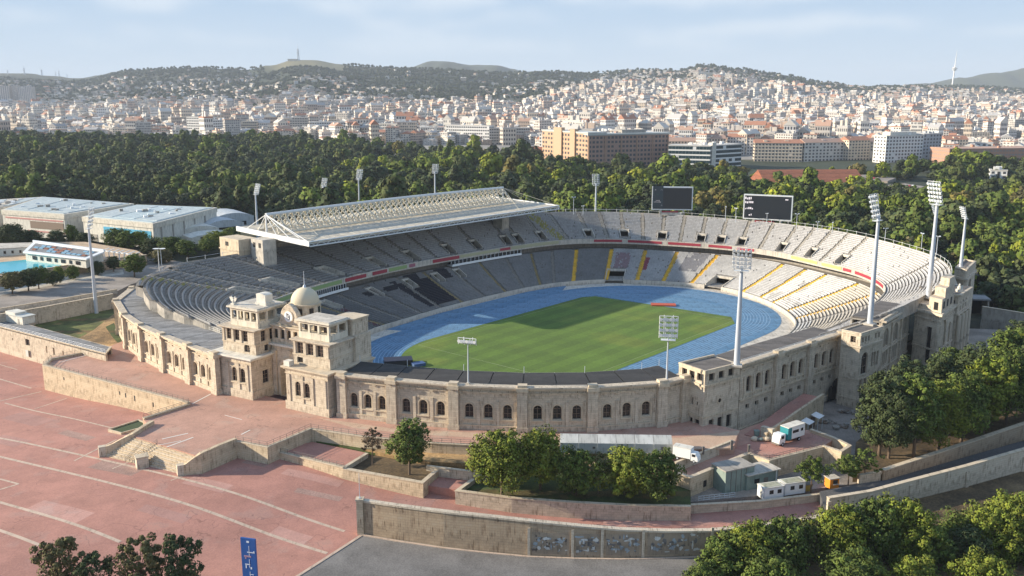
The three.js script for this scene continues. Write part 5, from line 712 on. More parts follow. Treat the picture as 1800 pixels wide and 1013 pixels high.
{
  const facing = ([X, Z]) => Math.atan2(CX - X, -(CZ - Z));
  const G1 = 'tall floodlight masts round the stadium';
  const m1 = mastOf('floodlight_mast', 'tall pale floodlight mast standing on the square tower roof at the side wing', 31.5, 5, 5, 4.6, 0.25, G1, 0.85); const p1 = [103.0, 257.4]; place(m1, p1, 20.9, facing(p1));
  const add = (p, y, label, sc, turn) => copyOf(m1, p[0], y, p[1], turn ?? facing(p), label, G1, sc);
  add([131.2, 283.5], 23, 'tall pale floodlight mast standing on the stepped side gate', [1.05, 0.98, 1.05]);
  add([56.5, 222.8], 18.9, 'tall pale floodlight mast on the roof behind the corner pavilion', [0.95, 0.81, 0.95]);
  add([-158.1, 341.2], 3.6, 'tall grey floodlight mast in the grass yard beside the curved facade', [0.9, 1.1, 0.9]);
  add([165.0, 333.1], 23.5, 'tall floodlight mast on the farthest stone block', [0.8, 0.6, 0.8]);
  const pb = [[-147.7, 530.3], [-122.5, 598.4], [-101.9, 613.5], [-57.8, 692.5], [47.1, 516.8], [221.5, 479.6]];
  const lb = ['floodlight mast behind the near end of the canopy truss', 'floodlight mast behind the canopy, second from its near end', 'floodlight mast behind the middle of the canopy', 'floodlight mast behind the far half of the canopy', 'floodlight mast rising behind the far stand, between canopy and black scoreboards', 'floodlight mast behind the right rim of the stand'];
  [[0.95, 0.84, 0.95], [0.9, 0.82, 0.9], [0.95, 0.94, 0.95], [1, 0.93, 1], [0.85, 0.86, 0.85], [0.8, 0.62, 0.8]].forEach((s, i) => add(pb[i], [4, 2, 2, 0, 10, 6][i], lb[i], s));
  const G2 = 'small floodlights on the facade roof';
  const m2 = mastOf('roof_floodlight', 'small two-row floodlight on the black roof near the gate house', 11, 1, 7, 4.6, 0.1, G2, 0.2), p2 = [-10.7, 215.7]; place(m2, p2, 16.4, facing(p2) + Math.PI);
  const m3 = mastOf('roof_floodlight', 'four-row floodlight on a thin pole at the black roof beside the pavilion', 12, 4, 6, 4.4, 0.1, G2, 0.28), p3 = [38.2, 218.0]; place(m3, p3, 16.4, facing(p3) + Math.PI * 0.92);
  // slim poles on and behind the rim
  const pole = thing('rim_pole', 'slim bare pole standing on the far rim of the stand', 'pole', [0, 0, 0], 0, 'slim poles along the rim'); part(pole, 'pole', bar(new THREE.Vector3(), new THREE.Vector3(0, 9, 0), 0.16, 6, 0.1), M.steel); part(pole, 'bracket', box(1.8, 0.15, 0.3, 0, 8.8, 0), M.steel); part(pole, 'lamp', box(0.7, 0.35, 0.5, 0.7, 8.95, 0), M.lamp); part(pole, 'lamp', box(0.7, 0.35, 0.5, -0.7, 8.95, 0), M.lamp);
  const spots = [[31.5, 469.6], [36.4, 469.6], [103.3, 443.5], [107.8, 441.5], [130.7, 420.1], [138.0, 412.8], [142.9, 407.5], [163.0, 362.3], [162.9, 348.8], [157.9, 385.9], [122.3, 439.4]]; spots.forEach((p, i) => { const o = i ? copyOf(pole, p[0], 25.5, p[1], i * 0.7, null, null, [1, [0.9, 0.5, 0.8, 0.75, 0.75, 0.45, 0.5, 0.7, 0.8, 0.55, 0.5][i], 1]) : pole; if (!i) o.position.set(p[0], 25.5, -p[1]); });
  // street lamp with two heads beside the left rim
  const sl = thing('street_lamp', 'twin-poled street lamp with round heads beside the left rim of the bowl', 'street lamp', [[-155.3, 400.3][0], 6, [-155.3, 400.3][1]]); for (const x of [-0.6, 0.6]) { part(sl, 'pole', bar(new THREE.Vector3(x, 0, 0), new THREE.Vector3(x, 13, 0), 0.2, 6, 0.14), M.paint); const c = new THREE.CylinderGeometry(1.5, 0.6, 0.5, 10); part(sl, 'lamp_head', uvm(c), M.paint).position.set(x * 2.2, 13.2, 0); }
}
// ---------------------------------------------------------------- scoreboards
function scoreboard(label, p, w, h, y, turn, marks) {
  const g = thing('scoreboard', label, 'scoreboard', [p[0], y - 4, p[1]], turn, 'scoreboards on the far rim');
  part(g, 'casing', box(w, h, 1.6, 0, 4, -0.8), M.steelPale); const sc = part(g, 'screen', box(w - 1.1, h - 1.1, 0.1, 0, 4.55, 0.02), M.screen);
  for (const x of [-w * 0.28, w * 0.28]) part(g, 'leg', box(1.0, 6, 1.0, x, -1.9, -0.8), M.concreteLight); part(g, 'cross_beam', box(w * 0.62, 1.1, 0.9, 0, 1.5, -0.75), M.concreteLight); part(g, 'cross_sign', box(w * 0.4, 0.7, 0.1, -w * 0.05, 2.75, -0.2), M.red);
  for (const [x, yy, a, b, m] of marks) part(sc, 'screen_mark', box(a, b, 0.04, x * w, 4 + yy * h, 0.09), m);
  return g;
}
{
  const lit = new THREE.MeshStandardMaterial({ color: L(0.6, 0.55, 0.58), emissive: L(0.6, 0.55, 0.58), emissiveIntensity: 0.25, roughness: 0.6 }), dim = mat(L(0.03, 0.045, 0.055), 0.4), green = mat(L(0.02, 0.15, 0.08), 0.5);
  const r = rngOf(31), p1 = [81.5, 467.4], p2 = [122.9, 441.5];
  const m1 = [[-0.355, 0.1, 5.2, 11.0, dim], [-0.36, 0.38, 2.2, 0.5, lit], [-0.37, 0.33, 3.6, 0.3, lit], [-0.42, 0.85, 0.7, 0.4, lit], [-0.27, 0.85, 0.9, 0.45, lit], [-0.36, 0.65, 0.5, 0.4, green], [-0.26, 0.18, 0.6, 0.5, lit]];
  const m2 = []; for (const [y, n, hh] of [[0.8, 4, 1.3], [0.64, 5, 1.1], [0.4, 5, 1.0], [0.15, 2, 1.2]]) for (let k = 0; k < n; k++) m2.push([-0.455 + 0.036 * k + (n < 3 ? 0.09 : 0), y + 0.02 * (r() - 0.5), 0.35 + 0.4 * r(), hh * (0.5 + 0.5 * r()), lit]); m2.push([0.38, 0.82, 1.4, 0.5, lit]);
  scoreboard('dark scoreboard with a pale frame on the far rim, nearer the canopy', p1, 20.5, 11.8, 28.2, -0.10, m1);
  scoreboard('dark scoreboard with white marks down one edge, on the far rim', p2, 23, 12, 26.6, -0.42, m2);
}
// ---------------------------------------------------------------- the right-hand terrace, ramp, yard and what stands there
const yardY = -0.9;
structure('service_yard', prism([[37.7, 186.2], [55.3, 189.7], [77.5, 195.7], [86.8, 199.6], [134.4, 228.9], [190, 250], [230, 330], [160, 340], [95, 262], [60, 226], [47, 215]], -3, yardY), M.yard);
const T2 = 3.0;
structure('truck_terrace', prism([[36.5, 193.8], [52.4, 207.4], [47.5, 213.7], [57.2, 219.6], [64.6, 225.7], [75.0, 219.6], [79.0, 213.7], [74.6, 208.5], [59.5, 200.4], [55.9, 203.8], [39.2, 189.7]], -3, T2), M.plazaTop);
structure('truck_terrace_patch', prism([[53.0, 207.7], [62.5, 215.2], [73.8, 217.6], [77.8, 213.3], [74.3, 208.8], [59.6, 201.1], [56.3, 204.5]], 2.8, T2 + 0.02), M.plaza);
terraceWall('yard_wall', 'stone building wall with two dark windows under the truck terrace', [[36.0, 192.4], [39.1, 189.3], [55.8, 203.5]], -3, 3.5, 0.8, M.wallStone, 0);
{ const g = scene.getObjectByName('yard_wall'), a = [39.1, 189.3], b = [55.8, 203.5]; for (const [f, y, w, h] of [[0.22, 0.1, 1.1, 1.5], [0.52, -0.2, 1.3, 2.4]]) { const q = box(w, h, 0.12); q.rotateY(Math.atan2(b[1] - a[1], b[0] - a[0])); q.translate(mix(a[0], b[0], f) + 0.22, y, -mix(a[1], b[1], f) + 0.32); wpart(g, 'window', q, M.dark); } }
terraceWall('yard_wall', 'long stone wall with wire fence round the truck terrace above the huts', [[55.6, 203.0], [59.1, 199.2], [74.3, 207.6]], -3, 3.4, 0.7, M.wallStone, 1.0);
terraceWall('yard_wall', 'stone box wall projecting at the corner of the truck terrace', [[74.3, 207.6], [77.3, 204.0], [80.7, 207.6], [78.7, 212.8], [74.8, 218.6]], -3, 3.6, 0.6, M.wallStone, 0);
terraceWall('yard_wall', 'low kerb wall between the sandy path and the truck terrace', [[36.4, 193.3], [52.4, 206.9]], -1, 5.2, 0.4, M.stone, 0);
{ const a = [51.1, 202.2]; const g = thing('bollard', 'dark square bollard at the corner of the truck terrace', 'bollard', [a[0], 4.8, a[1]]); part(g, 'post', box(0.5, 2.2, 0.5), M.rail); part(g, 'cap', box(0.6, 0.15, 0.6, 0, 2.202, 0), M.weathered); const b = [43.9, 199.2]; const o = copyOf(g, b[0], 4.9, b[1], 0, 'dark square bollard behind the small white truck', null, 0.8); const c = [55.5, 203.5]; copyOf(g, c[0], 3.4, c[1], 0, 'grey bollard on the stone wall above the green hut', null, 0.9); }
{ // ramp along the side wing
  const g = thing('access_ramp', 'pink ramp with a stone parapet climbing along the side wing', 'ramp', [70, 3, 232]), lo = [61.8, 212.6], hi = [84.0, 237.5], k = 5, pl = [0, 0.25, 0.5, 0.75, 1].map((t) => [mix(lo[0], hi[0], t), mix(lo[1], hi[1], t)]), inn = offsetLine(pl, -5.5);
  wpart(g, 'parapet', ringPrism(offsetLine(pl, 0.35), offsetLine(pl, -0.35), -2, [5.0, 5.4, 6.0, 6.4, 6.8]), M.wallStone); wpart(g, 'ramp_floor', ringPrism(offsetLine(pl, -0.36), inn, -2, [3.2, 3.8, 4.6, 5.2, 5.6]), M.plaza);
  const a2 = [62.3, 214.2]; wpart(g, 'end_block', box(1.2, 4, 3.2, a2[0] + 0.5, 1.8, -a2[1], 0.75), M.stone);
  for (const f of [0.6, 0.78]) { const X = mix(lo[0], hi[0], f) + 0.55, Z = mix(lo[1], hi[1], f) - 0.6, q = box(2.4, 3.4, 0.2); q.rotateY(Math.atan2(hi[1] - lo[1], hi[0] - lo[0])); q.translate(X, yardY, -Z); wpart(g, 'doorway', q, M.windowFrame); const aw = box(3.2, 0.15, 2.4); aw.rotateX(0.25); aw.rotateY(Math.atan2(hi[1] - lo[1], hi[0] - lo[0])); aw.translate(X + 0.8, yardY + 3.9, -Z + 0.9); wpart(g, 'awning', aw, M.paint); for (const s of [-1.4, 1.4]) { const d = norm2(hi[0] - lo[0], hi[1] - lo[1]); wpart(g, 'awning_post', box(0.12, 3.9, 0.12, X + d[0] * s + 1.3, yardY, -(Z + d[1] * s) + 1.7), M.steelPale); } }
}
// vehicles ---------------------------------------------------------
function wheels(g, xs, z, r) { for (const x of xs) for (const s of [-1, 1]) { const t = new THREE.CylinderGeometry(r, r, 0.3, 14); t.rotateX(Math.PI / 2); const w = part(g, 'wheel', t, M.tyre); w.position.set(x, r, s * z); const h = new THREE.CylinderGeometry(r * 0.55, r * 0.55, 0.32, 10); h.rotateX(Math.PI / 2); part(w, 'rim', h, M.steel); } }
{
  const p = [67.1, 211.8], g = thing('box_truck', 'white truck with a teal and white box body parked on the pink terrace', 'truck', [p[0], T2 + 0.02, p[1]], 0.62);
  const cab = new THREE.Shape([[0, 0], [2.1, 0], [2.1, 2.2], [0.5, 2.2], [0.05, 1.1]].map((q) => new THREE.Vector2(...q))), ce = new THREE.ExtrudeGeometry(cab, { depth: 2.2, bevelEnabled: true, bevelSize: 0.06, bevelThickness: 0.06, bevelSegments: 1 }); ce.translate(-4.6, 0.65, -1.1); part(g, 'cab', uvm(ce), M.paint);
  { const ws = box(0.06, 0.95, 1.9); ws.rotateZ(-0.39); ws.translate(-4.42, 1.75, 0); part(g, 'windscreen', ws, M.glass); for (const s of [-1, 1]) { part(g, 'side_window', box(1.0, 0.75, 0.05, -3.5, 1.85, s * 1.19), M.glass); part(g, 'headlight', box(0.08, 0.25, 0.4, -4.68, 0.95, s * 0.75), M.lamp); part(g, 'mirror', box(0.1, 0.5, 0.3, -4.4, 1.9, s * 1.4), M.rail); } part(g, 'bumper', box(0.25, 0.35, 2.2, -4.72, 0.45, 0), M.rail); }
  part(g, 'body', box(6.2, 3.0, 2.5, 1.6, 1.1, 0), M.paint); part(g, 'body_stripe', box(1.2, 2.9, 2.56, -0.9, 1.13, 0), M.teal); part(g, 'body_front', box(0.1, 2.9, 2.4, -1.54, 1.13, 0), M.teal); part(g, 'body_window', box(2.2, 0.7, 0.06, 1.2, 2.5, 1.27), M.glass); part(g, 'body_window', box(0.8, 0.7, 0.06, 3.6, 2.5, 1.27), M.glass); part(g, 'roof_edge', box(6.3, 0.12, 2.6, 1.6, 4.102, 0), M.white); part(g, 'chassis', box(8.8, 0.3, 1.2, -0.1, 0.6, 0), M.rail); wheels(g, [-3.4, 2.8], 1.05, 0.48);
  for (const [x, z, w, h, m, dz, lb, nm] of [[[60.4, 215.2], 0, 1.2, 1.7, M.greenHut, 0, 'green wheeled bin left beside the parked truck', 'bin'], [[64.0, 209.9], 0, 1.1, 1.5, M.teal, 0.2, 'teal bin standing in front of the parked truck', 'bin']]) { const b = thing('wheelie_bin', lb, 'bin', [x[0], T2 + 0.02, x[1]], dz); const s = new THREE.CylinderGeometry(w * 0.72, w * 0.55, h * 0.8, 4); s.rotateY(Math.PI / 4); s.translate(0, h * 0.4 + 0.15, 0); part(b, 'bin_body', uvm(s), m); part(b, 'lid', box(w * 1.1, 0.12, w * 1.15, 0, h * 0.8 + 0.16, 0), m); part(b, 'wheel', bar(new THREE.Vector3(-0.5, 0.15, 0.4), new THREE.Vector3(0.5, 0.15, 0.4), 0.15, 8), M.tyre); }
  { const q = [61.0, 212.2], h = thing('equipment_heap', 'heap of dark and tan gear covered in sheets beside the truck', 'equipment', [q[0], T2 + 0.02, q[1]]), r = rngOf(4); for (let k = 0; k < 6; k++) { const s = new THREE.IcosahedronGeometry(0.5 + 0.35 * r(), 1); s.scale(1.2, 0.8, 1); s.translate((k - 2.5) * 0.7, 0.4 + 0.2 * r(), (r() - 0.5) * 1.2); part(h, 'sheeted_pile', uvm(s), [M.trim, M.rail, M.greenHut, M.brownStone][k % 4]); } }
}
{ // small white truck by the long tent
  const p = [39.5, 195.4], g = thing('small_truck', 'small white box truck parked at the end of the long white tent', 'truck', [p[0], 5.02, p[1]], 2.6);
  part(g, 'body', box(4.2, 2.3, 2.1, 1.0, 0.8, 0), M.paint); const cab = new THREE.Shape([[0, 0], [1.6, 0], [1.6, 1.7], [0.6, 1.7], [0.1, 0.9]].map((q) => new THREE.Vector2(...q))), ce = new THREE.ExtrudeGeometry(cab, { depth: 1.9, bevelEnabled: true, bevelSize: 0.05, bevelThickness: 0.05, bevelSegments: 1 }); ce.translate(-2.8, 0.5, -0.95); part(g, 'cab', uvm(ce), M.paint); { const ws = box(0.05, 0.85, 1.7); ws.rotateZ(-0.55); ws.translate(-2.5, 1.35, 0); part(g, 'windscreen', ws, M.glass); } for (const s of [-1, 1]) part(g, 'side_window', box(0.8, 0.6, 0.05, -1.8, 1.5, s * 1.02), M.glass); part(g, 'roof_edge', box(4.3, 0.1, 2.2, 1.0, 3.102, 0), M.white); wheels(g, [-1.9, 2.0], 0.85, 0.4); part(g, 'chassis', box(5.4, 0.25, 1.0, 0.2, 0.45, 0), M.rail);
}
{ // long white tent on the path
  const tentA = mat(L(0.52, 0.51, 0.48), 0.8, plasterTex), tentB = mat(L(0.58, 0.57, 0.54), 0.8, plasterTex), a = [11.1, 199.8], b = [36.8, 198.8], g = thing('long_tent', 'long low white tent with a ridged roof behind the bushy trees', 'tent', [(a[0] + b[0]) / 2, 5.02, (a[1] + b[1]) / 2], Math.atan2(b[1] - a[1], b[0] - a[0])), w = Math.hypot(b[0] - a[0], b[1] - a[1]), n = 6;
  for (let i = 0; i < n; i++) { const x0 = -w / 2 + w * i / n, x1 = x0 + w / n - 0.08, s = new THREE.Shape([[-2.8, 0], [2.8, 0], [2.8, 2.5], [0, 3.7], [-2.8, 2.5]].map((q) => new THREE.Vector2(...q))), e = new THREE.ExtrudeGeometry(s, { depth: x1 - x0, bevelEnabled: false }); e.rotateY(Math.PI / 2); e.translate(x0, 0, -2.6); part(g, 'tent_bay', uvm(e), i % 2 ? tentA : tentB); part(g, 'bay_post', box(0.12, 2.6, 0.12, x0, 0, 0.24), M.steelPale); }
  part(g, 'door', box(1.2, 1.9, 0.06, w * 0.42, 0, 0.23), M.rail); part(g, 'vent', box(0.6, 0.5, 0.06, -w * 0.2, 1.2, 0.23), M.rail);
}
terraceWall('terrace_wall', 'stone retaining wall below the long white tent', [K7, [19.7, 201.0], [30.2, 200.3], [36.0, 191.5]], -3, 5.15, 0.6, M.wallStone, 0);
// huts in the yard below
{
  const p = [53.2, 190.6], g = thing('green_hut', 'grey-green shed with stepped flat roofs beside the yard wall', 'shed', [p[0], yardY, p[1] + 2], 0.45);
  part(g, 'body', box(8, 5.2, 5, -2.5, 0, -3), M.greenHut); part(g, 'roof', box(8.3, 0.25, 5.3, -2.5, 5.202, -3), M.concrete); part(g, 'lower_body', box(9, 3.6, 4.5, 3.5, 0, -2.2), M.greenHut); part(g, 'lower_roof', box(9.4, 0.2, 5.4, 3.5, 3.602, -2), M.concreteLight); part(g, 'porch_post', box(0.15, 3.6, 0.15, 7, 0, 0.6), M.steelPale); part(g, 'door', box(1.2, 2.2, 0.1, 4.5, 0, 0.08), M.rail); for (const x of [-5, -3.6, -2.2, -0.8]) part(g, 'wall_rib', box(0.1, 5.0, 0.08, x, 0.1, -0.46), M.rail); part(g, 'window', box(1.4, 1, 0.08, 1.9, 1.3, 0.08), M.glass);
  const hut = (q, label, w, turn) => { const h = thing('site_hut', label, 'site hut', [q[0], yardY, q[1]], turn, 'white site huts'); part(h, 'body', box(w, 2.6, 2.6, 0, 0.15, 0), M.paint); part(h, 'roof', box(w + 0.2, 0.16, 2.8, 0, 2.752, 0), M.white); part(h, 'roof_sheet', box(w * 0.8, 0.06, 2.2, 0, 2.914, 0), mat(L(0.42, 0.42, 0.32), 0.8, concreteTex)); for (const x of [-w * 0.12, w * 0.28]) part(h, 'window', box(1.0, 0.9, 0.07, x, 1.3, 1.3), M.glass); part(h, 'door', box(0.07, 2.0, 0.9, -w / 2 - 0.02, 0.25, 0.1), M.adPale); for (const x of [-w / 2 + 0.1, w / 2 - 0.1]) part(h, 'corner_post', box(0.14, 2.6, 0.14, x, 0.15, 1.28), M.steel); return h; };
  hut([56.8, 188.9], 'white site hut with small windows beside the low road wall', 5.0, 0.30); hut([62.1, 191.2], 'white site hut with two large windows and raised roof edge', 5.4, 0.30);
  const o = [72.1, 194.3], b = thing('orange_kiosk', 'small orange kiosk with a pale roof between the two yard trees', 'kiosk', [o[0], yardY, o[1]], 0.3); part(b, 'body', box(2.4, 2.3, 2.0), M.orange); part(b, 'roof', box(2.8, 0.15, 2.4, 0, 2.302, 0), M.concreteLight); part(b, 'hatch', box(1.2, 0.9, 0.06, 0.2, 1.1, 1.01), M.dark); part(b, 'counter', box(1.4, 0.08, 0.4, 0.2, 1.0, 1.2), M.concreteLight);
  const y = [65.8, 192.5], y2 = thing('yellow_bin', 'yellow skip standing behind the second site hut', 'skip', [y[0], yardY, y[1]], 0.3); const s = new THREE.CylinderGeometry(1.4, 1.0, 1.6, 4); s.rotateY(Math.PI / 4); s.translate(0, 0.8, 0); part(y2, 'bin_body', uvm(s), mat(L(0.50, 0.36, 0.06), 0.8, concreteTex)); part(y2, 'rim', box(2.1, 0.12, 2.1, 0, 1.6, 0), M.rail);
  const gt = thing('yard_fence', 'low pale mesh fence beside the grey-green shed', 'fence', [[46.0, 187.7][0], yardY, [46.0, 187.7][1]]); railing(gt, 'railing', [[40.6, 186.8], [49.0, 188.9]], yardY, 1.1, 1.2, M.steelPale); part(gt, 'gate_leaf', box(2.2, 0.06, 0.06, 0, 0.9, 0.2), M.steelPale);
}
{ // building debris in the service yard
  const r = rngOf(66), dn = ['low heap of broken slabs on the service yard beside the awnings', 'flat pile of dark boards lying on the service yard', 'small heap of rubble near the arched doorway of the side wing'];
  [[84.9, 236.4], [87.4, 232.0], [93.5, 244.1]].forEach((p, i) => { const g = thing('debris_heap', dn[i], 'debris', [p[0], yardY, p[1]]); for (let k = 0; k < 9; k++) { const b = box(0.6 + 1.6 * r(), 0.15 + 0.5 * r(), 0.4 + 1.0 * r()); b.rotateZ((r() - 0.5) * 0.5); b.rotateY(r() * 3); b.translate((r() - 0.5) * 4, r() * 0.4, (r() - 0.5) * 3); part(g, 'slab', b, [M.weathered, M.concrete, M.windowFrame][k % 3]); } });
}
// low road wall and the higher curved wall at the right
const roadWall = [[27.6, 180.3], [38.1, 183.4], [53.3, 185.3], [66.1, 188.5], [76.1, 191.8]];
terraceWall('road_wall', 'low curved stone wall along the pink road in front of the huts', roadWall, -4, -0.3, 0.6, M.stone, 0);
const highWall = [[66.2, 179.8], [76.3, 183.2], [86.9, 188.1], [102.7, 195.3], [120.3, 204.2], [136.3, 213.1]];
{ const g = terraceWall('road_wall', 'high curved stone wall with a pale coping above the leafy slope', highWall, -9, [3, 3, 3.3, 3.7, 4.1, 4.5], 0.8, M.stone, 0); const r = rngOf(3); for (let k = 0; k < 5; k++) { const i = k, [x, z] = highWall[i]; wpart(g, 'buttress', box(0.9, 11, 0.5, x + 0.1, -8.5, -z + 0.45, 0.4), M.stone); } }
structure('side_road', prism([[67.6, 189.1], [76.4, 192.7], [85.1, 195.4], [102.4, 205.2], [129.1, 219.6], [150, 224], [152, 215], ...[highWall[5], highWall[4], highWall[3], highWall[2], highWall[1], highWall[0]].map(([x, z]) => [x - 0.3, z + 0.6])], -6, 0.3), M.asphaltDark);
{ const pl = [[83.8, 195.4], [98.7, 203.5], [113.3, 211.6], [129.4, 220.8], [144.7, 229.9]]; terraceWall('slope_wall', 'brown retaining wall below the dark trees along the side road', pl, -4, [2.6, 3.2, 3.8, 4.4, 5.0], 0.9, M.brownStone, 0); terraceWall('slope_wall', 'short pale stone wall end beside the small yard trees', [[77.9, 193.9], [84.0, 196.0]], -3, 2.0, 0.7, M.stone, 0);
  structure('wooded_bank', prism([...pl, [170, 250], [175, 280], [120, 245], [98, 232], [85, 215], [77.8, 197.0]], -4, 1.6), M.soil); }
{ // grey yard wall far right
  terraceWall('far_yard_wall', 'plain concrete wall closing the grey yard beyond the side gate', [[183.2, 349.4], [193.3, 338.2], [205.4, 322.6]], -4, 5, 0.8, M.concrete, 0); const p = [182.6, 356.5], g = thing('dark_garage', 'dark open garage bay under a flat roof beside the grey yard', 'garage', [p[0], -1, p[1]], -0.2); part(g, 'side_wall', box(0.6, 7, 8, -4, 0, -4), M.concrete); part(g, 'side_wall', box(0.6, 7, 8, 6, 0, -4), M.concrete); part(g, 'roof', box(11.5, 0.6, 9, 1, 7.002, -4), M.roofGrey); part(g, 'dark_bay', box(9.4, 7, 0.3, 1, 0, -7.6), M.dark); const p2 = [208.3, 407.0], g2 = copyOf(g, p2[0], -1, p2[1], -0.2, 'dark low shed roof behind the garage bay at the wood edge'); }
// ---------------------------------------------------------------- blue banner post at the bottom
{
  const g = thing('blue_sign', 'tall narrow blue sign with small white marks at the edge of the pink square', 'sign', [[-47.0, 151.4][0], hp(...[-47.0, 151.4]) - 1.3, [-47.0, 151.4][1]], -0.25);
  part(g, 'panel', box(2.9, 11.2, 0.35, 0, 0.8, 0), M.blueSign); part(g, 'foot', box(3.2, 0.8, 0.7), M.concrete); const w = mat(L(0.62, 0.66, 0.72), 0.7), rd = mat(L(0.35, 0.22, 0.3), 0.7);
  for (const [x, y, a, b, m] of [[0, 11.2, 0.5, 0.35, w], [0.15, 8.6, 0.09, 2.0, w], [0.5, 9.3, 1.5, 0.14, w], [1.1, 9.4, 0.25, 0.25, w], [-0.2, 8.4, 1.4, 0.3, rd], [-0.6, 8.0, 0.25, 0.5, rd], [0.1, 6.4, 0.09, 1.6, w], [-0.3, 6.9, 1.0, 0.16, w], [-0.6, 6.2, 0.2, 0.6, w], [0.4, 6.1, 0.3, 0.4, w], [0.1, 4.4, 0.09, 1.2, w], [0.4, 5.0, 0.8, 0.12, w]]) part(g, 'sign_mark', box(a, b, 0.05, x, y, 0.19), m);
}

structure('leafy_slope', prism([[58, 172], [70, 178.5], [88, 188], [125, 207], [160, 222], [170, 120], [40, 120], [44, 150]], -9, -1.2), M.soil);

// ---------------------------------------------------------------- left: yard, street, swimming baths
structure('grass_yard', prism([[-172.5, 322.9], [-173.1, 328.8], [-154.8, 349.0], [-143.9, 334.1], [-116.1, 278.4], [-127.1, 285.6], [-132.5, 289.6]], -3, 4.3), M.dryGrass);
structure('sandy_path', prism([[-147.8, 300.6], [-147.9, 315.9], [-151.1, 340.1], [-142.9, 327.6], [-130.1, 300.6], [-117.6, 280.0], [-128.4, 286.6]], 4.0, 4.33), M.sand);
structure('grass_patch', prism([[-145.6, 320.0], [-145.0, 325.9], [-135.9, 308.1], [-125.9, 292.0], [-124.9, 287.9], [-135.6, 303.5]], 4.0, 4.35), M.grass);
structure('street', prism([[-191.2, 313.6], [-184.4, 323.1], [-172.0, 339.9], [-157.5, 355.2], [-157.5, 373.0], [-151.0, 400.5], [-151.2, 423.0], [-175.7, 438.4], [-191.3, 400.5], [-208.4, 367.2], [-217.3, 351.0]], 0, 9), M.yard);
structure('promenade', prism([[-220.4, 363.9], [-212.2, 374.2], [-203.6, 390.0], [-174.6, 405.9], [-169.5, 395.2], [-185.0, 376.5], [-192.8, 363.9], [-199.6, 351.0], [-205.9, 338.9]], 8.7, 9.03), M.concreteLight);
terraceWall('yard_wall', 'tall grey stone wall between the street and the grass yard', [[-182.7, 312.9], [-171.1, 326.1], [-163.9, 336.4], [-155.0, 349.5]], 2, 10, 0.8, M.stone, 0);
terraceWall('street_parapet', 'low pale concrete parapet along the street above the yard', [[-187.3, 321.2], [-171.5, 339.0], [-156.8, 357.7]], 8.5, 10.1, 0.5, M.concreteLight, 0);
terraceWall('pool_wall', 'long brown wall between the swimming pool terrace and the street', [[-216.5, 358.0], [-209.3, 369.7], [-195.9, 390.0], [-183.5, 406.7], [-169.1, 420.1]], 6, 13.2, 0.8, mat(L(0.30, 0.20, 0.14), 0.9, concreteTex), 0);
structure('pool_deck', prism([[-218.3, 353.5], [-208.7, 368.5], [-192.2, 392.7], [-168.5, 418.6], [-179.3, 434.5], [-215.6, 460.6], [-258.7, 460.6], [-276.4, 451.5]], 5, 12.9), mat(L(0.58, 0.42, 0.28), 0.9, concreteTex));
structure('pool_water', prism([[-241.5, 392.7], [-227.1, 402.4], [-219.1, 408.9], [-207.1, 403.8], [-196.7, 396.8], [-196.4, 390.0], [-212.6, 375.8], [-223.7, 362.6]], 12.7, 12.96), M.water);
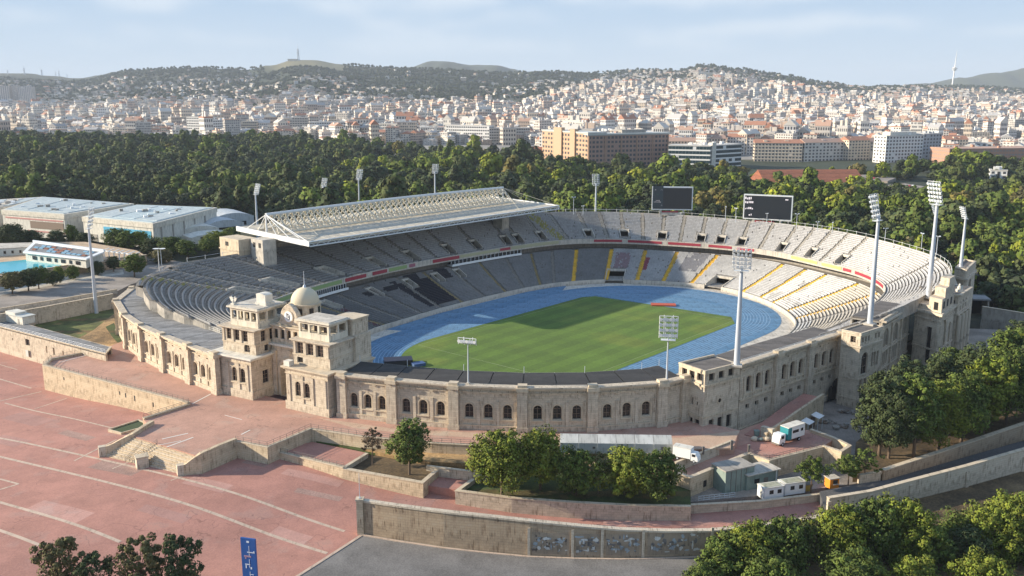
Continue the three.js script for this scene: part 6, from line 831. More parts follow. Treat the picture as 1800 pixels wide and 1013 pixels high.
{ // pool building with sun-panel roof
  const g = thing('pool_building', 'low white pool building with blue panels on its flat roof', 'building', [[-203.5, 411.1][0], 12.9, [-203.5, 411.1][1]]);
  const a = [-217.4, 406.0], b = [-182.5, 388.4], c = [-182.8, 406.0], d = [-226.5, 432.1]; const q = (u, v) => [mix(mix(a[0], b[0], u), mix(d[0], c[0], u), v), mix(mix(a[1], b[1], u), mix(d[1], c[1], u), v)];
  wpart(g, 'walls', prism([a, b, c, d], 12.9, 16.6), M.white); wpart(g, 'roof_slab', prism([q(-0.03, -0.06), q(1.03, -0.06), q(1.02, 1.02), q(-0.02, 1.02)], 16.602, 17.2), M.paint); wpart(g, 'roof_deck', prism([q(0.03, 0.08), q(0.97, 0.08), q(0.97, 0.92), q(0.03, 0.92)], 17.1, 17.25), M.roofGrey);
  const bl = mat(L(0.20, 0.38, 0.50), 0.35), r = rngOf(12); for (let i = 0; i < 11; i++) for (let j = 0; j < 3; j++) if (r() > 0.2) { const u = 0.08 + i * 0.08, v = 0.2 + j * 0.22; wpart(g, 'roof_panel', prism([q(u, v), q(u + 0.06, v), q(u + 0.06, v + 0.13), q(u, v + 0.13)], 17.2, 17.5), r() > 0.35 ? bl : M.terracotta); }
  wpart(g, 'roof_rim', wall([q(-0.02, 1.0), q(1.02, 1.0)], 17.2, 18.2, 0.5), M.lamp); for (let k = 0; k < 7; k++) { const p = q(0.15 + k * 0.12, -0.012), w = box(k % 2 ? 1.4 : 2.6, 1.6, 0.1); w.rotateY(Math.atan2(b[1] - a[1], b[0] - a[0])); w.translate(p[0], 14, -p[1]); wpart(g, 'window', w, M.glass); }
  const g2 = thing('pool_building', 'grey-white changing block at the head of the turquoise pool', 'building', [[-232.3, 421.7][0], 12.9, [-232.3, 421.7][1]]), e = [[-248.2, 413.4], [-225.2, 422.9], [-228.8, 436.3], [-258.6, 431.2]]; wpart(g2, 'walls', prism(e, 12.9, 16), M.adPale); wpart(g2, 'roof', prism(e, 16.002, 16.5), M.concreteLight); for (let k = 0; k < 5; k++) { const p = [mix(e[0][0], e[1][0], 0.35 + k * 0.13), mix(e[0][1], e[1][1], 0.35 + k * 0.13)]; wpart(g2, 'window', box(1.4, 1.3, 0.12, p[0], 13.9, -p[1] + 0.06), M.glass); }
  const pg = thing('pergola', 'white framed pergola behind the pool building', 'pergola', [[-188.8, 434.5][0], 12.9, [-188.8, 434.5][1]]), l0 = [-185.7, 413.6], l1 = [-167.4, 402.9]; for (let k = 0; k <= 6; k++) { const p = [mix(l0[0], l1[0], k / 6), mix(l0[1], l1[1], k / 6)]; wpart(pg, 'post', box(0.4, 3.2, 0.4, p[0], 12.9, -p[1]), M.paint); wpart(pg, 'rafter', box(0.3, 0.3, 7, p[0], 16.3, -p[1] - 2.5), M.paint); } wpart(pg, 'beam', wall([l0, l1], 16.0, 16.4, 0.5), M.paint);
}
function hall(name, label, poly, y0, y1, roofM, extra) {
  const c = poly.reduce((s, p) => [s[0] + p[0] / poly.length, s[1] + p[1] / poly.length], [0, 0]), g = thing(name, label, 'hall', [c[0], y0, c[1]]);
  const grow = (k) => poly.map((p) => [c[0] + (p[0] - c[0]) * k, c[1] + (p[1] - c[1]) * k]);
  wpart(g, 'walls', prism(poly, y0, y1 - 2.6), M.white); wpart(g, 'fascia', prism(grow(1.015), y1 - 2.598, y1), mat(L(0.70, 0.64, 0.55), 0.8, plasterTex)); wpart(g, 'roof_deck', prism(grow(0.95), y1 - 0.1, y1 + 0.25), roofM);
  const r = rngOf(poly.length * 7 + Math.round(c[0])); for (let k = 0; k < 14; k++) { const u = 0.15 + 0.7 * r(), v = 0.15 + 0.7 * r(), p = [mix(mix(poly[0][0], poly[1][0], u), mix(poly[3][0], poly[2][0], u), v), mix(mix(poly[0][1], poly[1][1], u), mix(poly[3][1], poly[2][1], u), v)]; wpart(g, 'roof_unit', box(1 + 2 * r(), 0.6 + r(), 1 + 2 * r(), p[0], y1 + 0.252, -p[1], 0.5), k % 2 ? M.paint : M.concrete); }
  for (let k = 0; k < 3; k++) { const u0 = 0.06 + k * 0.31, q = (u, v) => [mix(mix(poly[0][0], poly[1][0], u), mix(poly[3][0], poly[2][0], u), v), mix(mix(poly[0][1], poly[1][1], u), mix(poly[3][1], poly[2][1], u), v)]; wpart(g, 'roof_panel', prism([q(u0, 0.1), q(u0 + 0.28, 0.1), q(u0 + 0.28, 0.9), q(u0, 0.9)], y1 + 0.2, y1 + 0.45), k === 1 ? roofM : mat(L(0.50, 0.55, 0.56), 0.6, plasterTex)); }
  extra?.(g, poly); return g;
}
const wallThing = (g, name, a, b, f0, f1, y0, y1, m, out = 0.12) => { const A = [mix(a[0], b[0], f0), mix(a[1], b[1], f0)], B = [mix(a[0], b[0], f1), mix(a[1], b[1], f1)]; wpart(g, name, wall(offsetLine([A, B], out), y0, y1, 0.15), m); };
hall('sports_hall', 'large white sports hall with a pale blue roof and red trim beyond the pool', [[-288.4, 518.9], [-243.8, 498.7], [-226.8, 549.5], [-299.7, 587.1]], 8, 22, mat(L(0.46, 0.52, 0.54), 0.6, plasterTex), (g, p) => { wallThing(g, 'red_band', p[0], p[1], 0.05, 0.98, 17.6, 18.4, mat(L(0.50, 0.22, 0.20), 0.7)); wallThing(g, 'window_band', p[0], p[1], 0.45, 0.98, 13, 17, M.windowFrame); wallThing(g, 'red_band', p[0], p[1], 0.4, 1, 11, 11.8, mat(L(0.50, 0.22, 0.20), 0.7)); });
hall('sports_hall', 'large white sports hall with a bright blue panel along its front', [[-232.8, 496.8], [-184.5, 469.7], [-173.3, 537.9], [-225.6, 552.2]], 8, 21, mat(L(0.50, 0.58, 0.60), 0.6, plasterTex), (g, p) => { wallThing(g, 'blue_panel', p[0], p[1], 0.3, 0.97, 12.6, 16.8, mat(L(0.05, 0.36, 0.56), 0.6)); wallThing(g, 'door', p[0], p[1], 0.02, 0.2, 8, 12, M.concrete); for (let k = 0; k < 5; k++) wallThing(g, 'wall_strip', p[1], p[2], 0.1 + k * 0.17, 0.12 + k * 0.17, 8, 18, M.concrete); });
hall('sports_hall', 'long low white hall behind the blue-roofed halls at the wood edge', [[-307.2, 527.2], [-302.3, 554.9], [-306.8, 605.6], [-333.1, 585.5]], 8, 20, M.concreteLight);
{ // jumbled white annexe with curved roofs
  const g = thing('annexe', 'white annexe with curved barrel roofs beside the blue-panelled hall', 'building', [[-177.1, 516.8][0], 8, [-177.1, 516.8][1]]);
  const add = (p, w, h, d, t) => { const s = new THREE.Shape(); s.moveTo(-d / 2, 0); s.lineTo(d / 2, 0); s.lineTo(d / 2, h * 0.7); s.quadraticCurveTo(0, h * 1.25, -d / 2, h * 0.7); s.lineTo(-d / 2, 0); const e = new THREE.ExtrudeGeometry(s, { depth: w, bevelEnabled: false, curveSegments: 6 }); e.translate(0, 0, -w / 2); e.rotateY(t); e.translate(p[0], 8, -p[1]); return uvm(e); };
  [[[-189.2, 510.4], 16, 8, 22, 0.7], [[-177.2, 512.5], 18, 7, 20, 0.6], [[-170.0, 530.3], 20, 8, 22, 0.7], [[-190.5, 537.4], 20, 9, 26, 0.7], [[-173.1, 557.2], 26, 9, 24, 0.6], [[-163.9, 495.8], 14, 5, 26, 0.65]].forEach(([p, w, h, d, t], i) => { const o = wpart(g, 'barrel_wing', add(p, w, h, d, t), i % 2 ? M.white : mat(L(0.50, 0.53, 0.56), 0.6, plasterTex)); const b = box(d * 0.6, 2.4, 0.15); b.rotateY(t); b.translate(p[0] + Math.sin(t) * (w / 2 + 0.1), 9.2, -p[1] + Math.cos(t) * (w / 2 + 0.1)); b.translate(-g.position.x, -g.position.y, -g.position.z); part(o, 'window_band', b, M.glass); });
}
{ // cream low building at the left edge, with flat railed roof
  const A = [-195.7, 321.0], B = [-176.3, 307.8], C = [-125.6, 274.4], D = [-127.2, 282.2], E = [-201.9, 335.4];
  const g = thing('low_building', 'long low cream building with a railed flat roof beside the pink square', 'building', [B[0], -2, B[1]]), w = Math.hypot(C[0] - A[0], C[1] - A[1]);
  face(g, 'front_wall', A, C, -4, 11.3, 0.6, [[w * 0.47, 7.2, 2.6, 2.2, false], [w * 0.605, 6.4, 0.7, 2.4, false], [w * 0.655, 6.4, 1.0, 2.4, false], [w * 0.72, 6.4, 0.7, 2.2, false], [w * 0.87, 6.9, 1.6, 1.4, false], [w * 0.36, 7.6, 0.6, 0.8, false]], M.stone, false);
  wpart(g, 'roof', prism([A, C, D, E], 6.7, 7.25), M.roofGrey); wpart(g, 'coping', wall([A, C, D], 7.302, 7.6, 0.7), M.trim); railing(g, 'railing', [B, C], 7.6, 1.1, 2.2, M.steel); wpart(g, 'back_wall', wall([D, E], -2, 7.25, 0.5), M.stone); wpart(g, 'grey_door', box(1.6, 2.2, 0.14, mix(A[0], C[0], 0.47) - 0.3, -0.5, -mix(A[1], C[1], 0.47) + 0.35, -0.6), M.adPale);
  const h = thing('roof_hut', 'white flat-roofed hut on the roof of the low cream building', 'hut', [[-173.7, 316.0][0], 7.25, [-173.7, 316.0][1]], -0.55); part(h, 'body', box(11, 2.6, 4.5), M.white); part(h, 'roof', box(11.5, 0.25, 5, 0, 2.602, 0), M.adPale); part(h, 'door', box(0.9, 1.9, 0.08, 3, 0, 2.27), M.concrete); part(h, 'step_roof', box(6, 0.8, 4.2, -2, 2.86, 0), M.white);
}

// ---------------------------------------------------------------- trees
const leafMat = (r, g, b) => new THREE.MeshStandardMaterial({ color: L(r, g, b), roughness: 0.9, side: THREE.DoubleSide, vertexColors: true });
// crown built from many leaf sprays on uneven lobes; the spray's tint varies a little from leaf to leaf
function crownGeo(seed, w, h, y0, lobes, leaves, size, droop = 0, airy = 0, o = {}) {
  const r = rngOf(seed), P = [], Nn = [], C = [], V = new THREE.Vector3(), T = new THREE.Vector3(), B = new THREE.Vector3(), O = new THREE.Vector3();
  const L0 = []; for (let i = 0; i < lobes; i++) { const a = i * 2.399 + r() * 0.8, f = (i + 0.5) / lobes, yy = y0 + h * (0.12 + 0.78 * f), env = Math.sin(Math.PI * clamp(0.16 + 0.78 * f)) ** 0.75, rad = w * 0.5 * env * (0.3 + 0.55 * r()); L0.push([Math.cos(a) * rad, yy - droop * rad + h * 0.06 * (r() - 0.5), Math.sin(a) * rad, w * (0.10 + 0.13 * r()) * (0.65 + 0.5 * env), 0.82 + 0.36 * r()]); }
  const subs = o.subs ?? 1, per = Math.max(1, Math.floor(leaves / lobes / subs));
  for (const [lx, ly, lz, lr, tint] of L0) for (let sb = 0; sb < subs; sb++) {
    let cx = lx, cy = ly, cz = lz, rr = lr; if (subs > 1) { const z = 1 - 2 * (sb + r()) / subs, a = sb * 2.4 + r(), q = Math.sqrt(Math.max(0, 1 - z * z)), k = lr * (0.55 + 0.5 * r()); cx += q * Math.cos(a) * k; cy += z * k * 0.8; cz += q * Math.sin(a) * k; rr = lr * (0.34 + 0.3 * r()); }
    const st2 = tint * (0.85 + 0.3 * r());
    for (let k = 0; k < per; k++) {
    const z = 1 - 2 * r(), a = r() * 6.283, q = Math.sqrt(1 - z * z); O.set(q * Math.cos(a), z * 0.85, q * Math.sin(a)); const rad = rr * (0.5 + 0.62 * Math.sqrt(r())) * (1 + 0.2 * Math.sin(a * 3 + cx) * Math.cos(z * 5 + cz));
    if (airy && r() < airy) continue;
    const px = cx + O.x * rad, py = cy + O.y * rad * 0.9, pz = cz + O.z * rad, s = size * (0.6 + 0.8 * r());
    V.set(O.x + (r() - 0.5) * 1.5, O.y + (r() - 0.3) * 1.3, O.z + (r() - 0.5) * 1.5).normalize(); T.set(r() - 0.5, r() - 0.5, r() - 0.5).cross(V).normalize(); B.crossVectors(V, T);
    const n = O.clone().multiplyScalar(o.soft ? 0.8 : 0.7).addScaledVector(V, o.soft ? 0.3 : 0.5).add(new THREE.Vector3(px, py - y0 - h * 0.35, pz).multiplyScalar((o.soft ? 1.5 : 0.7) / w)).normalize(), c = st2 * (0.7 + 0.6 * r()), yel = 0.88 + 0.28 * r();
    const q4 = [[-1, -0.5], [0.9, -0.65], [1, 0.5], [-0.8, 0.65]].map(([u, v]) => [px + (T.x * u + B.x * v) * s, py + (T.y * u + B.y * v) * s, pz + (T.z * u + B.z * v) * s]);
    for (const i of [0, 1, 2, 0, 2, 3]) { P.push(...q4[i]); Nn.push(n.x, n.y, n.z); C.push(c * yel, c, c * 0.9); }
  } }
  const g = new THREE.BufferGeometry(); g.setAttribute('position', new THREE.Float32BufferAttribute(P, 3)); g.setAttribute('normal', new THREE.Float32BufferAttribute(Nn, 3)); g.setAttribute('color', new THREE.Float32BufferAttribute(C, 3)); g.lobes = L0; return g;
}
function trunkGeo(seed, lobes, y0, r0, top) {
  const r = rngOf(seed), gs = [bar(new THREE.Vector3(0, -0.4, 0), new THREE.Vector3(0.1, y0, 0.05), r0, 7, r0 * 0.7), bar(new THREE.Vector3(0.1, y0, 0.05), new THREE.Vector3(0.05, top, 0), r0 * 0.7, 6, r0 * 0.2)];
  for (const [x, y, z] of lobes) { if (r() > 0.75) continue; const a = new THREE.Vector3(0.08, mix(y0 * 0.9, Math.min(y, top), 0.35), 0.03); gs.push(bar(a, new THREE.Vector3(x * 0.85, y, z * 0.85), r0 * 0.32, 4, r0 * 0.1)); }
  const g = merge(gs); return g;
}
const treeCol = { mid: leafMat(0.084, 0.120, 0.018), bright: leafMat(0.145, 0.178, 0.018), dark: leafMat(0.050, 0.070, 0.022), olive: leafMat(0.115, 0.105, 0.040), pine: leafMat(0.062, 0.082, 0.026), yellow: leafMat(0.21, 0.165, 0.03), dry: leafMat(0.11, 0.075, 0.045) };
const proto = {};
function treeKind(key, seed, w, h, y0, lobes, leaves, size, r0, o = {}) { const c = crownGeo(seed, w, h - y0, y0, lobes, leaves, size, o.droop ?? 0, o.airy ?? 0, o); proto[key] = { crown: c, trunk: trunkGeo(seed + 1, c.lobes, y0 + (h - y0) * 0.12, r0, h * 0.8), h, w }; }
treeKind('round', 11, 9, 11, 2.2, 20, 9000, 0.16, 0.28, { subs: 5 }); treeKind('standard', 17, 8, 9, 3.6, 14, 5200, 0.15, 0.2, { subs: 4 }); treeKind('broad', 12, 12, 12, 2.6, 26, 13500, 0.17, 0.34, { subs: 6 }); treeKind('bushy', 13, 11, 9.5, 0.9, 24, 11500, 0.16, 0.25, { subs: 5 }); treeKind('tall', 14, 10, 18, 3, 30, 13000, 0.19, 0.36, { subs: 5 }); treeKind('sparse', 15, 6, 9, 3.2, 11, 2200, 0.14, 0.16, { airy: 0.3, subs: 3 }); treeKind('gnarled', 16, 8.5, 10, 2.5, 12, 6500, 0.14, 0.28, { airy: 0.1, subs: 4 });
treeKind('wood_a', 21, 12, 11, 2, 11, 900, 0.62, 0.3, { soft: 1 }); treeKind('wood_b', 22, 10, 13, 3, 11, 900, 0.6, 0.3, { soft: 1 }); treeKind('wood_c', 23, 13, 10, 2, 13, 1000, 0.66, 0.3, { soft: 1 }); treeKind('wood_d', 24, 9, 9, 1.6, 9, 600, 0.6, 0.25, { soft: 1 }); treeKind('cypress', 25, 3.6, 13, 0.8, 12, 420, 0.5, 0.2);
function plantTree(name, label, kind, col, p, y, hgt, wid, turn, group) {
  const k = proto[kind], g = thing(name, label, 'tree', [p[0], y, p[1]], turn, group); part(g, 'trunk', k.trunk, M.bark); part(g, 'crown', k.crown, treeCol[col]); const s = hgt / k.h, sw = wid / k.w; g.scale.set(sw, s, sw); return g;
}
plantTree('small_tree', 'thin sparse young tree with browning leaves in the walled bed', 'sparse', 'dry', [-32.3, 200.3], 1.85, 9.2, 6, 0.4);
plantTree('small_tree', 'round dark green tree with low branches in the walled bed', 'round', 'mid', [-23.1, 194.5], 1.85, 13, 10, 1.2);
const bankSpots = [[87.5, 206.9], [89.0, 204.8], [94.9, 204.8], [103.0, 209.8], [110.5, 229.6], [99.6, 221.2], [111.0, 215.0], [119.5, 221.2], [122.0, 234.8], [128.3, 227.0], [138.6, 233.9], [138.5, 249.0], [150.2, 254.1], [153.4, 267.7], [121.0, 243.1], [95.8, 228.3], [141.1, 228.3]];
const slopeSpots = [[[76.4, 172.1], 'bushy', 'mid', 8.5, 9], [[97.6, 177.7], 'bushy', 'mid', 8, 9], [[104.5, 179.4], 'round', 'bright', 10, 10], [[113.9, 183.3], 'round', 'mid', 11, 11], [[89.8, 168.7], 'broad', 'mid', 10.5, 11], [[85.8, 168.7], 'bushy', 'mid', 8, 9], [[81.7, 171.0], 'bushy', 'olive', 8, 9], [[39.1, 158.0], 'round', 'mid', 11, 10], [[45.3, 160.1], 'broad', 'bright', 12.5, 12], [[51.8, 161.1], 'broad', 'mid', 13, 12], [[57.6, 163.8], 'bushy', 'olive', 11, 10], [[62.5, 162.1], 'broad', 'bright', 14.5, 13], [[69.9, 164.3], 'broad', 'mid', 15, 13], [[75.8, 163.8], 'broad', 'bright', 15, 13], [[79.6, 161.1], 'round', 'mid', 12, 10], [[86.7, 162.1], 'round', 'dark', 11, 10], [[92.7, 164.3], 'broad', 'bright', 13.5, 12], [[98.8, 166.4], 'broad', 'bright', 14.5, 12], [[99.8, 161.1], 'round', 'mid', 13, 12], [[46.9, 153.1], 'bushy', 'mid', 10, 12], [[62.2, 152.2], 'broad', 'mid', 11, 13], [[72.7, 151.3], 'bushy', 'bright', 10, 12], [[84.6, 151.3], 'bushy', 'bright', 11, 12], [[34.4, 153.1], 'bushy', 'mid', 8, 9], [[91.4, 172.1], 'round', 'olive', 10, 9]];
const RB = 'row of bushy trees behind the low kerb wall';
[[[-2.2, 186.0], 'broad', 'bright', 14.5, 15, 'broad bright green tree at the head of the bushy row, beside the ramp'], [[6.2, 188.9], 'broad', 'bright', 13.5, 13, 'second tall bright green tree of the bushy row'], [[13.8, 186.0], 'bushy', 'mid', 10.5, 11, 'lower bushy tree in the middle of the row before the tent'], [[18.8, 187.1], 'sparse', 'olive', 9.5, 8, 'thin olive tree showing its branches in the bushy row'], [[25.1, 184.8], 'bushy', 'bright', 11, 13, 'wide bright bushy tree near the yard wall end of the row'], [[31.6, 184.8], 'bushy', 'mid', 10.5, 11.5, 'last bushy tree of the row, against the yard wall']].forEach(([p, k, c, h, w, lb], i) => plantTree('bushy_tree', lb, k, c, p, 0.7, h, w, i * 1.3, RB));
plantTree('yard_tree', 'small round tree behind the white site huts', 'standard', 'mid', [66.1, 190.4], yardY, 8.4, 7.6, 0.3); plantTree('yard_tree', 'small round tree beyond the orange kiosk', 'standard', 'mid', [75.6, 193.7], yardY, 7.4, 7, 1.9); plantTree('yard_tree', 'thin leaning tree beside the short pale wall end', 'sparse', 'mid', [79.7, 194.9], yardY, 9, 8, 2.6);
const RW = 'dark trees on the bank beside the side wing';
[['tall', 'dark', 20, 12], ['broad', 'dark', 17, 13], ['tall', 'mid', 21, 12], ['broad', 'bright', 17, 14], ['tall', 'dark', 19, 12], ['tall', 'dark', 20, 12], ['broad', 'mid', 18, 14], ['tall', 'bright', 21, 13], ['tall', 'dark', 20, 13], ['broad', 'mid', 20, 15], ['tall', 'dark', 22, 14], ['tall', 'mid', 21, 14], ['broad', 'bright', 20, 15], ['tall', 'dark', 18, 13], ['broad', 'mid', 16, 13], ['broad', 'dark', 14, 11], ['tall', 'mid', 22, 14]].forEach(([k, c, h, w], i) => { const p = bankSpots[i]; plantTree('bank_tree', ['tall dark green tree crowding the bank above the brown retaining wall', 'broad shaded tree crowding the bank above the brown retaining wall'][k === 'tall' ? 0 : 1] + (c === 'bright' ? ', with sunlit yellow-green leaves' : c === 'mid' ? ', with mid-green leaves' : ''), k, c, p, 1.5, h, w, i * 1.7, RW); });
const RF = 'leafy trees on the slope below the curved wall';
slopeSpots.forEach(([p, k, c, h, w], i) => plantTree('slope_tree', (k === 'broad' ? 'broad' : k === 'bushy' ? 'low bushy' : 'round') + ' ' + ({ bright: 'yellow-green sunlit', mid: 'mid-green', olive: 'dull olive', dark: 'dark green' })[c] + ' tree on the slope below the curved road wall', k, c, p, -7, h * 1.1, w * 1.06, i * 2.1, RF));
const RO = 'dark gnarled trees beside the blue sign';
[[[-78.9, 147.3], 13.2, 10, 'olive'], [[-72.2, 144.9], 11.4, 8.5, 'dark'], [[-64.8, 146.5], 13.4, 10.5, 'olive'], [[-58.2, 147.3], 13.4, 9.5, 'dark']].forEach(([p, h, w, c], i) => plantTree('gnarled_tree', c === 'olive' ? 'gnarled olive-brown tree with gaps in its crown beside the pink square' : 'gnarled dark green tree with gaps in its crown beside the pink square', 'gnarled', c, p, hp(...p), h, w, i * 1.1, RO));
const RL = 'trees along the street and the swimming baths';
[[[-196.4, 354.1], 'round', 'olive', 9, 11], [[-192.9, 359.5], 'round', 'dark', 9, 11], [[-191.0, 363.9], 'round', 'mid', 9, 9], [[-188.8, 370.7], 'bushy', 'dark', 6, 8], [[-188.0, 375.3], 'round', 'bright', 7, 6], [[-185.9, 382.6], 'bushy', 'mid', 6, 7], [[-179.7, 392.6], 'bushy', 'dark', 6, 7], [[-176.2, 400.5], 'round', 'dark', 7, 8], [[-162.4, 388.8], 'round', 'mid', 10, 12], [[-250.1, 455.1], 'broad', 'dark', 14, 18], [[-243.8, 462.4], 'broad', 'dark', 10, 13], [[-234.0, 468.8], 'round', 'dark', 9, 12], [[-226.7, 470.7], 'tall', 'mid', 12, 8], [[-219.4, 468.8], 'round', 'dark', 8, 10], [[-200.2, 461.4], 'broad', 'mid', 11, 14], [[-192.4, 454.2], 'round', 'mid', 11, 11], [[-187.3, 457.8], 'broad', 'bright', 10, 13], [[-175.4, 443.8], 'round', 'dark', 9, 12], [[-165.1, 439.8], 'broad', 'mid', 10, 14], [[-155.7, 436.5], 'round', 'mid', 9, 12], [[-162.8, 422.4], 'bushy', 'olive', 7, 12], [[-150.1, 466.5], 'broad', 'bright', 9, 15], [[-148.2, 479.6], 'round', 'mid', 9, 12], [[-152.5, 455.8], 'bushy', 'mid', 7, 11], [[-206.9, 356.2], 'round', 'dark', 9, 10]].forEach(([p, k, c, h, w], i) => plantTree('street_tree', { round: 'round-headed street tree', bushy: 'low bushy shrub-like tree', broad: 'broad-crowned tree', tall: 'upright tree' }[k] + ({ dark: ' in dark green leaf', mid: ' in mid-green leaf', bright: ' in bright green leaf', olive: ' in dull olive leaf' })[c] + (i < 9 || i === 24 ? ' along the street by the pool wall' : ' between the baths and the sports halls'), k, c, p, i < 9 || i === 24 ? 9 : 8.5, h, w, i * 0.9, RL));

// ---------------------------------------------------------------- the wood behind the stadium
const inOval = (X, Z, a, b) => { const dx = X - CX, dz = Z - CZ, s = dx * SD[0] + dz * SD[1], t = dx * TD[0] + dz * TD[1]; return (Math.abs(s) / a) ** 2.6 + (Math.abs(t) / b) ** 2.6 < 1; };
const clearings = [[228, 880, 70, 26], [300, 850, 60, 30], [395, 900, 60, 30], [330, 1000, 90, 26], [420, 830, 40, 22], [455, 895, 26, 22], [60, 1050, 45, 22], [20, 1000, 26, 18], [-25, 900, 30, 12]];
function woodAt(X, Z) {                                           // how likely a tree stands here
  const u = X / Z; if (Z < 430 && u < 0.33) return 0; if (inOval(X, Z, 172, 146)) return 0;
  if (u < -0.22 && Z < 640) return 0; if (u < -0.33 && Z < 760) return 0; if (u < -0.2 && u > -0.24 && Z < 560) return 0;
  const back = u < -0.27 ? 1700 : u < -0.2 ? mix(1700, 1560, (u + 0.27) / 0.07) : u < 0.03 ? mix(1560, 1200, (u + 0.2) / 0.23) : u < 0.14 ? 1050 : 1010; if (Z > back + 60 * (fbm(X / 80, 4, 2) - 0.5)) return 0;
  for (const [cx, cz, rx, rz] of clearings) if (((X - cx) / rx) ** 2 + ((Z - cz) / rz) ** 2 < 1) return 0;
  if (u > 0.26 && Z < 330 && X < 176) return 0;
  if (u > 0.25 && u < 0.46 && Z > 790 && Z < 1040) return fbm(X / 40, Z / 40, 3) > 0.5 ? 0.55 : 0.06;
  if (u > -0.16 && u < 0.03 && Z > 1050) return 0.45;
  return 0.93;
}
{
  const r = rngOf(606), spots = [];
  for (let Z = 330; Z < 1760; Z += 10.6) for (let X = -0.62 * Z; X < 0.66 * Z; X += 11.2) { const x = X + (r() - 0.5) * 9, z = Z + (r() - 0.5) * 9; if (woodAt(x, z) < r() * 0.9 + 0.02) continue; spots.push([x, z, r(), r(), r(), r()]); }
  const kinds = ['wood_a', 'wood_b', 'wood_c', 'wood_d'], cols = [['pine', 'mid'], ['mid', 'bright'], ['bright', 'olive']];
  const pickC = (x, z, q) => { const n = fbm(x / 90 + 20, z / 90, 3), u = x / z, lift = sstep(-0.3, 0.1, u) * 0.22 - 0.10 + (1 - sstep(600, 900, z)) * 0.08; const k = n + lift + (q - 0.5) * 0.35; return k < 0.47 ? 'dark' : k < 0.64 ? 'pine' : k < 0.80 ? 'mid' : k < 0.92 ? 'bright' : 'olive'; };
  spots.sort((a, b) => a[1] - b[1]);
  const near = [], far = {}; let n = 0;
  for (const s of spots) { const [x, z, a, b, c, d] = s, u = Math.abs(x / z); const col = d < 0.006 ? 'yellow' : pickC(x, z, a), kind = kinds[Math.floor(b * 4)], sc = (0.85 + 1.15 * c * c * c) * (0.68 + 0.75 * fbm(x / 55 + 2, z / 55, 2)); if (n < 290 && u < 0.545 && c > 0.25) { near.push([x, z, kind, col, sc, d]); n++; } else (far[kind + '|' + col] ??= []).push([x, z, sc, a, d]); }
  const G = 'trees at the edge of the wood behind the stadium', word = { dark: 'dark green', pine: 'deep green', mid: 'mid-green', bright: 'yellow-green', olive: 'olive', yellow: 'golden yellow' }, form = { wood_a: 'round-crowned', wood_b: 'upright', wood_c: 'spreading', wood_d: 'small' };
  for (const [x, z, k, c, s, d] of near) plantTree('wood_tree', form[k] + ' ' + word[c] + ' tree at the edge of the wood behind the stands', k, c, [x, z], landHeight(x, z) - 0.3, proto[k].h * s, proto[k].w * s, d * 6, G);
  const wood = new THREE.Group(); wood.name = 'woodland'; wood.userData = { kind: 'stuff', label: 'dense green wood stretching behind the stadium to the city', category: 'wood' }; scene.add(wood);
  const o = new THREE.Object3D(); let tot = 0;
  for (const [key, list] of Object.entries(far)) { const [k, c] = key.split('|'), im = shade(new THREE.InstancedMesh(proto[k].crown, treeCol[c], list.length)); im.name = 'tree_crowns'; im.userData.kind = 'stuff'; list.forEach(([x, z, s, a, d], i) => { o.position.set(x, landHeight(x, z) - 0.5, -z); o.rotation.y = d * 6.28; o.scale.set(s, s * (0.85 + 0.3 * a), s); o.updateMatrix(); im.setMatrixAt(i, o.matrix); im.setColorAt(i, L(0.55 + 0.85 * a, 0.62 + 0.7 * a, 0.8)); }); wood.add(im); tot += list.length; }
  // trees among the houses and scrub on the hills
  const hills = [[], []];
  for (let i = 0; i < 42000; i++) { const u = (r() - 0.5) * 1.3, Z = 1650 + 4600 * Math.pow(r(), 0.75), X = u * Z, R = along(ridgeLine, u, 1), w = (Z - 1700) / (R - 1700); if (w > 1.0) continue; const nn = fbm(X / 230, Z / 230, 4), green = w > (u > 0.08 ? 0.78 : 0.5) + (nn - 0.5) * 0.7 ? 0.8 : 0.14; if (r() > green) continue; const bald = u > -0.262 && u < -0.178 && w > 0.9; if (bald) continue; hills[r() < 0.75 ? 0 : 1].push([X, Z, r(), r()]); }
  hills.forEach((list, h) => { const im = shade(new THREE.InstancedMesh(proto.wood_d.crown, h ? treeCol.pine : treeCol.dark, list.length)); im.name = 'hill_trees'; im.userData = { kind: 'stuff' }; list.forEach(([x, z, a, b], i) => { o.position.set(x, landHeight(x, z) - 1.5, -z); o.rotation.y = b * 6.28; const s = 0.9 + 0.8 * a; o.scale.set(s * 1.3, s, s * 1.3); o.updateMatrix(); im.setMatrixAt(i, o.matrix); im.setColorAt(i, L(0.7 + 0.4 * b, 0.7 + 0.4 * b, 0.7 + 0.3 * a)); }); wood.add(im); });
}
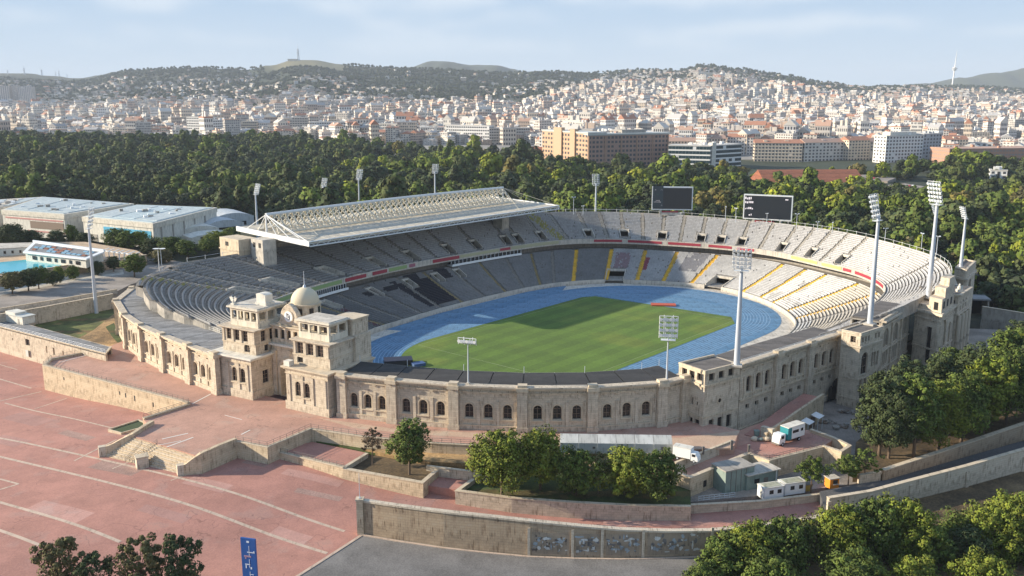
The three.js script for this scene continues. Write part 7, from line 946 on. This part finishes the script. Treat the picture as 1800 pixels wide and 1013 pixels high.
{ // car parks and a blue court among the trees
  structure('car_park', prism([[258.9, 967.4], [360.1, 1009.8], [385.8, 928.4], [362.9, 892.3], [308.7, 928.4], [247.8, 904.0]], -8, 4), M.yard); structure('car_park', prism([[302.9, 818.0], [365.4, 858.9], [373.6, 818.0], [318.4, 780.7]], -8, 5), M.yard); structure('blue_court', prism([[311.4, 763.3], [385.9, 780.7], [394.4, 754.9], [316.5, 730.6]], -8, 5), mat(L(0.20, 0.30, 0.38), 0.8, concreteTex)); structure('car_park', prism([[-112.3, 1411.3], [-18.4, 1501.2], [4.2, 1383.7], [-80.0, 1306.8]], -8, 3), M.yard);
  const r = rngOf(91), car = thing('parked_car', 'small pale car in the park car park', 'car', [0, 0, 0], 0, 'cars in the car parks among the trees'); const sh = new THREE.Shape([[-2.1, 0.35], [2.1, 0.35], [2.1, 0.85], [1.2, 0.95], [0.7, 1.5], [-1.2, 1.5], [-1.9, 0.95], [-2.1, 0.9]].map((p) => new THREE.Vector2(...p))), e = new THREE.ExtrudeGeometry(sh, { depth: 1.7, bevelEnabled: false }); e.translate(0, 0, -0.85); part(car, 'body', uvm(e), M.paint); part(car, 'windows', box(1.7, 0.42, 1.74, -0.25, 0.98, 0), M.glass); wheels(car, [-1.3, 1.3], 0.75, 0.34);
  const tones = [['white', M.paint], ['silver', M.steel], ['dark', M.rail], ['red', M.red], ['grey', M.concrete]]; let first = true;
  const lot = (a, b, n, y) => { for (let i = 0; i < n; i++) { if (r() < 0.15) continue; const t = i / n, X = mix(a[0], b[0], t), Z = mix(a[1], b[1], t), k = Math.floor(r() * 5), lb = tones[k][0] + ' car parked in the car parks among the trees'; const c = first ? car : copyOf(car, 0, 0, 0); first = false; c.position.set(X, y + 0.02, -Z); c.rotation.y = 0.9 + (r() - 0.5) * 0.2; c.userData.label = lb; c.children[0].material = tones[k][1]; } };
  lot([254.4, 928.4], [366.7, 916.0], 30, 4); lot([264.2, 954.0], [346.4, 988.2], 18, 4); lot([310.5, 818.0], [362.7, 827.8], 16, 5); lot([-101.6, 1383.7], [-8.9, 1454.9], 18, 3);
}
// ---------------------------------------------------------------- the city
const wallTone = [L(0.66, 0.60, 0.52), L(0.72, 0.68, 0.61), L(0.58, 0.51, 0.43), L(0.70, 0.58, 0.45), L(0.66, 0.60, 0.54), L(0.52, 0.41, 0.33), L(0.75, 0.73, 0.69), L(0.50, 0.47, 0.43)].map((c) => mat(c, 0.9)), roofTone = [mat(L(0.40, 0.19, 0.12), 0.9), mat(L(0.58, 0.54, 0.48), 0.9), mat(L(0.45, 0.43, 0.41), 0.9), mat(L(0.46, 0.29, 0.21), 0.9)], paneTone = mat(L(0.06, 0.06, 0.065), 0.4);
// a house block round its own origin: walls, set-in windows on all sides, flat or pitched roof, roof huts
const aptSpots = [[[320, 1227], [380, 1217]], [[383, 1217], [446, 1238]], [[444, 1227], [476, 1238]], [[481, 1249], [503, 1260]], [[608, 1307], [640, 1307]], [[272, 1307], [300, 1307]], [[305, 1319], [338, 1307]], [[228, 1357], [278, 1357]]];
const whiteSpots = [[[-671, 1930], [-613, 1904], 40, 8, 14, 6, 'white stepped apartment block with balconies above the wood'], [[-613, 1904], [-575, 1956], 34, 7, 12, 6, 'white balconied apartment block beside the stepped one'], [[-567, 1956], [-534, 1956], 30, 6, 8, 3, 'small ochre-topped block beside the balconied apartments'], [[-478, 2012], [-435, 2012], 34, 7, 8, 7, 'tall pale block before the long white rows'], [[-396, 1831], [-293, 1831], 32, 6, 22, 6, 'long white apartment row with dark window bands'], [[-281, 1807], [-218, 1785], 30, 6, 14, 1, 'cream apartment row in two stepped parts'], [[-218, 1785], [-178, 1785], 26, 5, 10, 4, 'beige apartment row behind the car park trees'], [[-118, 1679], [-40, 1640], 32, 6, 20, 6, 'long white apartment row behind the park'], [[-40, 1640], [32, 1659], 28, 6, 18, 7, 'greyish apartment row ending beside the brick office'], [[-168, 1720], [-126, 1720], 26, 5, 10, 1, 'cream block between the two white rows']];
const towerSpots = [[[-2374, 4300], [-2296, 4300], 78, 'pale high tower block at the end of the hillside pair'], [[-2298, 4320], [-2269, 4320], 82, 'narrow pale high tower block between its two neighbours'], [[-2256, 4300], [-2191, 4300], 80, 'broad pale high tower block nearest the wooded ridge']];
const ridgeMasts = [[-3546, 6650], [-3429, 6650], [-3307, 6650], [-3210, 6650], [-3186, 6650], [-3130, 6650]];
function blockParts(w, h, d, floors, bays, pitched, seed, winW = 0.5, winH = 0.5) {
  const r = rngOf(seed), win = [], fh = h / floors; const strip = (n, len, put) => { for (let f = 0; f < floors; f++) for (let b = 0; b < n; b++) if (r() > 0.04) put((b + 0.5) / n - 0.5, f * fh + fh * 0.28, len / n * winW, fh * winH); };
  strip(bays, w, (x, y, ww, hh) => { win.push(box(ww, hh, 0.3, x * w, y, d / 2), box(ww, hh, 0.3, x * w, y, -d / 2)); }); const bd = Math.max(2, Math.round(bays * d / w)); strip(bd, d, (z, y, ww, hh) => { win.push(box(0.3, hh, ww, w / 2, y, z * d), box(0.3, hh, ww, -w / 2, y, z * d)); });
  const walls = box(w, h, d), bands = []; for (let f = 1; f <= floors; f++) bands.push(box(w + 0.5, 0.3, d + 0.5, 0, f * fh - 0.3, 0));
  let roof; if (pitched) { const s = new THREE.Shape([[-d / 2 - 0.7, 0], [d / 2 + 0.7, 0], [0, d * 0.24]].map((p) => new THREE.Vector2(...p))); const e = new THREE.ExtrudeGeometry(s, { depth: w + 1.2, bevelEnabled: false }); e.translate(0, 0, -(w + 1.2) / 2); e.rotateY(Math.PI / 2); e.translate(0, h + 0.003, 0); roof = uvm(e); } else roof = merge([box(w + 0.8, 0.8, d + 0.8, 0, h + 0.003, 0)]);
  const huts = []; for (let k = 0; k < 3; k++) huts.push(box(2 + 3 * r(), 2 + 1.5 * r(), 2 + 3 * r(), (r() - 0.5) * w * 0.7, h + 0.7, (r() - 0.5) * d * 0.6)); return { walls: merge([walls, ...bands]), windows: merge(win), roof, huts: merge(huts) };
}
function building(name, label, a, b, depth, h, floors, bays, wm, rm, o = {}) {   // front from a to b
  const w = Math.hypot(b[0] - a[0], b[1] - a[1]), ang = Math.atan2(b[1] - a[1], b[0] - a[0]), nx = -Math.sin(ang) * depth / 2, nz = Math.cos(ang) * depth / 2, X = (a[0] + b[0]) / 2 + nx, Z = (a[1] + b[1]) / 2 + nz, g = thing(name, label, 'building', [X, landHeight(X, Z) - 1 + (o.lift ?? 0), Z], ang, o.group), p = blockParts(w, h + 1, depth, floors, bays, o.pitched, Math.round(w * 7 + h), o.winW, o.winH);
  part(g, 'walls', p.walls, wm); part(g, 'windows', p.windows, o.pane ?? paneTone, true); part(g, 'roof', p.roof, rm); part(g, 'roof_huts', p.huts, o.hut ?? wm, true); o.extra?.(g, w, h + 1, depth); return g;
}
{
  const brick = mat(L(0.40, 0.24, 0.16), 0.9), ochre = mat(L(0.54, 0.36, 0.23), 0.9), pale = wallTone[6], cream = wallTone[3];
  building('brick_office', 'sunlit ochre brick office wing with tall stair shafts behind the wood', [38.5, 1185.8], [89.3, 1093.5], 24, 37, 7, 16, ochre, roofTone[1], { winW: 0.55, winH: 0.5, extra: (g, w, h) => { part(g, 'stair_shaft', box(w * 0.17, h + 6, 5, -w * 0.12, 0, 11.5), ochre); part(g, 'stair_shaft', box(w * 0.1, h + 5, 5, w * 0.2, 0, 11.5), ochre); part(g, 'roof_rim', box(w + 2, 1.2, 26, 0, h + 0.9, 0), M.adPale); } });
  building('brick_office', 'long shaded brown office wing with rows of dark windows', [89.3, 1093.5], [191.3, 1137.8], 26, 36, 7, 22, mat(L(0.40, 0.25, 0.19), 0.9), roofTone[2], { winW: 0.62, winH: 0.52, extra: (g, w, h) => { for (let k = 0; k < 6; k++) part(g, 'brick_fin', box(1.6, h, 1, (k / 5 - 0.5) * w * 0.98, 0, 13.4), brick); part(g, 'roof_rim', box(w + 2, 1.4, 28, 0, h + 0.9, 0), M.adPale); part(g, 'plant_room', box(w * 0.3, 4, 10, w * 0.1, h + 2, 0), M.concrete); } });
  building('glass_office', 'low white and glass office with dark window bands beside the brick block', [185.4, 1102.1], [231.2, 1085.0], 30, 26, 5, 12, pale, roofTone[1], { winW: 0.96, winH: 0.62, pane: mat(L(0.03, 0.055, 0.065), 0.15) });
  building('glass_office', 'dark glazed office with a white end stair tower beside the apartments', [233.0, 1093.5], [278.5, 1128.6], 26, 25, 5, 10, pale, roofTone[1], { winW: 0.98, winH: 0.66, pane: mat(L(0.03, 0.055, 0.065), 0.15), extra: (g, w, h) => part(g, 'stair_tower', box(7, h + 4, 6, -w / 2 + 3, 0, 13.5), M.white) });
  const AG = 'apartment blocks with red roofs at the wood edge';
  [[24, 6, 14, 3, 'cream apartment block with red tiled roof beside the dark glazed office'], [24, 6, 12, 4, 'shaded cream apartment block with red tiled roof, second along the avenue'], [26, 7, 7, 3, 'narrow cream block with red roof before the white tower block'], [24, 6, 5, 2, 'short orange block tight against the white tower block'], [24, 6, 8, 3, 'cream block behind the long red brick building'], [24, 6, 7, 3, 'orange-roofed block behind the glazed offices'], [24, 6, 9, 4, 'terracotta-roofed block behind the dark glazed office'], [20, 5, 11, 3, 'long terracotta block behind the white glass office']].forEach(([h, f, b, t, lb], i) => building('apartment_block', lb, aptSpots[i][0], aptSpots[i][1], 20, h, f, b, wallTone[t], roofTone[i % 2 ? 3 : 0], { pitched: true, group: AG }));
  building('white_block', 'white nine-storey block with a blue-grey end wing on the avenue', [472.4, 1175.9], [528.0, 1195.9], 22, 33, 8, 12, pale, roofTone[1], { extra: (g, w, h) => part(g, 'upper_storey', box(w * 0.7, 4, 14, 0, h + 0.8, 0), M.white) });
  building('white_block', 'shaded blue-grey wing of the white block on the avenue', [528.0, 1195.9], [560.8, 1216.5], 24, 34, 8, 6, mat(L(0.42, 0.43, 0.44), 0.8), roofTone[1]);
  building('red_building', 'long low red brick building with pale window bands', [535.5, 1137.8], [659.9, 1156.5], 40, 18, 4, 30, mat(L(0.46, 0.25, 0.17), 0.9), roofTone[3], { winW: 0.7, winH: 0.4, pane: mat(L(0.30, 0.24, 0.2), 0.6) });
  building('white_tower', 'small white tower with a dark stair slot standing in the wood', [449.1, 869.0], [462.3, 863.6], 12, 19, 5, 3, pale, roofTone[1], { extra: (g, w, h) => part(g, 'stair_slot', box(2, h - 2, 0.6, 0, 1, 6.1), M.dark) });
  building('red_roof_hall', 'low white hall with a broad red tiled roof in the park', [227.3, 827.6], [318.6, 832.6], 44, 8, 1, 14, pale, M.terracotta, { pitched: true });
  building('red_roof_hall', 'small red-roofed hall beside the brick office', [3.9, 1283.0], [40.1, 1260.1], 30, 8, 1, 6, pale, M.terracotta, { pitched: true });
  const WG = 'white apartment rows at the far side of the wood';
  whiteSpots.forEach(([a, b, h, f, n, t, lb], i) => building('white_row', lb, a, b, 18, h, f, n, wallTone[t], roofTone[1], { winW: 0.7, winH: 0.45, group: WG }));
  towerSpots.forEach(([a, b, h, lb]) => building('tower_block', lb, a, b, 30, h, 18, 8, wallTone[4], roofTone[2], { group: 'tower blocks on the far hillside', winW: 0.55 }));
}
{ // streets of houses: the largest stand as buildings of their own, the rest run together with distance
  const r = rngOf(2025), list = [], o = new THREE.Object3D();
  for (let Z = 1240; Z < 5900; Z *= 1.0088) { const step = 27 + Z * 0.004; for (let X = -0.62 * Z; X < 0.64 * Z; X += step) {
    const x = X + (r() - 0.5) * step * 0.5, z = Z + (r() - 0.5) * 12, u = x / z; if (z < (u < -0.2 ? 1800 : u < 0.03 ? 1620 : u < 0.16 ? 1300 : 1290)) { r(); continue; }
    const R = along(ridgeLine, u, 1), w = (z - 1700) / (R - 1700); if (w > 0.97) continue; const n = fbm(x / 260, z / 260, 4), n2 = fbm(x / 90 + 7, z / 90, 3);
    const edge = u > 0.10 ? 0.90 : u > 0.0 ? mix(0.50, 0.90, u / 0.10) : 0.58; let dens = 0.93 - sstep(edge - 0.12, edge + 0.12, w + (n - 0.5) * 0.35) * 0.88; if (w > edge + 0.06) dens = w > 0.84 && u < 0.1 ? (n2 > 0.6 ? 0.4 : 0) : n2 > 0.46 ? 0.85 : 0.06; if (u > -0.27 && u < -0.16 && w > 0.72) dens = 0; if (u > -0.16 && u < 0.02 && w > 0.52 && w < 0.85 && n < 0.56) dens = 0;
    if (n < 0.38 && w < 0.5) dens *= 0.35; if (r() > dens) continue;
    const hill = w > edge - 0.1, tall = !hill && r() < 0.12; list.push({ x, z, w: (hill ? 15 + 14 * r() : 15 + 22 * r()) , d: hill ? 12 + 8 * r() : 11 + 9 * r(), h: hill ? 8 + 9 * r() : tall ? 26 + 16 * r() : 10 + 13 * r(), turn: Math.floor(fbm(x / 600 + 3, z / 600, 2) * 9) * 0.37 + (r() < 0.4 ? 1.571 : 0) + (r() - 0.5) * 0.12, wt: Math.floor(r() * 8), rt: r() < 0.3 ? 0 : r() < 0.5 ? 1 : r() < 0.75 ? 2 : 3, k: Math.floor(r() * 5), tint: r(), hill });
  } }
  list.sort((a, b) => b.w * b.h / (b.z * b.z) - a.w * a.h / (a.z * a.z));
  const forms = [[26, 18, 16, 5, 8, true], [34, 22, 17, 7, 10, false], [20, 16, 14, 5, 6, true], [24, 30, 15, 9, 7, false], [18, 12, 13, 4, 5, false]].map((f, i) => ({ f, p: blockParts(...f, 900 + i, 0.55, 0.5) }));
  const G = 'city buildings beyond the wood', shape = ['pitched-roofed', 'long flat-roofed', 'small pitched-roofed', 'tall flat-roofed', 'low flat-roofed'], tone = ['cream', 'off-white', 'tan', 'peach', 'beige', 'brown', 'white', 'grey'], rt = ['red', 'buff', 'grey', 'terracotta'];
  list.slice(0, 295).forEach((q) => { const F = forms[q.k], g = thing('city_building', tone[q.wt] + ' ' + shape[q.k] + ' city building with ' + rt[q.rt] + ' roof in the near streets beyond the wood', 'building', [q.x, landHeight(q.x, q.z) - 1.5, q.z], q.turn, G); part(g, 'walls', F.p.walls, wallTone[q.wt]); part(g, 'windows', F.p.windows, paneTone, true); part(g, 'roof', F.p.roof, roofTone[q.rt]); part(g, 'roof_huts', F.p.huts, wallTone[(q.wt + 3) % 8], true); g.scale.set(q.w / F.f[0], q.h / F.f[1], q.d / F.f[2]); });
  // the farther city, as one mass of instanced houses with windows and roofs of their own
  const city = new THREE.Group(); city.name = 'distant_city'; city.userData = { kind: 'stuff', label: 'dense pale city of small houses climbing towards the hills', category: 'city' }; scene.add(city);
  const rest = list.slice(295), mini = forms.map(({ f }, i) => blockParts(f[0], f[1], f[2], Math.min(5, f[3]), Math.min(6, f[4]), f[5], 950 + i, 0.5, 0.45));
  for (let k = 0; k < 5; k++) { const mine = rest.filter((q) => q.k === k); for (const [nm, geo] of [['house_walls', mini[k].walls], ['house_windows', mini[k].windows], ['house_roofs', mini[k].roof], ['roof_huts', mini[k].huts]]) {
    const im = shade(new THREE.InstancedMesh(geo, nm === 'house_windows' ? paneTone : mat(L(1, 1, 1), 0.9), mine.length)); im.name = nm; im.userData.kind = 'stuff'; mine.forEach((q, i) => { o.position.set(q.x, landHeight(q.x, q.z) - 2, -q.z); o.rotation.y = q.turn; o.scale.set(q.w / forms[k].f[0], q.h / forms[k].f[1], q.d / forms[k].f[2]); o.updateMatrix(); im.setMatrixAt(i, o.matrix); if (nm !== 'house_windows') { const c = (nm === 'house_roofs' ? roofTone[q.rt] : nm === 'roof_huts' ? wallTone[(q.wt + 2) % 8] : wallTone[q.wt]).color.clone().multiplyScalar(0.85 + 0.3 * q.tint); im.setColorAt(i, c); } }); city.add(im); } }
}
// ---------------------------------------------------------------- masts on the skyline
{
  const lattice = (name, label, X, Z, h, w, group) => { const y = landHeight(X, Z) - 2, g = thing(name, label, 'mast', [X, y, Z], 0, group), gs = []; for (const [a, b] of [[-1, -1], [1, -1], [1, 1], [-1, 1]]) gs.push(bar(new THREE.Vector3(a * w, 0, b * w), new THREE.Vector3(a * w * 0.3, h * 0.7, b * w * 0.3), w * 0.22, 4)); for (let k = 1; k < 7; k++) { const t = k / 7, s = mix(w, w * 0.3, t) * 2; gs.push(box(s, w * 0.3, s, 0, h * 0.7 * t, 0)); } part(g, 'lattice', merge(gs), M.steel); part(g, 'aerial', bar(new THREE.Vector3(0, h * 0.65, 0), new THREE.Vector3(0, h, 0), w * 0.2, 5, w * 0.08), M.steel); part(g, 'platform', merge([box(w * 3, w * 0.4, w * 3, 0, h * 0.45, 0), box(w * 2.4, w * 0.4, w * 2.4, 0, h * 0.62, 0)]), M.paint); return g; };
  lattice('hill_mast', 'lattice telecommunications mast on the bald hilltop', -0.2253 * 5850, 5850, 102, 6);
  const hut = thing('hilltop_station', 'low white station building at the foot of the hilltop mast', 'building', [-0.231 * 5850, landHeight(-0.231 * 5850, 5850) - 3, 5850]); part(hut, 'walls', box(60, 10, 20, 0, 0, 0), M.white); part(hut, 'roof', box(64, 1.5, 24, 0, 10.003, 0), M.concrete);
  [[48, 3], [70, 4], [58, 4], [44, 2], [56, 3], [38, 2]].forEach(([h, w], i) => lattice('ridge_mast', 'small aerial mast on the wooded ridge above the tower blocks', ridgeMasts[i][0], ridgeMasts[i][1], h, w, 'aerial masts on the ridge'));
  // white communications tower on the right
  const X = 0.4668 * 6150, Z = 6150, y = landHeight(X, Z) - 4, g = thing('communications_tower', 'slender white communications tower with disc platforms on the far hill', 'tower', [X, y, Z]); part(g, 'shaft', bar(new THREE.Vector3(), new THREE.Vector3(6, 130, 0), 5, 8, 4), M.paint); part(g, 'spire', bar(new THREE.Vector3(6, 130, 0), new THREE.Vector3(10, 230, 0), 3.4, 6, 0.9), M.paint); for (const [h, a] of [[104, 15], [112, 19], [120, 14]]) { const c = new THREE.CylinderGeometry(a, a * 0.8, 5, 14); part(g, 'disc_platform', uvm(c), M.paint).position.set(5, h, 0); }
}

renderer.render(scene, camera);
